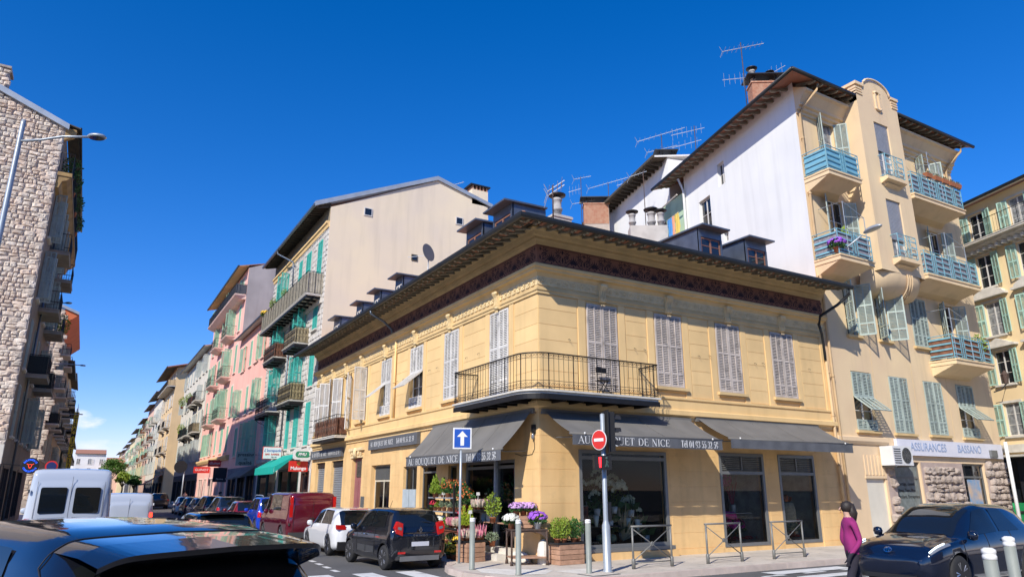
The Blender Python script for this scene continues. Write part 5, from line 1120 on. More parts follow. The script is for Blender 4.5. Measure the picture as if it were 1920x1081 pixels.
# brick chimneys on its roof
def brickstack(par, loc, w_, d, h, rz=0, cover=True):
    o = ob('chimney', None, None, par, loc, rz); me = {}
    q = MB(); q.box(-w_ / 2 + .012, w_ / 2 - .012, -d / 2 + .012, d / 2 - .012, 0, h); ob('core', q, pm('lime_mortar', (.45, .38, .32), .95, .1, 5, bump=.2), o)
    bm_ = MB(); bm_.box(0, .21, -.012, 0.01, 0, .058); bmm = bm_.mesh('brick', brickm); bs_ = MB(); bs_.box(0, .10, -.012, .01, 0, .058); bsm = bs_.mesh('brick', brickm)
    n = 0; z = h - .07; jq = MB()
    def put(side, u, z_, sm_):
        nonlocal n
        me_ = bsm if sm_ else bmm
        tf = {0: ((u, -d / 2, z_), 0), 1: ((-w_ / 2, d / 2 - u - (w_ * 0), z_), -pi / 2)}[side]
        if side == 0: loc_, r = (u - w_ / 2, -d / 2, z_), 0
        else: loc_, r = (-w_ / 2, d / 2 - u, z_), -pi / 2
        ob('brick', me_, None, o, loc_, r); n += 1
    while z > max(0, h - 1.5):
        row = round(z / .07) % 2
        for side, L in ((0, w_), (1, d)):
            u = .0 if not row else .11
            if row: put(side, 0, z, True)
            while u + .21 <= L + .001: put(side, u, z, False); u += .222
            if L - u > .09: put(side, u, z, True)
        z -= .072
    q = MB(); q.box(-w_ / 2 - .06, w_ / 2 + .06, -d / 2 - .06, d / 2 + .06, h - .02, h + .06); ob('cap_course', q, brickm, o)
    if cover:
        q = MB(); q.box(-w_ / 2 - .25, w_ / 2 + .25, -d / 2 - .2, d / 2 + .2, h + .42, h + .48)
        for sx_ in (-1, 1):
            for sy_ in (-1, 1): q.box(sx_ * w_ * .4 - .03, sx_ * w_ * .4 + .03, sy_ * d * .4 - .03, sy_ * d * .4 + .03, h + .06, h + .42)
        ob('cover_slab', q, gutm, o)
    return o
ch = brickstack(SR, (ux(18.25), 5.45, 21.4), 1.5, .8, 1.65, radians(-32)); pot(ch, -.55, 0, 1.9, 1.0); pot(ch, .45, .1, 1.9, .8)
ch = brickstack(SR, (ux(17.7), 12.8, 19.2), .95, .8, 2.4, radians(-32)); pot(ch, .8, .3, 1.7, 1.1)
ch = brickstack(SR, (ux(16.95), 19.0, 18.4), 1.7, .8, 2.2, radians(-32))
# windows: first and second upper floors
def sw_(a, b, c, d, s_, **k): window(SB, ux((a + b) / 2), c, b - a, d - c, s_, shgrey, sp=.06, sillm=cornm, rails=(0, .22, .58, 1.), **k)
sw_(14.44, 15.68, 4.08, 6.36, 'flap'); sw_(16.86, 18.1, 4.06, 6.34, 'closed'); sw_(19.3, 20.6, 4.08, 6.33, 'closed'); sw_(21.8, 23.1, 4.06, 6.36, 'flap')
sw_(14.62, 15.35, 7.82, 9.95, 'half', leafw=.62, ang=radians(118)); sw_(16.72, 17.4, 7.82, 9.95, 'half', leafw=.68, ang=radians(125)); sw_(19.2, 20.4, 7.8, 9.98, 'closed')
sw_(21.55, 22.6, 7.25, 9.98, 'half', ang=radians(135), sill=False)
sw_(14.3, 15.4, 10.85, 13.6, 'half', ang=radians(150), sill=False); sw_(21.6, 22.7, 10.95, 13.6, 'half', ang=radians(150), sill=False)
sw_(14.35, 15.45, 14.5, 17.3, 'half', ang=radians(130), sill=False); sw_(21.6, 22.7, 14.65, 17.2, 'half', ang=radians(120), sill=False)
for a in (14.62, 16.72):   # little blue guard rails in front of the windows
    q = MB(); a0 = ux(a)
    q.box(a0, a0 + .72, -.05, -.03, 8.5, 8.53)
    for k in range(7): q.tube([(a0 + .03 + k * .11, -.04, 7.85), (a0 + .03 + k * .11, -.04, 8.5)], .01, 4); 
    for k in range(6): q.tube([(a0 + .085 + k * .11 + .04 * cos(t), -.04, 8.15 + .2 * sin(t)) for t in [j * pi / 4 for j in range(8)]], .01, 4, closed=True)
    ob('window_guard', q, bluep, SB)
# rounded bay with pediment
m = MB(); a, b, v = ux(15.95), ux(18.95), -1.0
bh = [(ux(16.95), ux(18.0), 14.8, 17.45), (ux(16.95), ux(18.0), 11.15, 13.8)]
m.wallholes(a, b, 10.5, 18.2, bh, v, .25)
m.poly([(a, v, 10.5), (a, v, 18.7), (a, .0, 18.7), (a, 0, 10.5)]); m.poly([(b, v, 10.5), (b, 0, 10.5), (b, 0, 18.7), (b, v, 18.7)])
top_ = [(a, 18.2), (b, 18.2), (b, 19.0), (b - .45, 19.0), (b - .5, 18.95)] + [(ux(17.45) + .95 * cos(t), 19.0 + .55 * sin(t)) for t in [pi * k / 10 for k in range(0, 11)]] + [(a + .5, 18.95), (a + .45, 19.1), (a, 19.1)]
m.prism(top_, v, v + .35, 'y')
bay = ob('bay', m, sal, SB)
q = MB(); q.prism([(a - .06, 18.98), (a + .5, 18.98), (a + .5, 19.12), (a - .06, 19.12)], v - .08, .1); q.prism([(b - .5, 18.95), (b + .06, 18.95), (b + .06, 19.08), (b - .5, 19.08)], v - .08, .1)
for z in (18.55, 18.68, 18.81): q.box(a - .03, a + .42, v - .04, -.05, z, z + .07); q.box(b - .42, b + .03, v - .04, -.05, z, z + .07)
pts = [(ux(17.45) + 1.0 * cos(t), v - .03, 19.02 + .58 * sin(t)) for t in [pi * k / 12 for k in range(13)]]; q.tube(pts, .05, 6)
for s_ in (-1, 1): q.box(ux(17.45) + s_ * .14 - .05, ux(17.45) + s_ * .14 + .05, v - .07, v, 18.15, 18.9)
q.tube([(ux(17.45) + .19 * cos(t), v - .04, 18.9 + .12 * sin(t)) for t in [pi * k / 6 for k in range(7)]], .055, 6); q.tube([(ux(17.45) - .19 * cos(t), v - .04, 18.2 - .1 * sin(t)) for t in [pi * k / 6 for k in range(7)]], .055, 6)
ob('pediment_trim', q, sal, bay)
# rounded underside: quarter rounds sweeping back to the wall
q = MB(); ns = 9; uu = [a - .35 + (b - a + .9) * i / 12 for i in range(13)]; grid = {}
for i, u in enumerate(uu):
    e_ = abs((i / 12) * 2 - 1); 
    for j in range(ns + 1):
        t = j / ns * pi / 2; pr = .8 * (1 - .75 * e_ ** 4)
        grid[i, j] = len(q.V); q.V.append((u, -pr * 1.25 * cos(t), 10.55 - (1.0 - .25 * e_ ** 3) * sin(t)))
for i in range(12):
    for j in range(ns): q.F.append((grid[i, j], grid[i + 1, j], grid[i + 1, j + 1], grid[i, j + 1])); q.M.append(0); q.S.append(True)
ob('bay_underside', q, sal, bay)
q = MB(); 
for du in (.0, .16, .32): q.tube([(ux(17.6) + du + .25 * sin(t), -1.02 * cos(t) - .02, 10.5 - 1.0 * sin(t)) for t in [pi / 2 * k / 8 for k in range(9)]], .035, 5)
ob('bay_ribs', q, sal, bay)
roll = pm('grey_roller_blind', (.34, .35, .38), .5, .06, 3, bump=0)
for (c, d, zz) in ((14.8, 17.45, 16.1), (11.15, 13.8, 12.0)):
    wm, pm_ = window_mesh(1.03, d - c - .02, framew); x = ob('window', wm, None, bay, (ux(17.475), v + .12, c + .01)); ob('pane', pm_.mesh('pane', paneC), None, x)
    q = MB(); z = zz
    while z < d - .02: q.prism([(v + .07, z), (v + .055, z + .03), (v + .07, z + .06)], ux(16.96), ux(17.99), 'x'); z += .062
    ob('roller_blind', q, roll, bay)
    q = MB(); q.prism([(v, c - .35), (v - .34, c - .22), (v - .34, c - .08), (v, c - .08)], ux(16.8), ux(18.2), 'x'); q.prism([(v, c - .45), (v - .2, c - .36), (v, c - .3)], ux(16.95), ux(18.05), 'x'); ob('sill', q, sal, bay)
    q = MB()
    us = [ux(16.86), ux(18.14)]
    for z in (c + .95, c + .0): q.tube([(us[0], v, z), (us[0], v - .3, z), (us[1], v - .3, z), (us[1], v, z)], .018, 5)
    for k in range(3):
        z = c + .18 + k * .26; q.box(us[0], us[0] + .38, v - .31, v - .30, z, z + .06); q.box(us[1] - .38, us[1], v - .31, v - .30, z, z + .06)
    for k in range(3): q.tube([(us[0] + .42 + k * .22, v - .3, c), (us[0] + .42 + k * .22, v - .3, c + .95)], .012, 4)
    for k in range(6): q.tube([(us[0] + .53 + .07 * cos(t), v - .3, c + .1 + k * .155 + .06 * sin(t)) for t in [j * pi / 3 for j in range(6)]], .01, 4, closed=True); q.tube([(us[0] + .75 + .07 * cos(t), v - .3, c + .1 + k * .155 + .06 * sin(t)) for t in [j * pi / 3 for j in range(6)]], .01, 4, closed=True)
    for s_ in (us[0], us[1]): q.tube([(s_, v - .3, c), (s_, v - .3, c + .95)], .018, 4)
    ob('railing', q, bluep, bay)
# blue balconies
def bluebal(x0, x1, z, dep, screen, solid=False, lab=None, frm=None):
    u0, u1 = ux(x0), ux(x1); m = MB()
    m.hexa([(u0 + .05, 0, z - .62), (u0 + .45, -dep * .35, z - .55), (u1 - .45, -dep * .35, z - .55), (u1 - .05, 0, z - .62), (u0, 0, z - .22), (u0, -dep + .06, z - .22), (u1, -dep + .06, z - .22), (u1, 0, z - .22)])
    m.box(u0 - .03, u1 + .03, -dep, 0, z - .22, z - .06); m.box(u0 - .06, u1 + .06, -dep - .04, 0, z - .06, z)
    b = ob('balcony', m, sal, SB)
    q = MB(); h = 1.05; vf = -dep + .04
    for zz in (h, .08): q.tube([(u0, 0, zz), (u0, vf, zz), (u1, vf, zz), (u1, 0, zz)], .02, 5)
    L = u1 - u0; n = max(1, round(L / 1.5)); 
    posts = [u0 + L * k / n for k in range(n + 1)]
    for u in posts: q.tube([(u, vf, 0), (u, vf, h)], .02, 4)
    for k in range(n):
        a_, b2 = posts[k], posts[k + 1]; mid = (a_ + b2) / 2; gw_ = .16
        for j in range(4):
            zz = .16 + j * .235
            for c_, d_ in ((a_ + .03, mid - gw_), (mid + gw_, b2 - .03)): q.add([(c_, vf - .012, zz + .03), (d_, vf - .012, zz), (d_, vf - .012, zz + .06), (c_, vf - .012, zz + .09), (c_, vf, zz + .03), (d_, vf, zz), (d_, vf, zz + .06), (c_, vf, zz + .09)], [(0, 1, 2, 3), (7, 6, 5, 4), (3, 2, 6, 7), (0, 4, 5, 1)])
        for g_ in (-gw_, 0, gw_): q.tube([(mid + g_, vf, .08), (mid + g_, vf, h)], .013, 4)
        for j in range(5):
            for g_ in (-gw_ / 2, gw_ / 2): q.tube([(mid + g_ + .055 * cos(t), vf, .2 + j * .18 + .07 * sin(t)) for t in [i_ * pi / 3 for i_ in range(6)]], .009, 4, closed=True)
    for j in range(4):
        zz = .16 + j * .235
        for u in (u0, u1): q.box(u - .006, u + .006, vf + .06, -.05, zz, zz + .075)
    ob('railing', q, bluep, b, (0, 0, z))
    s_ = MB()
    s_.box(u0 + .04, u1 - .04, vf + .035, vf + .045, .1, h - .1); s_.box(u0 + .035, u0 + .045, vf + .06, -.05, .1, h - .1)
    if screen: ob('privacy_screen', s_, screen, b, (0, 0, z))
    if frm:
        q = MB(); a_, c_, hh = frm
        q.tube([(ux(a_), vf, 0), (ux(a_), vf, hh), (ux(a_) - .05, -.05, hh)], .018, 5); q.tube([(ux(c_), vf, 0), (ux(c_), vf, hh * .8), (ux(c_), -.05, hh)], .018, 5); q.tube([(ux(a_), vf, hh), (ux(c_), vf, hh * .8)], .014, 5); ob('awning_frame', q, steelg, b, (0, 0, z))
    return b
bluebal(13.1, 15.15, 14.2, 1.15, pm('solid_blue_balcony_panel', (.16, .40, .52), .6, .06, 3, bump=0)); bluebal(13.1, 15.2, 10.62, 1.15, greylead, frm=(13.7, 15.0, 2.3))
bluebal(19.0, 23.0, 14.45, 1.15, greylead, frm=(20.6, 21.4, 2.4)); bluebal(19.0, 23.1, 10.75, 1.15, greylead, frm=(20.9, 22.4, 2.2)); bluebal(20.15, 23.1, 7.2, 1.1, reed, frm=(20.3, 21.6, 2.2))
# downpipe on this facade
m = MB(); m.tube([(ux(13.55), -.85, 18.3), (ux(13.5), -.8, 18.05), (ux(13.25), -.3, 17.5), (ux(13.2), -.1, 17.2), (ux(13.2), -.09, 6.0), (ux(13.25), -.09, .1)], .055, 8)
for z in (16, 13.5, 11, 8.5, 6): m.lathe([(.075, 0), (.075, .05)], ux(13.2), -.09, 8, 0, z)
ob('downpipe', m, MC['painted_downpipe'], SB)
m = MB(); m.tube([(WS - .3, -.85, 18.3), (WS - .3, -.8, 18.0), (WS - .55, -.2, 17.4), (WS - .55, -.08, 17.1), (WS - .55, -.08, 15)], .055, 8); ob('downpipe', m, MC['painted_downpipe'], SB)
for x in (15.9, 18.6, 21.1):
    m = MB(); m.box(ux(x) - .006, ux(x) + .006, -.004, .0, 3.9, 7.6); ob('render_joint', m, cornm, SB)
# ground floor: louvred fanlight and blind door, insurance office windows, rough stone cladding
m = MB()
for k in range(6): m.box(ux(14.55) + k * .21, ux(14.55) + k * .21 + .12, -.03, 0, 2.42, 3.15)
m.box(ux(14.5), ux(15.8), -.04, 0, 2.3, 2.4); ob('louvre', m, salg, SB)
m = MB(); m.box(ux(14.55), ux(15.75), .08, .12, .05, 2.3); ob('door', m, pm('cream_door_paint', (.66, .62, .52), .6, .05, 2, bump=.05), SB)
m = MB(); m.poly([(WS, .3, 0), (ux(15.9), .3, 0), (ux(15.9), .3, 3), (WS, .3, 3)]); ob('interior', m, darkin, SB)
oa = frame(SB, ux(16.4), ux(18.15), .15, 2.95, .08, .1, .08, trans=(2.35,), gl=pm('office_blind', (.20, .23, .22), .35, .2, 6, bump=0))
for k, tline in enumerate(('courtage, conseil', 'Vous, Tiers, Pro', 'Particuliers, Entreprises')):
    text(tline, .17, paneD, oa, (ux(17.25), .13, 2.1 - k * .24), ext=.001)
ob_ = frame(SB, ux(21.25), ux(23.0), .15, 2.95, .08, .1, .08, trans=(2.4,), gl=paneD)
m = MB(); m.box(ux(21.7), ux(22.7), .12, .13, .9, 2.3); pst = ob('poster', m, pm('blue_travel_poster', (.12, .30, .52), .5, .4, 2.5, bump=0, tint=(.6, .42, .25)), ob_)
scl = pm('rough_pinkish_stone', (.45, .37, .31), .9, .18, 6, bump=1., bs=22, obv=.14)
sc2 = stone_shapes(scl, 8, .12, .13, 10)
cl = ob('stone_cladding', None, None, SB, (0, -.01, 0))
for a_, b2 in ((ux(18.2), ux(21.2)), (ux(23.05), WS), (ux(15.85), ux(16.38))): m = MB(); m.box(a_, b2, -.02, .0, 0, 2.95); ob('mortar_bed', m, pm('pinkish_mortar', (.46, .36, .31), .95, .1, 4, bump=.3), cl)
for (a_, b2) in ((18.22, 21.2), (23.07, 24.72), (15.87, 16.36)): rubble(cl, ux(a_) + .01, ux(b2), .02, 2.9, sc2, lambda u, z, a_=a_, b2=b2: ux(a_) + .05 < u < ux(b2) - .12 and z < 2.9, .3, .5, .30, .38, limit=90)
for o in list(cl.children):
    if o.name.startswith('stone'): o.location.y = -.02

# ================================================================ YELLOW BUILDING WITH GREEN SHUTTERS AT THE RIGHT EDGE
A2 = radians(18.4); pdir = Vector((sin(A2), cos(A2), 0)); P2 = Vector((31, 4.3, 0)) - pdir * 12
yb = pm('buttery_yellow_render', (.86, .66, .38), .9, .07, .6, bump=.1, streak=.1)
# facade faces -x side: local u runs from the far end (left, seen from outside) to the near end
far_ = Vector((29.4, 3.0, 0.1)) + pdir * 12 * .947
YB = rowhouse('yellow_building', 'yellow building with green shutters and stone pediments at the right edge', tuple(far_), -pi / 2 - A2, 24, 17.55, yb, [1.5, 4.2, 6.8, 9.6, 12.0 + 2.15, 12 + 4.75, 12 + 7.4, 12 + 10], [(4.6, 6.3), (7.3, 9.1), (9.95, 11.8), (12.65, 14.5), (15.25, 17.0)], shgreen, .5, ground=[(1 + 4.5 * i, 4.8 + 4.5 * i, 3.4) for i in range(5)], surround=slabw, gwall=dsh, raft=False, eavem=slabw, st={(j, i): 'open' for j in range(5) for i in range(8)}, balc=[((0, 24, 15.2), dict(dep=.8, style='bars', sp=.18, brackets=False))])
profile_run('string_course', YB, [(0, 14.75), (-.3, 14.85), (-.5, 14.95), (-.5, 15.05), (0, 15.05)], 0, 24, slabw)
YB.scale = (.947, .947, .947)
q = MB()
for k in range(60): q.box(.2 + k * .4, .35 + k * .4, -.45, 0, 14.62, 14.8)
ob('dentil', q, slabw, YB, kind='stuff')
for z, arch in ((12.15, True), (9.35, False)):
    for i, u in enumerate([1.5, 4.2, 6.8, 9.6, 14.15, 16.75, 19.4, 22]):
        q = MB()
        if arch: q.prism([(u + 1.0 * cos(t), z + .42 * sin(t)) for t in [pi * k / 8 for k in range(9)]], -.22, 0); q.box(u - 1.1, u + 1.1, -.3, 0, z - .1, z + .02)
        else: q.prism([(u - 1.0, z), (u + 1.0, z), (u, z + .42)], -.22, 0); q.box(u - 1.1, u + 1.1, -.3, 0, z - .1, z + .02)
        ob('pediment', q, slabw, YB)
m = MB(); m.box(0, 24, -.25, 0, 3.75, 4.15); m.box(0, 24, -1.0, 0, 3.5, 3.6); ob('shop_fascia', m, slabw, YB)
m = MB(); m.box(9, 14, .3, .35, 0, 3.4); ob('shop_window', m, paneD, YB)
# ================================================================ SIGNS AND WALL-MOUNTED THINGS
def board(nm, label, x0, x1, z0, z1, y, mt, lines=(), t=.12, edge=None, rnd=0.):
    """box sign sticking out of the facade, face towards -y"""
    T = thing(nm, label, 'sign', ((x0 + x1) / 2, y, z0))
    w_, h = x1 - x0, z1 - z0; m = MB()
    if rnd: m.prism([(sx_ * (w_ / 2 - rnd) + rnd * cos(a), zz + rnd * sin(a)) for (sx_, zz, a0) in ((1, h - rnd, 0), (-1, h - rnd, pi / 2), (-1, rnd, pi), (1, rnd, 1.5 * pi)) for a in [a0 + pi / 2 * k / 5 for k in range(6)]], 0, t)
    else: m.box(-w_ / 2, w_ / 2, 0, t, 0, h)
    ob('board', m, mt, T)
    if edge: q = MB(); e_ = .035; q.box(-w_ / 2 - e_, w_ / 2 + e_, .02, t - .02, -e_, 0); q.box(-w_ / 2 - e_, w_ / 2 + e_, .02, t - .02, h, h + e_); q.box(-w_ / 2 - e_, -w_ / 2, .02, t - .02, 0, h); q.box(w_ / 2, w_ / 2 + e_, .02, t - .02, 0, h); ob('rim', q, edge, T)
    for (s_, size, cm, dx, dz, kw) in lines: text(s_, size, cm, T, (dx, -.006, dz), **kw)
    q = MB(); q.tube([(w_ / 2, t / 2, h * .8), (w_ / 2 + .15, t / 2, h * .8)], .02, 5); ob('bracket', q, iron, T); return T
redm = pm('red_sign_paint', (.62, .03, .02), .4, .05, 3, bump=0); whm = pm('white_sign_paint', (.75, .75, .72), .4, .05, 3, bump=0); greenm = pm('green_sign_paint', (.04, .25, .13), .4, .05, 3, bump=0); bluem = pm('blue_sign_paint', (.02, .09, .42), .35, .03, 3, bump=0)
T = board('cafe_sign', 'red projecting sign reading Malongo above the cafe door', -1.12, -.08, 2.85, 3.42, 24.0, redm, [('Malongo', .25, whitel, 0, .17, dict(bold=.006))]); q = MB()
for k in range(3): q.prism([(-.1 + .0 * k, .38 + k * .05), (0, .33 + k * .05), (.1, .38 + k * .05), (.06, .43 + k * .05), (0, .385 + k * .05), (-.06, .43 + k * .05)], -.008, 0)
ob('leaf_emblem', q, pm('gold_sign_paint', (.65, .35, .05), .5, .05, 3, bump=0), T)
T = board('betting_sign', 'white rounded sign with green PMU badge above the red cafe sign', -1.0, -.08 + .12, 3.48, 4.05, 23.7, whm, rnd=.12); m = MB(); m.prism([(sx_ * .24 + .17 * cos(a), .285 + .17 * sin(a)) for sx_, a0 in ((1, -pi / 2), (-1, pi / 2)) for a in [a0 + pi * k / 8 for k in range(9)]], -.006, .0); ob('badge', m, greenm, T); text('PMU', .22, whitel, T, (-.04, -.012, .285), shear=.2, bold=.006)
board('bar_sign', "white L'escapade bar rapide sign with red edge over the teal awning", -1.35, -.25, 3.75, 4.45, 30.0, whm, [("L'escapade", .24, bluem, 0, .5, dict(shear=.3)), ('BAR  RAPIDE', .15, redm, 0, .26, dict(bold=.004)), ('TEL 04', .12, blackp, .1, .09, {})], edge=redm)
board('laundry_sign', 'grey green sign reading pressing de qualité on the shaded pink house', -1.5, -.2, 3.55, 4.55, 38.5, pm('grey_green_sign', (.30, .38, .33), .5, .05, 3, bump=0), [('pressing', .34, blackp, 0, .78, dict(bold=.006)), ('de', .26, blackp, 0, .48, {}), ('qualité', .34, blackp, 0, .2, dict(bold=.006))])
board('salon_sign', 'small red sign with white lettering on the tall pink house, left one', -1.6, -.1, 3.45, 4.05, 61.0, redm, [('GUINOT', .32, whitel, 0, .3, {})])
board('salon_sign', 'small red sign with white script, behind the black lamp box', -1.2, -.1, 3.9, 4.5, 54.5, redm, [('Guinot', .32, whitel, 0, .3, dict(shear=.3))])
board('shop_sign', 'black box sign hanging beside the red one on the pink house', -1.3, -.2, 2.5, 3.7, 50.0, dsh, [('Perrine', .2, framew, 0, .25, {})])
# insurance shop board and air conditioner
T = thing('insurance_sign', 'long white board reading ASSURANCES BASSANO above the stone clad office', 'sign', (20.35, -.14, 3.2)); m = MB(); m.box(-3.75, 4.15, 0, .12, 0, .62); ob('board', m, pm('pale_lilac_board', (.70, .70, .76), .5, .04, 2, bump=0), T)
text('ASSURANCES', .46, pm('slate_blue_lettering', (.30, .38, .55), .5, .03, 4, bump=0), T, (-1.6, -.008, .33), bold=.004, cx=.92); text('BASSANO', .46, MC['slate_blue_lettering'], T, (1.45, -.008, .33), bold=.004, cx=.92)
m = MB(); m.box(3.0, 3.5, -.10, .0, .05, .35); ob('spot_lamp', m, alu, T)
T = thing('air_conditioner', 'white air conditioner unit mounted left of the insurance board', 'air conditioner', (16.15, -.42, 2.78)); wa = pm('white_appliance', (.72, .72, .70), .4, .05, 2, bump=0)
m = MB(); m.box(-.62, .62, -.17, .35, 0, .72); ob('casing', m, wa, T); q = MB()
for r in (.06, .12, .18, .24, .29): q.tube([(.22 + r * cos(t), -.185, .37 + r * sin(t)) for t in [2 * pi * k / 20 for k in range(20)]], .008, 4, closed=True)
for k in range(8): q.tube([(.22, -.185, .37), (.22 + .29 * cos(k * pi / 4), -.185, .37 + .29 * sin(k * pi / 4))], .006, 4)
ob('fan_guard', q, alu, T); m = MB(); m.lathe([(.29, 0), (.29, .01)], 0, 0, 24); ob('fan_opening', m, blackp, T, (.22, -.172, .37), rot=(pi / 2, 0, 0)); q = MB()
for k in range(7): q.box(-.56, -.14, -.185, -.17, .08 + k * .085, .11 + k * .085)
ob('grille', q, blackp, T); m = MB(); m.box(-.5, -.44, -.15, .42, -.06, 0); m.box(.44, .5, -.15, .42, -.06, 0); ob('wall_bracket', m, alu, T)
# butcher round sign, no parking sign, vertical theatre style sign on the left
T = thing('butcher_sign', 'round black neon sign BOUCHERIE CHARCUTERIE with red bull head, left side', 'sign', (-12.55, 14.5, 2.72)); m = MB(); m.lathe([(.50, 0), (.52, .03), (.52, .12), (.50, .15)], 0, 0, 36); ob('disc', m, blackp, T, (0, .1, 0), rot=(pi / 2, 0, 0))
nb = emis('blue_neon', (.03, .12, .9), 1.2); nr = emis('red_neon', (.95, .06, .02), 1.6)
def arctext(s_, r, a0, a1, size, mt, par, top_=True):
    for k, c_ in enumerate(s_):
        a = radians(a0 + (a1 - a0) * k / (len(s_) - 1)); me = text_mesh(c_, size, ext=.006, bold=.006); me.materials.clear(); me.materials.append(mt)
        ob('lettering', me, None, par, (r * cos(a), -.07, r * sin(a)), rot=(0, -(a - pi / 2) if top_ else -(a + pi / 2), 0))
arctext('BOUCHERIE', .37, 150, 30, .15, nb, T); arctext('CHARCUTERIE', .37, 205, 335, .14, nb, T, False)
q = MB(); q.tube([(-.2, -.07, .12), (-.1, -.07, .06), (0, -.07, .08), (.1, -.07, .06), (.2, -.07, .12)], .014, 5); q.tube([(-.1, -.07, .05), (-.07, -.07, -.08), (-.03, -.07, -.16), (.03, -.07, -.16), (.07, -.07, -.08), (.1, -.07, .05)], .014, 5); q.tube([(-.04, -.07, -.1), (.04, -.07, -.1)], .012, 5); ob('bull_head', q, nr, T)
q = MB(); q.tube([(-.5, .03, 0), (-1.6, .03, .1)], .03, 5); q.tube([(-1.6, .03, .1), (-1.65, .03, -4.9)], .04, 6); ob('post', q, iron, T); T.scale = (.55, .55, .55)
T = thing('no_parking_sign', 'round blue sign with red ring seen just above the white van roof', 'sign', (-12.16, 22, 0)); m = MB(); m.tube([(0, 0, 0), (0, 0, 3.0)], .03, 8); ob('post', m, steelg, T); m = MB(); m.lathe([(.25, 0), (.25, .03)], 0, 0, 28); ob('disc', m, redm, T, (0, -.04, 2.9), rot=(pi / 2, 0, 0)); m = MB(); m.lathe([(.19, 0), (.19, .01)], 0, 0, 28); ob('face', m, pm('dark_blue_sign_face', (.02, .03, .12), .4, 0, bump=0), T, (0, -.075, 2.9), rot=(pi / 2, 0, 0))
T = thing('vertical_shop_sign', 'tall narrow yellow sign with black letters STRAMIGIOLI on the left row', 'sign', (-12.95, 100.0, 0)); m = MB(); m.box(-.3, .3, 0, .25, 4.5, 12.3); ob('board', m, pm('yellow_sign_board', (.80, .55, .03), .5, .04, 2, bump=0), T)
for k, c_ in enumerate('STRAMIGIOLI'): text(c_, .78, blackp, T, (0, -.01, 11.9 - k * .70), bold=.02)
# ================================================================ ANTENNAS, DISH, LAUNDRY
def antenna(label, x, y, z0, z1, booms, par=None):
    T = thing('tv_antenna', label, 'antenna', (x, y, z0), 0, 'roof antennas'); m = MB(); m.tube([(0, 0, 0), (0, 0, z1 - z0)], .025, 6); ob('mast', m, rust, T)
    for (zz, az_, L, n, el, up_, off) in booms:
        q = MB(); d = Vector((cos(az_), sin(az_), el)).normalized(); c_ = Vector((0, 0, zz - z0)); a = c_ - d * L * off; b = c_ + d * L * (1 - off); q.tube([a, b], .02, 4); sd = Vector((0, 0, 1)) if up_ else Vector((-sin(az_), cos(az_), 0))
        for k in range(n):
            p = a.lerp(b, (k + .3) / n); h = .32 + .1 * (k % 3 == 0) - .012 * k; q.tube([p - sd * h, p + sd * h], .009, 4)
        if not up_: q.tube([a + Vector((0, 0, .0)), a + Vector((0, 0, .35)) - d * .15], .012, 4); q.tube([a, a - Vector((0, 0, .35)) - d * .15], .012, 4)
        ob('boom', q, zincl, T)
    return T
ra = radians(-31)
antenna('tallest roof antenna, on a rusty mast left of the highest brick chimney', 17.42, 6.0, 20.9, 25.85, [(25.5, ra, 2.4, 9, .22, False, .45), (23.6, ra, 1.5, 5, .1, True, .8), (23.5, ra + .4, 1.7, 5, .25, True, .1)])
antenna('small antenna at the right end of the highest brick chimney', 18.75, 5.2, 22.6, 24.0, [(23.9, ra, 1.0, 3, .6, True, .1)])
antenna('roof antenna with long tilted boom behind the middle brick chimney', 17.6, 12.9, 20.5, 23.4, [(23.4, ra, 3.2, 9, .32, False, .5), (22.4, ra, 2.0, 8, .25, False, .5)])
antenna('antenna with upright rods peeping over the long white wall eaves', 19.4, 11.8, 20.5, 24.0, [(23.7, ra, 2.2, 7, .25, True, .7), (22.9, ra, 2.0, 5, .3, True, .8)])
antenna('left antenna of the cluster over the lower brick chimney', 16.1, 19.5, 18.6, 22.8, [(22.7, ra, 1.2, 6, .2, False, .4), (21.9, ra, .9, 4, .3, True, 1.)])
antenna('long boomed antenna right above the lower brick chimney', 17.7, 18.5, 19.5, 22.3, [(22.3, ra, 2.9, 9, .3, False, .5), (21.2, ra, 3.2, 8, .18, False, .8)])
antenna('antenna with small upright rods at the ridge of the low wing', 18.7, 18.0, 19.6, 22.6, [(22.3, ra, 1.8, 6, .3, True, .3), (21.5, ra, 1.5, 5, .2, True, .5)])
antenna('thin antenna standing left of the laundry recess of the white wall', 15.2, 12.1, 16.0, 20.0, [(19.9, ra, 1.1, 4, .35, False, .8)])
antenna('lone antenna on the ridge of the peach walled house', 8.6, 24.6, 21.5, 22.55, [(22.4, ra + .1, 1.7, 9, .35, False, .45)])
for i, (x, y, z) in enumerate(((1.4, 1.2, 10.5), (1.6, 1.5, 10.5))): antenna(['thin rod antenna behind the nearest dormer', 'second rod behind the nearest dormer'][i], x, y, z, 11.7, [(11.6, ra, .7, 4, .7, False, .3)])
T = thing('satellite_dish', 'thin satellite dish seen edge on, on the roof slope between the dormers', 'satellite dish', (.6, 9.6, 10.0)); m = MB(); m.lathe([(.02, 0), (.2, .02), (.38, .10), (.40, .12)], 0, 0, 20); ob('dish', m, alu, T, (-.1, 0, 1.6), rot=(0, radians(-80), radians(118))); m = MB(); m.tube([(0, 0, 0), (0, 0, 1.55)], .025, 6); m.tube([(-.1, 0, 1.5), (-.7, .6, 1.5)], .012, 4); ob('arm', m, steelg, T)
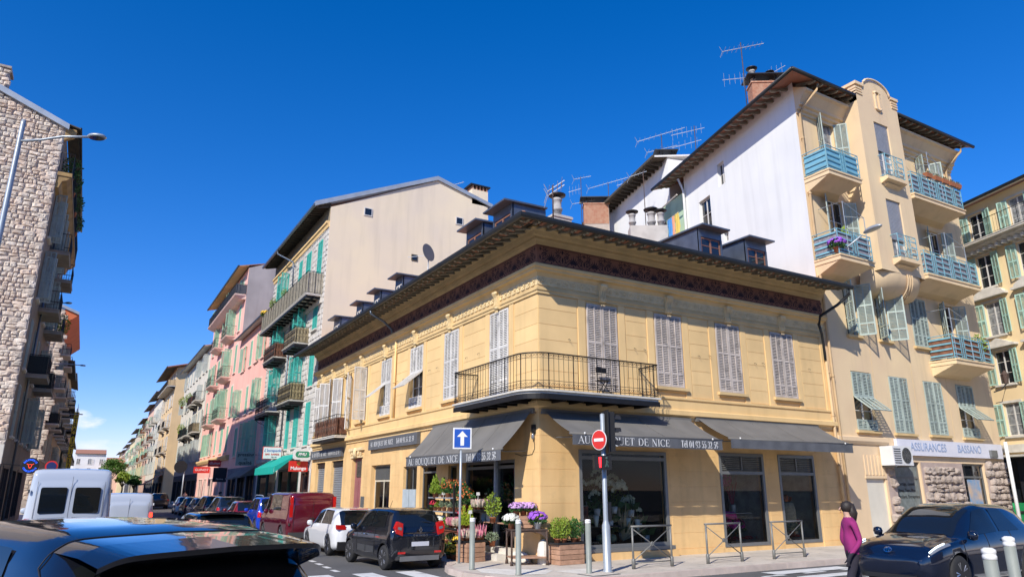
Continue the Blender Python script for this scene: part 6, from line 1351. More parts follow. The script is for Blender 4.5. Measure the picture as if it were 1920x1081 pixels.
def cloth(nm, label, col, P, w_, h, top_=True, sleeves=True):
    T = thing(nm, label, 'laundry', P, -pi / 2 - AZ, 'laundry hung in the recess'); m = MB(); n = 6; k_ = 6; g_ = {}
    for i in range(n + 1):
        for j in range(k_ + 1): g_[i, j] = len(m.V); m.V.append(((i / n - .5) * w_ * (1 - .15 * j / k_), .04 * sin(i * 2.1 + j * .4), -h * j / k_ + .015 * sin(i * 3)))
    for i in range(n):
        for j in range(k_): m.F.append((g_[i, j], g_[i + 1, j], g_[i + 1, j + 1], g_[i, j + 1])); m.M.append(0); m.S.append(True)
    if sleeves: m.poly([(-w_ * .5, 0, 0), (-w_ * .38, 0, -.02), (-w_ * .55, 0, -h * .75), (-w_ * .72, .02, -h * .72)]); m.poly([(w_ * .5, 0, 0), (w_ * .72, .02, -h * .72), (w_ * .55, 0, -h * .75), (w_ * .38, 0, -.02)])
    ob('fabric', m, pm('cloth_' + nm, col, .9, .1, 8, bump=.3), T)
def wp(x, y, z): a, b, c = wpt(x, y, z); return (a + X0, b, c)
for nm, lab, col, u, w_, h in (('yellow_shirt', 'yellow shirt on the line next to the white wall', (.75, .55, .12), -9.75, .45, 1.2), ('orange_cloth', 'small orange pink cloth between yellow and blue shirts', (.75, .36, .22), -10.15, .25, 1.1), ('blue_shirt', 'blue shirt hanging in the middle of the line', (.08, .30, .65), -10.55, .5, 1.3), ('black_shirt', 'black shirt left of the blue one on the line', (.02, .02, .03), -11.15, .5, 1.35), ('dark_jacket', 'dark jacket at the left end of the line', (.03, .025, .04), -11.75, .5, 1.4)):
    cloth(nm, lab, col, wp(u, -.42, 16.37), w_, h)
# ================================================================ STREET FURNITURE
def bollard(label, x, y, z=0.):
    T = thing('bollard', label, 'bollard', (x, y, z), 0, 'slim metal bollards'); m = MB(); m.lathe([(.075, 0), (.075, .02), (.068, .03), (.068, 1.12)], 0, 0, 16); ob('post', m, bollg, T)
    m = MB(); m.lathe([(.071, 1.12), (.071, 1.15), (.066, 1.155), (.066, 1.17), (.072, 1.175), (.07, 1.20), (.04, 1.215)], 0, 0, 16); ob('cap', m, whm, T); return T
bollard('bollard with white cap in front of the heather pots', -2.26, -.39); bollard('bollard with white cap in front of the iron flower table', -1.85, -1.94); bollard('bollard right beside the no entry sign pole', -.31, -2.59)
bollard('near bollard at the bottom right, in front of the dark blue car', -3.97, -13.4, .2).scale = (.8, .8, 1); bollard('bollard at the right edge of the pair by the dark blue car', -2.5, -12.86, .22).scale = (.8, .8, 1)
barrm = pm('mid_grey_barrier_paint', (.20, .20, .185), .5, .08, 5, bump=0, metal=.3, dirt=.2)
def barrier(label, x0, x1, y):
    T = thing('barrier', label, 'barrier', ((x0 + x1) / 2, y, 0), 0, 'crossed steel pavement barriers'); a = (x1 - x0) / 2; H = 1.0
    for s_ in (-1, 1): m = MB(); m.tube([(s_ * a, 0, 0), (s_ * a, 0, H)], .028, 8); m.lathe([(.045, 0), (.045, .22), (.03, .25)], s_ * a, 0, 10); ob('post', m, barrm, T)
    m = MB(); m.tube([(-a - .04, 0, H), (a + .04, 0, H)], .025, 8); m.tube([(-a, 0, .14), (a, 0, .14)], .014, 6); ob('rail', m, barrm, T)
    for s_ in (-1, 1): m = MB(); m.tube([(-a, 0, .18 if s_ > 0 else H - .05), (a, 0, H - .05 if s_ > 0 else .18)], .014, 6); ob('brace', m, barrm, T)
    m = MB(); m.lathe([(.05, -.02), (.06, 0), (.05, .02)], 0, 0, 12); ob('hub', m, barrm, T, (0, 0, .57), rot=(pi / 2, 0, 0))
barrier('crossed barrier nearest the sign pole, in front of the orchid window', 1.27, 2.54, -2.3); barrier('crossed barrier in the middle, between the big shop window and the next', 3.81, 5.1, -2.3); barrier('crossed barrier at the far right, in front of the narrow shop windows', 6.39, 7.7, -2.3)
# one way sign
T = thing('one_way_sign', 'blue square one way sign with white arrow on a grey pole by the kerb', 'sign', (-1.84, 1.18, 0)); m = MB(); m.tube([(0, 0, 0), (0, 0, 3.5)], .035, 10); ob('pole', m, steelg, T)
m = MB(); m.box(-.26, .26, -.01, .01, -.29, .29); pl = ob('plate', m, whm, T, (0, -.06, 3.27), radians(-22)); m = MB(); m.box(-.22, .22, -.016, -.011, -.25, .25); ob('face', m, bluem, pl); m = MB(); m.prism([(-.05, -.2), (.05, -.2), (.05, .04), (.15, .04), (0, .2), (-.15, .04), (-.05, .04)], -.022, -.017); ob('arrow', m, whm, pl)
# signal pole with no entry sign, traffic light and pedestrian light
T = thing('signal_pole', 'light grey pole with no entry disc, traffic light and red pedestrian light', 'traffic light', (.26, -2.55, 0)); m = MB(); m.lathe([(.13, 0), (.13, .03), (.10, .06), (.10, 1.05), (.065, 1.15), (.06, 1.2), (.06, 3.72), (.03, 3.74)], 0, 0, 16); ob('pole', m, steelg, T)
dsk = ob('no_entry_disc', None, None, T, (-.15, -.05, 3.08), radians(-80), scale=(.93, .93, .93)); m = MB(); m.lathe([(.265, 0), (.265, .02)], 0, 0, 32); ob('rim', m, whm, dsk, rot=(pi / 2, 0, 0)); m = MB(); m.lathe([(.245, 0), (.245, .008)], 0, 0, 32); ob('red_face', m, redm, dsk, (0, -.02, 0), rot=(pi / 2, 0, 0)); m = MB(); m.box(-.17, .17, -.034, -.03, -.04, .04); ob('white_bar', m, whm, dsk)
hd = ob('signal_head', None, None, T, (.22, -.02, 2.8), radians(70)); m = MB(); m.box(-.14, .14, -.08, .1, 0, .98); m.box(-.22, .22, .1, .12, -.04, 1.02); ob('housing', m, blackp, hd)
for k, z in enumerate((.18, .49, .80)): m = MB(); m.tube([(.1 * cos(t), -.24 + 0, z + .1 * sin(t)) for t in (0, pi)], .001, 3); m = MB(); m.add([(.11 * cos(t), -.08, z + .11 * sin(t)) for t in [pi * j / 8 for j in range(9)]] + [(.11 * cos(t), -.26, z + .11 * sin(t)) for t in [pi * j / 8 for j in range(9)]], [(j, j + 1, j + 10, j + 9) for j in range(8)]); ob('visor', m, blackp, hd)
pd = ob('pedestrian_light', None, None, T, (-.15, -.16, 2.38), radians(-18)); m = MB(); m.box(-.24, .2, -.07, .08, -.02, .32); ob('housing', m, blackp, pd); m = MB(); m.lathe([(.028, 0), (.034, .02), (.028, .045)], -.1, 0, 8, 0, .23); m.box(-.125, -.075, -.01, .01, .12, .23); m.box(-.12, -.103, -.01, .01, .03, .12); m.box(-.097, -.08, -.01, .01, .03, .12); ob('red_figure', m, emis('lit_red_figure', (1, .02, .03), 4), pd, (0, -.08, 0))
m = MB(); m.lathe([(.028, 0), (.034, .02), (.028, .045)], .07, 0, 8, 0, .23); m.tube([(.07, 0, .22), (.07, 0, .13), (.03, 0, .04)], .02, 4); m.tube([(.07, 0, .13), (.11, 0, .04)], .018, 4); m.tube([(.07, 0, .2), (.12, 0, .14)], .012, 4); ob('unlit_figure', m, pm('unlit_green_figure', (.05, .09, .08), .5, 0, bump=0), pd, (0, -.08, 0))
m = MB(); m.box(.05, .16, -.03, .05, 1.15, 1.6); ob('control_box', m, blackp, T)
# street lamps
def lamp(label, pole, base, head, zt, wall=False):
    T = thing('street_lamp', label, 'street lamp', base, 0, 'street lamps of the left side'); bx_, by_, bz_ = base; hx, hy, hz = [a - b for a, b in zip(head, base)]
    if pole: m = MB(); m.lathe([(.09, 0), (.075, 1), (.05, zt - .1), (.04, zt)], 0, 0, 12); ob('pole', m, steelg, T)
    m = MB(); a = Vector((0, 0, hz - .12)); b = Vector((hx * .93, hy * .93, hz + .0)); m.tube([a, a.lerp(b, .3) + Vector((0, 0, -.0)), a.lerp(b, .6) + Vector((0, 0, .05)), b], .03, 6); ob('arm', m, steelg, T)
    m = MB(); m.lathe([(.02, -.05), (.28, -.045), (.33, 0), (.28, .06), (.12, .10), (.02, .11)], 0, 0, 20); hh = ob('lantern', m, steelg, T, (hx, hy, hz), scale=(.62, .42, .62), rz=atan2(hy, hx)); m = MB(); m.lathe([(.25, -.062), (.25, -.05)], 0, 0, 16); ob('lens', m, paneD, hh)
lamp('street lamp with round lantern on a slim pole before the rubble wall', True, (-13.05, .6, -.0), (-11.6, -.2, 9.35), 9.75)
lamp('second lantern on a short arm, high beside the dark balconies', False, (-14.2, 31, 0), (-13.0, 30.3, 12.3), 0); lamp('third lantern on a wall arm above the yellow vertical sign', False, (-14.2, 40.5, 0), (-12.0, 41, 10.3), 0); lamp('fourth, smallest lantern on a wall arm beside the blue sheet', False, (-14.4, 69, 0), (-12.0, 68.7, 9.3), 0)
T = thing('wall_street_lamp', 'white cobra head street lamp on the corner of the salmon building', 'street lamp', (13.5, 0, 10.55)); m = MB(); m.box(-.1, .1, -.12, 0, -.1, .25); m.tube([(0, -.1, .05), (.15, -.9, .35), (.25, -1.7, .75)], .035, 6); ob('arm', m, steelg, T); m = MB(); m.lathe([(.02, -.05), (.2, -.04), (.22, 0), (.16, .08), (.02, .1)], 0, 0, 14); ob('lantern', m, steelg, T, (.35, -2.1, .9), scale=(.8, 2.2, 1), rz=-.3)
T = thing('lantern', 'old iron wall lantern on the right corner of the salmon building', 'lantern', (24.8, -.1, 6.2)); m = MB(); m.tube([(0, 0, 0), (.2, -.25, .1), (.3, -.45, .35)], .03, 5); m.tube([(0, 0, -.5), (.15, -.2, -.45), (.3, -.4, .2)], .02, 5); ob('bracket', m, iron, T); m = MB(); m.lathe([(.09, 0), (.16, .4), (.18, .42), (.02, .62)], .3, -.45, 6, 0, .35, False); ob('glass_cage', m, rust, T)
T = thing('iron_bistro_table', 'dark round balcony table and chair folded on the corner balcony', 'chair', (2.05, -.42, 4.53)); q = MB()
q.tube([(-.2, -.1, 0), (.15, .05, .45), (.2, .05, .85)], .014, 5); q.tube([(-.2, .12, 0), (.15, .2, .45)], .014, 5); q.tube([(.2, -.1, 0), (-.15, .05, .45)], .014, 5); q.box(-.2, .2, -.08, .22, .44, .46); q.box(-.18, .2, .18, .2, .7, .86); ob('frame', q, iron, T)
# pole and street clutter beyond on the right
T = thing('traffic_mirror_post', 'leaning looking grey post with white and black boxes by the right edge', 'post', (24.0, -1.6, 0)); m = MB(); m.tube([(0, 0, 0), (0, 0, 3.4)], .07, 8); ob('post', m, steelg, T); m = MB(); m.box(.15, .6, -.1, .2, 2.4, 3.0); ob('box', m, wa, T); m = MB(); m.box(.65, 1.2, -.1, .2, 2.4, 2.95); ob('signal_box', m, blackp, T)
# white pole of the salmon corner
T = thing('corner_pole', 'white painted pole standing before the stone clad corner', 'pole', (23.9, -.6, 0)); m = MB(); m.tube([(0, 0, 0), (0, 0, 3.9)], .075, 10); ob('pole', m, whm, T)
T = thing('green_bin', 'green container by the far shop at the right edge', 'bin', (26.4, .8, 0)); m = MB(); m.prism([(-.5, 0), (.5, 0), (.55, 1.1), (.4, 1.3), (-.4, 1.3), (-.55, 1.1)], -.4, .4); ob('body', m, pm('green_plastic', (.02, .30, .10), .5, .05, 2, bump=0), T); m = MB(); m.tube([(-.3, -.42, .9), (.3, -.42, .9)], .05, 6); ob('handle', m, blackp, T)
T = thing('road_sign_back', 'dark round disc seen on a grey post, before the shaded white house', 'sign', (-2.1, 64, 0)); m = MB(); m.tube([(0, 0, 0), (.0, 0, 4.2)], .06, 8); ob('post', m, steelg, T); m = MB(); m.lathe([(.62, 0), (.62, .05)], 0, 0, 24); ob('disc', m, blackp, T, (-.4, -.1, 4.1), rot=(pi / 2, 0, 0))
T = thing('cafe_awning', 'orange brown slanting awning of the shop before the ochre house', 'awning', (-.05, 112, 2.6)); m = MB(); m.poly([(0, 0, 1.6), (0, 8, 1.6), (-2.6, 8, 0), (-2.6, 0, 0)]); ob('canvas', m, pm('rust_awning', (.50, .16, .08), .8, .05, 2, bump=0), T); m = MB(); m.tube([(0, 0, 0), (-2.6, 0, 0), (-2.6, 8, 0)], .05, 5); ob('frame', m, iron, T)
# ================================================================ VEHICLES
def pchip(xs, ys):
    n = len(xs); h = [xs[i + 1] - xs[i] for i in range(n - 1)]; d = [(ys[i + 1] - ys[i]) / h[i] for i in range(n - 1)]
    m = [d[0]] + [0 if d[i - 1] * d[i] <= 0 else 2 * d[i - 1] * d[i] / (d[i - 1] + d[i]) for i in range(1, n - 1)] + [d[-1]]
    def f(x):
        x = min(max(x, xs[0]), xs[-1]); i = 0
        while i < n - 2 and x > xs[i + 1]: i += 1
        t = (x - xs[i]) / h[i]; t2, t3 = t * t, t * t * t
        return (2 * t3 - 3 * t2 + 1) * ys[i] + (t3 - 2 * t2 + t) * h[i] * m[i] + (-2 * t3 + 3 * t2) * ys[i + 1] + (t3 - t2) * h[i] * m[i + 1]
    return f
class Car:
    """lofted body: stations (x, zbottom, zbelt, zroof, half width, half roof width); front towards +x, left is +y"""
    def __init__(s, st, round_=.07):
        xs = [q[0] for q in st]; s.f = [pchip(xs, [q[k] for q in st]) for k in range(1, 6)]; s.L = xs[-1]; s.rd = round_; s.xs = xs
        s.B = [0, 1, 2, 3, 4, 5, 6, 7, 8]
    def sec(s, x):
        zb, zs, zr, hw, hr = [f(x) for f in s.f]; rd = min(s.rd, (zr - zs) * .45 + .005)
        P = [(hw * .86, zb), (hw * .965, zb + .10), (hw * .99, zb + .4 * (zs - zb)), (hw, zb + .72 * (zs - zb)), (hw * .955, zs), ((hw * .955 + hr) / 2 + .012, (zs + zr - rd) / 2), (hr, zr - rd), (hr * .80, zr - rd * .22), (0, zr)]
        return P
    def pt(s, x, b, off=0.):
        bb = b if b <= 8 else 16 - b; P = s.sec(x); fy = pchip(s.B, [p[0] for p in P]); fz = pchip(s.B, [p[1] for p in P]); y, z = fy(bb), fz(bb)
        if b > 8: y = -y
        return Vector((x, y, z))
    def ptn(s, x, b, off):
        p = s.pt(x, b)
        if not off: return p
        e = .02; a = s.pt(min(x + e, s.L), b) - s.pt(max(x - e, 0), b); c = s.pt(x, min(b + e, 16)) - s.pt(x, max(b - e, 0)); n = c.cross(a)
        n = n.normalized() if n.length > 1e-9 else Vector((0, 0, 1))
        if n.dot(p - Vector((p.x, 0, .6))) < 0: n = -n
        return p + n * off
    def body(s, nx=46, nb=32):
        m = MB(); X_ = [0, .01, .03, .06] + [s.L * (i / nx) ** 1 for i in range(1, nx)] + [s.L - .06, s.L - .03, s.L - .01, s.L]; X_ = sorted(set(round(x, 4) for x in X_ if 0 <= x <= s.L))
        Bv = [16 * j / nb for j in range(nb + 1)]
        for x in X_:
            for b in Bv: m.V.append(tuple(s.pt(x, b)))
        K = nb + 1
        for i in range(len(X_) - 1):
            for j in range(nb): m.F.append((i * K + j, i * K + j + 1, (i + 1) * K + j + 1, (i + 1) * K + j)); m.M.append(0); m.S.append(True)
            m.F.append((i * K + nb, i * K, (i + 1) * K, (i + 1) * K + nb)); m.M.append(0); m.S.append(False)
        # ends: concentric rings so the bumper ends round off
        for i, sg in ((0, -1), (len(X_) - 1, 1)):
            ring = [Vector(m.V[i * K + j]) for j in range(K)]; c = sum(ring, Vector()) / K; prev = [i * K + j for j in range(K)]
            for f, dx in ((.93, .03), (.8, .045), (.5, .055), (.2, .06)):
                cur = []
                for v in ring: q = c + (v - c) * f; cur.append(len(m.V)); m.V.append((q.x + sg * dx, q.y, q.z))
                for j in range(K): m.F.append((prev[j], prev[(j + 1) % K], cur[(j + 1) % K], cur[j])); m.M.append(0); m.S.append(True)
                prev = cur
            m.F.append(tuple(prev)); m.M.append(0); m.S.append(True)
        return m
    def patch(s, x0, x1, b0, b1, off=.006, nx=10, nb=8, shape=None):
        m = MB()
        for i in range(nx + 1):
            for j in range(nb + 1):
                t, q = i / nx, j / nb; xa, xb = x0, x1
                if shape: xa, xb = shape(b0 + (b1 - b0) * q)
                m.V.append(tuple(s.ptn(xa + (xb - xa) * t, b0 + (b1 - b0) * q, off)))
        for i in range(nx):
            for j in range(nb): a = i * (nb + 1) + j; m.F.append((a, a + 1, a + nb + 2, a + nb + 1)); m.M.append(0); m.S.append(True)
        return m
def boolean_wheels(me, cuts):
    o = bpy.data.objects.new('tmp', me); COL.objects.link(o); tmp = [o]
    for (x, z, r, y0, y1) in cuts:
        m = MB(); n = 28; m.prism([(x + r * cos(2 * pi * k / n), z + r * sin(2 * pi * k / n)) for k in range(n)], y0, y1, 'y'); c = bpy.data.objects.new('cut', m.mesh('cut', [], True)); COL.objects.link(c); tmp.append(c)
        md = o.modifiers.new('b', 'BOOLEAN'); md.object = c; md.operation = 'DIFFERENCE'; md.solver = 'EXACT'
    bpy.context.view_layer.update(); r_ = bpy.data.meshes.new_from_object(o.evaluated_get(bpy.context.evaluated_depsgraph_get()))
    for t in tmp: bpy.data.objects.remove(t)
    return r_
WM = {}
def wheel(par, x, y, r, wd=.2, rimc=None, side=1, sp=5):
    k = (r, wd, sp)
    if k not in WM:
        t = MB(); t.lathe([(r * .66, -wd / 2), (r * .9, -wd / 2), (r * .985, -wd / 2 + .03), (r, -wd / 4), (r, wd / 4), (r * .985, wd / 2 - .03), (r * .9, wd / 2), (r * .66, wd / 2)], 0, 0, 28)
        q = MB(); q.lathe([(r * .66, wd * .30), (r * .67, wd * .5), (r * .62, wd * .48), (r * .60, wd * .2), (r * .1, wd * .15)], 0, 0, 28)
        s_ = MB()
        for i in range(sp):
            a = 2 * pi * i / sp; c, d = cos(a), sin(a)
            for da in (-.16, .16):
                p0 = Vector((.06 * c * r / .3, .06 * d * r / .3, wd * .42)); p1 = Vector((r * .63 * cos(a + da), r * .63 * sin(a + da), wd * .46)); s_.tube([p0, p1], r * .055, 5)
        s_.lathe([(r * .16, wd * .36), (r * .15, wd * .46), (r * .05, wd * .48)], 0, 0, 14)
        WM[k] = (t.mesh('wheel', rubber), q.mesh('rim_dish', [pm('dark_rim_dish', (.05, .05, .055), .5, 0, bump=0, metal=.5)]), s_.mesh('rim', rimm))
    t, q, s_ = WM[k]
    o = ob('wheel', t, None, par, (x, y, r), rot=(radians(-90 * side), 0, 0)); 
    ob('rim_dish', q, None, o); z = ob('rim', s_, None, o)
    return o
PAINT = {}
def paint(key, col, metal=.0, rough=.12, flake=0): return pm('car_paint_' + key, col, rough, .0, bump=0, metal=metal, coat=1., spec=.5)
def hatch(L, W, H, belt=.9, hood=.86, rs=.45, xr=None, xc=None, deck=0., roofw=.72, wr=.30, wb=.62, wf=.80, gc=.17, nose=.58):
    """stations of a hatchback; xr = front end of the roof, xc = base of the windscreen"""
    hw = W / 2; xr = xr or L * .60; xc = xc or L * .76; hr = hw * roofw
    return [(0, .34, belt - .06, belt - .02, hw * .80, hw * .70), (.05, .24, belt - .02, belt + .03 + (H - belt) * .0, hw * .92, hw * .74), (rs * .55, gc + .03, belt, belt + (H - belt) * .62, hw * .985, hr * 1.03), (rs, gc, belt, H - .07, hw, hr), (rs + .35, gc, belt, H - .015, hw, hr), (L * .42, gc, belt - .01, H, hw, hr), (xr, gc, belt - .03, H - .05, hw, hr * .97), ((xr + xc) / 2, gc, belt - .04, (H - .05 + hood) / 2 + .07, hw, hr * .99), (xc, gc, hood - .05, hood + .03, hw, hr * 1.08), (xc + .18, gc, hood - .07, hood, hw * .99, hr * 1.06), (L - .32, gc + .02, hood - .15, hood - .09, hw * .96, hr * 1.0), (L - .10, gc + .03, nose + .02, nose + .08, hw * .88, hw * .72), (L, gc + .1, nose - .08, nose - .03, hw * .72, hw * .58)]
def make_car(name, label, cat, loc, rz, st, pt, L, W, H, wheels, r=.31, side=(), glassx=None, rear=None, ws=None, group=None, extra=None, tails=(), heads=(), mirrors=True, lit=False, cut=True):
    T = thing(name, label, cat, loc, rz, group); C = Car(st); me = C.body().mesh('body', pt, True)
    if cut: me = boolean_wheels(me, [(x, r, r + .05, sgn * (W / 2 + .1), sgn * (W / 2 - .30)) if sgn > 0 else (x, r, r + .05, -W / 2 - .1, -W / 2 + .30) for x in wheels for sgn in (1, -1)])
    me.materials.clear(); me.materials.append(pt)
    ob('body', me, None, T)
    for x in wheels:
        for sgn in (1, -1): wheel(T, x, sgn * (W / 2 - .115), r, .2, side=sgn)
    for (x0, x1, b0, b1, sk0, sk1) in side:
        f = lambda b, x0=x0, x1=x1, b0=b0, b1=b1, sk0=sk0, sk1=sk1: (x0 + sk0 * (b - b0) / (b1 - b0), x1 + sk1 * (b - b0) / (b1 - b0))
        g = lambda b, f=f: f(16 - b)
        ob('side_window', C.patch(x0, x1, b0, b1, shape=f), carglass, T); ob('side_window', C.patch(x0, x1, 16 - b1, 16 - b0, shape=lambda b, x0=x0, x1=x1, b0=b0, b1=b1, sk0=sk0, sk1=sk1: (x0 + sk0 * (16 - b - b0) / (b1 - b0), x1 + sk1 * (16 - b - b0) / (b1 - b0))), carglass, T)
    if rear: ob('rear_window', C.patch(rear[0], rear[1], rear[2], 16 - rear[2], nb=16), carglass, T)
    if ws: ob('windscreen', C.patch(ws[0], ws[1], ws[2], 16 - ws[2], nb=16), carglass, T)
    for (x0, x1, b0, b1) in tails:
        for k in (0, 1):
            a, b = (b0, b1) if k == 0 else (16 - b1, 16 - b0); ob('tail_light', C.patch(x0, x1, a, b, .010, 5, 5), redon if lit else redlt, T)
    for (x0, x1, b0, b1) in heads:
        for k in (0, 1):
            a, b = (b0, b1) if k == 0 else (16 - b1, 16 - b0); ob('headlight', C.patch(x0, x1, a, b, .008, 6, 5), clearlt, T)
    if mirrors:
        xm = mirrors if isinstance(mirrors, float) else L * .66
        for sgn in (1, -1):
            m = MB(); zz = C.pt(xm, 4).z + .08; y_ = sgn * (abs(C.pt(xm, 4).y) + .10); m.lathe([(.02, -.09), (.08, -.07), (.10, 0), (.08, .06), (.02, .08)], 0, 0, 12); ob('mirror', m, pt, T, (xm, y_, zz), scale=(.65, 1, 1))
    if extra: extra(T, C)
    return T
def generic(kind):
    if kind == 'hatch': return dict(st=hatch(4.0, 1.75, 1.46), L=4.0, W=1.75, H=1.46, wheels=(.72, 3.22), side=((.55, 1.65, 4.25, 5.9, .25, 0), (1.75, 2.95, 4.25, 5.9, 0, -.45)), rear=(.06, .42, 6.1), ws=(2.5, 2.98, 6.1), tails=((.0, .09, 3.0, 4.0),), heads=((3.62, 3.93, 3.6, 4.9),))
    if kind == 'suv': return dict(st=hatch(4.35, 1.84, 1.64, belt=1.02, hood=1.0, rs=.40, gc=.22, nose=.72), L=4.35, W=1.84, H=1.64, r=.35, wheels=(.82, 3.48), side=((.5, 1.8, 4.25, 5.9, .22, 0), (1.9, 3.2, 4.25, 5.9, 0, -.5)), rear=(.06, .38, 6.1), ws=(2.75, 3.24, 6.1), tails=((.0, .1, 3.2, 4.1),), heads=((3.95, 4.28, 3.6, 4.9),))
def plate(T, x, z, w_=.5, back=True):
    m = MB(); m.box(x - .012, x + .0, -w_ / 2, w_ / 2, z, z + .11); return ob('number_plate', m, MC.get('plain_plate') or pm('plain_plate', (.55, .56, .6), .4, 0, bump=0), T)
black = paint('black', (.006, .007, .011)); navy = paint('navy', (.004, .008, .022))
# -- black city car parked on the corner, seen from behind on its left
trim = pm('grey_plastic_trim', (.05, .052, .055), .55, .05, 5, bump=0)
def tw_extra(T, C):
    # glass tailgate, tail lamps, side mouldings, handle, emblem and name
    for sgn in (1, -1):
        m = MB(); y = sgn * .63; m.prism([(y - sgn * .12, .86), (y + sgn * .05, .92), (y + sgn * .09, 1.06), (y + sgn * .02, 1.22), (y - sgn * .12, 1.17)], -.055, .10, 'x'); ob('tail_light', m, redlt, T)
        m = MB(); m.prism([(y - sgn * .08, 1.00), (y + sgn * .03, 1.03), (y + sgn * .02, 1.09), (y - sgn * .09, 1.07)], -.062, -.05, 'x'); ob('reversing_lamp', m, clearlt, T)
        m = MB(); m.box(-.058, .0, sgn * .52 - .1, sgn * .52 + .1, .42, .47); ob('rear_reflector', m, redlt, T)
        for (a, b) in ((1.15, 1.68), (1.74, 2.30)):
            m = MB(); y2 = sgn * (C.pt(1.7, 1.8).y); m.box(a, b, min(y2, y2 + sgn * .02), max(y2, y2 + sgn * .02), .40, .56); ob('side_moulding', m, trim, T)
        m = MB(); y3 = sgn * (C.pt(1.7, 3.3).y + .03); m.tube([(1.72, y3, .84), (1.92, y3 + sgn * .01, .85)], .016, 6); ob('door_handle', m, chrome, T)
        m = MB(); a = [C.ptn(x, 2.4 if sgn > 0 else 13.6, .004) for x in ()]; 
        pts = [C.ptn(1.12, b if sgn > 0 else 16 - b, .003) for b in [1.2 + k * .3 for k in range(11)]]; m.tube(pts, .004, 4); pts = [C.ptn(2.38, b if sgn > 0 else 16 - b, .003) for b in [1.2 + k * .3 for k in range(11)]]; m.tube(pts, .004, 4); ob('door_gap', m, blackp, T)
    m = MB(); m.prism([(0, -.085), (.055, 0), (0, .085), (-.055, 0)], -.012, 0, 'x'); e = ob('emblem', m, chrome, T, (-.052, 0, 1.0)); m = MB(); m.prism([(0, -.05), (.025, 0), (0, .05), (-.025, 0)], -.016, -.0125, 'x'); ob('emblem_centre', m, blackp, e)
    me = text_mesh('T W I N G O', .075, bold=.002); me.materials.clear(); me.materials.append(chrome); ob('lettering', me, None, T, (-.056, 0, .86), -pi / 2)
    m = MB(); m.box(-.060, -.03, -.56, .56, .24, .36); ob('bumper_insert', m, MC['steel_insert'] if 'steel_insert' in MC else pm('steel_insert', (.16, .16, .16), .5, .1, 3, bump=0), T)
    plate(T, -.055, .60)
    m = MB(); m.tube([(.12, .0, 1.20), (.06, -.35, 1.18)], .01, 4); ob('rear_wiper', m, blackp, T)
    m = MB(); m.tube([(2.0, 0, 1.53), (1.85, 0, 1.72)], .006, 4); ob('aerial', m, blackp, T)
stT = [(0, .32, .90, .93, .70, .60), (.04, .26, .98, 1.05, .78, .63), (.12, .24, 1.0, 1.22, .81, .62), (.24, .2, 1.0, 1.42, .82, .60), (.36, .2, .99, 1.50, .82, .60), (.9, .2, .98, 1.55, .82, .60), (1.7, .2, .97, 1.55, .82, .60), (2.3, .2, .95, 1.47, .82, .60), (2.65, .2, .94, 1.22, .82, .62), (2.95, .2, .90, 1.0, .81, .66), (3.3, .2, .80, .88, .79, .64), (3.52, .24, .6, .68, .70, .55), (3.6, .3, .5, .56, .58, .45)]
tz = radians(90) + .045
make_car('parked_car', 'small black hatchback with TWINGO lettering parked at the flower shop corner', 'car', (-2.93, 1.35, -.13), tz, stT, black, 3.6, 1.64, 1.55, (.52, 3.02), .31, side=((.55, 1.42, 4.3, 5.85, .12, 0), (1.5, 2.75, 4.3, 5.85, 0, -.5)), rear=(.05, .30, 6.3), ws=(2.32, 2.85, 6.15), heads=((3.2, 3.52, 3.6, 4.9),), extra=tw_extra, mirrors=2.5)
# -- white hatchback ahead of it
def wh_extra(T, C):
    for sgn in (1, -1):
        m = MB(); y = sgn * .70; m.prism([(y - sgn * .2, .8), (y + sgn * .10, .82), (y + sgn * .1, .96), (y - sgn * .16, .94)], -.05, .12, 'x'); ob('tail_light', m, redlt, T)
    m = MB(); m.box(-.06, .05, -.75, .75, .2, .45); ob('bumper', m, blackp, T); plate(T, -.06, .62); m = MB(); m.box(.30, .36, -.3, .3, 1.40, 1.43); ob('brake_light', m, redlt, T)
whitep = paint('white', (.72, .73, .74))
g_ = generic('hatch'); make_car('parked_car', 'white hatchback with dark glass roof parked right ahead of the black one', 'car', (-2.95, 6.0, -.13), radians(90), pt=whitep, extra=wh_extra, **{**g_, 'tails': ()})
m = None
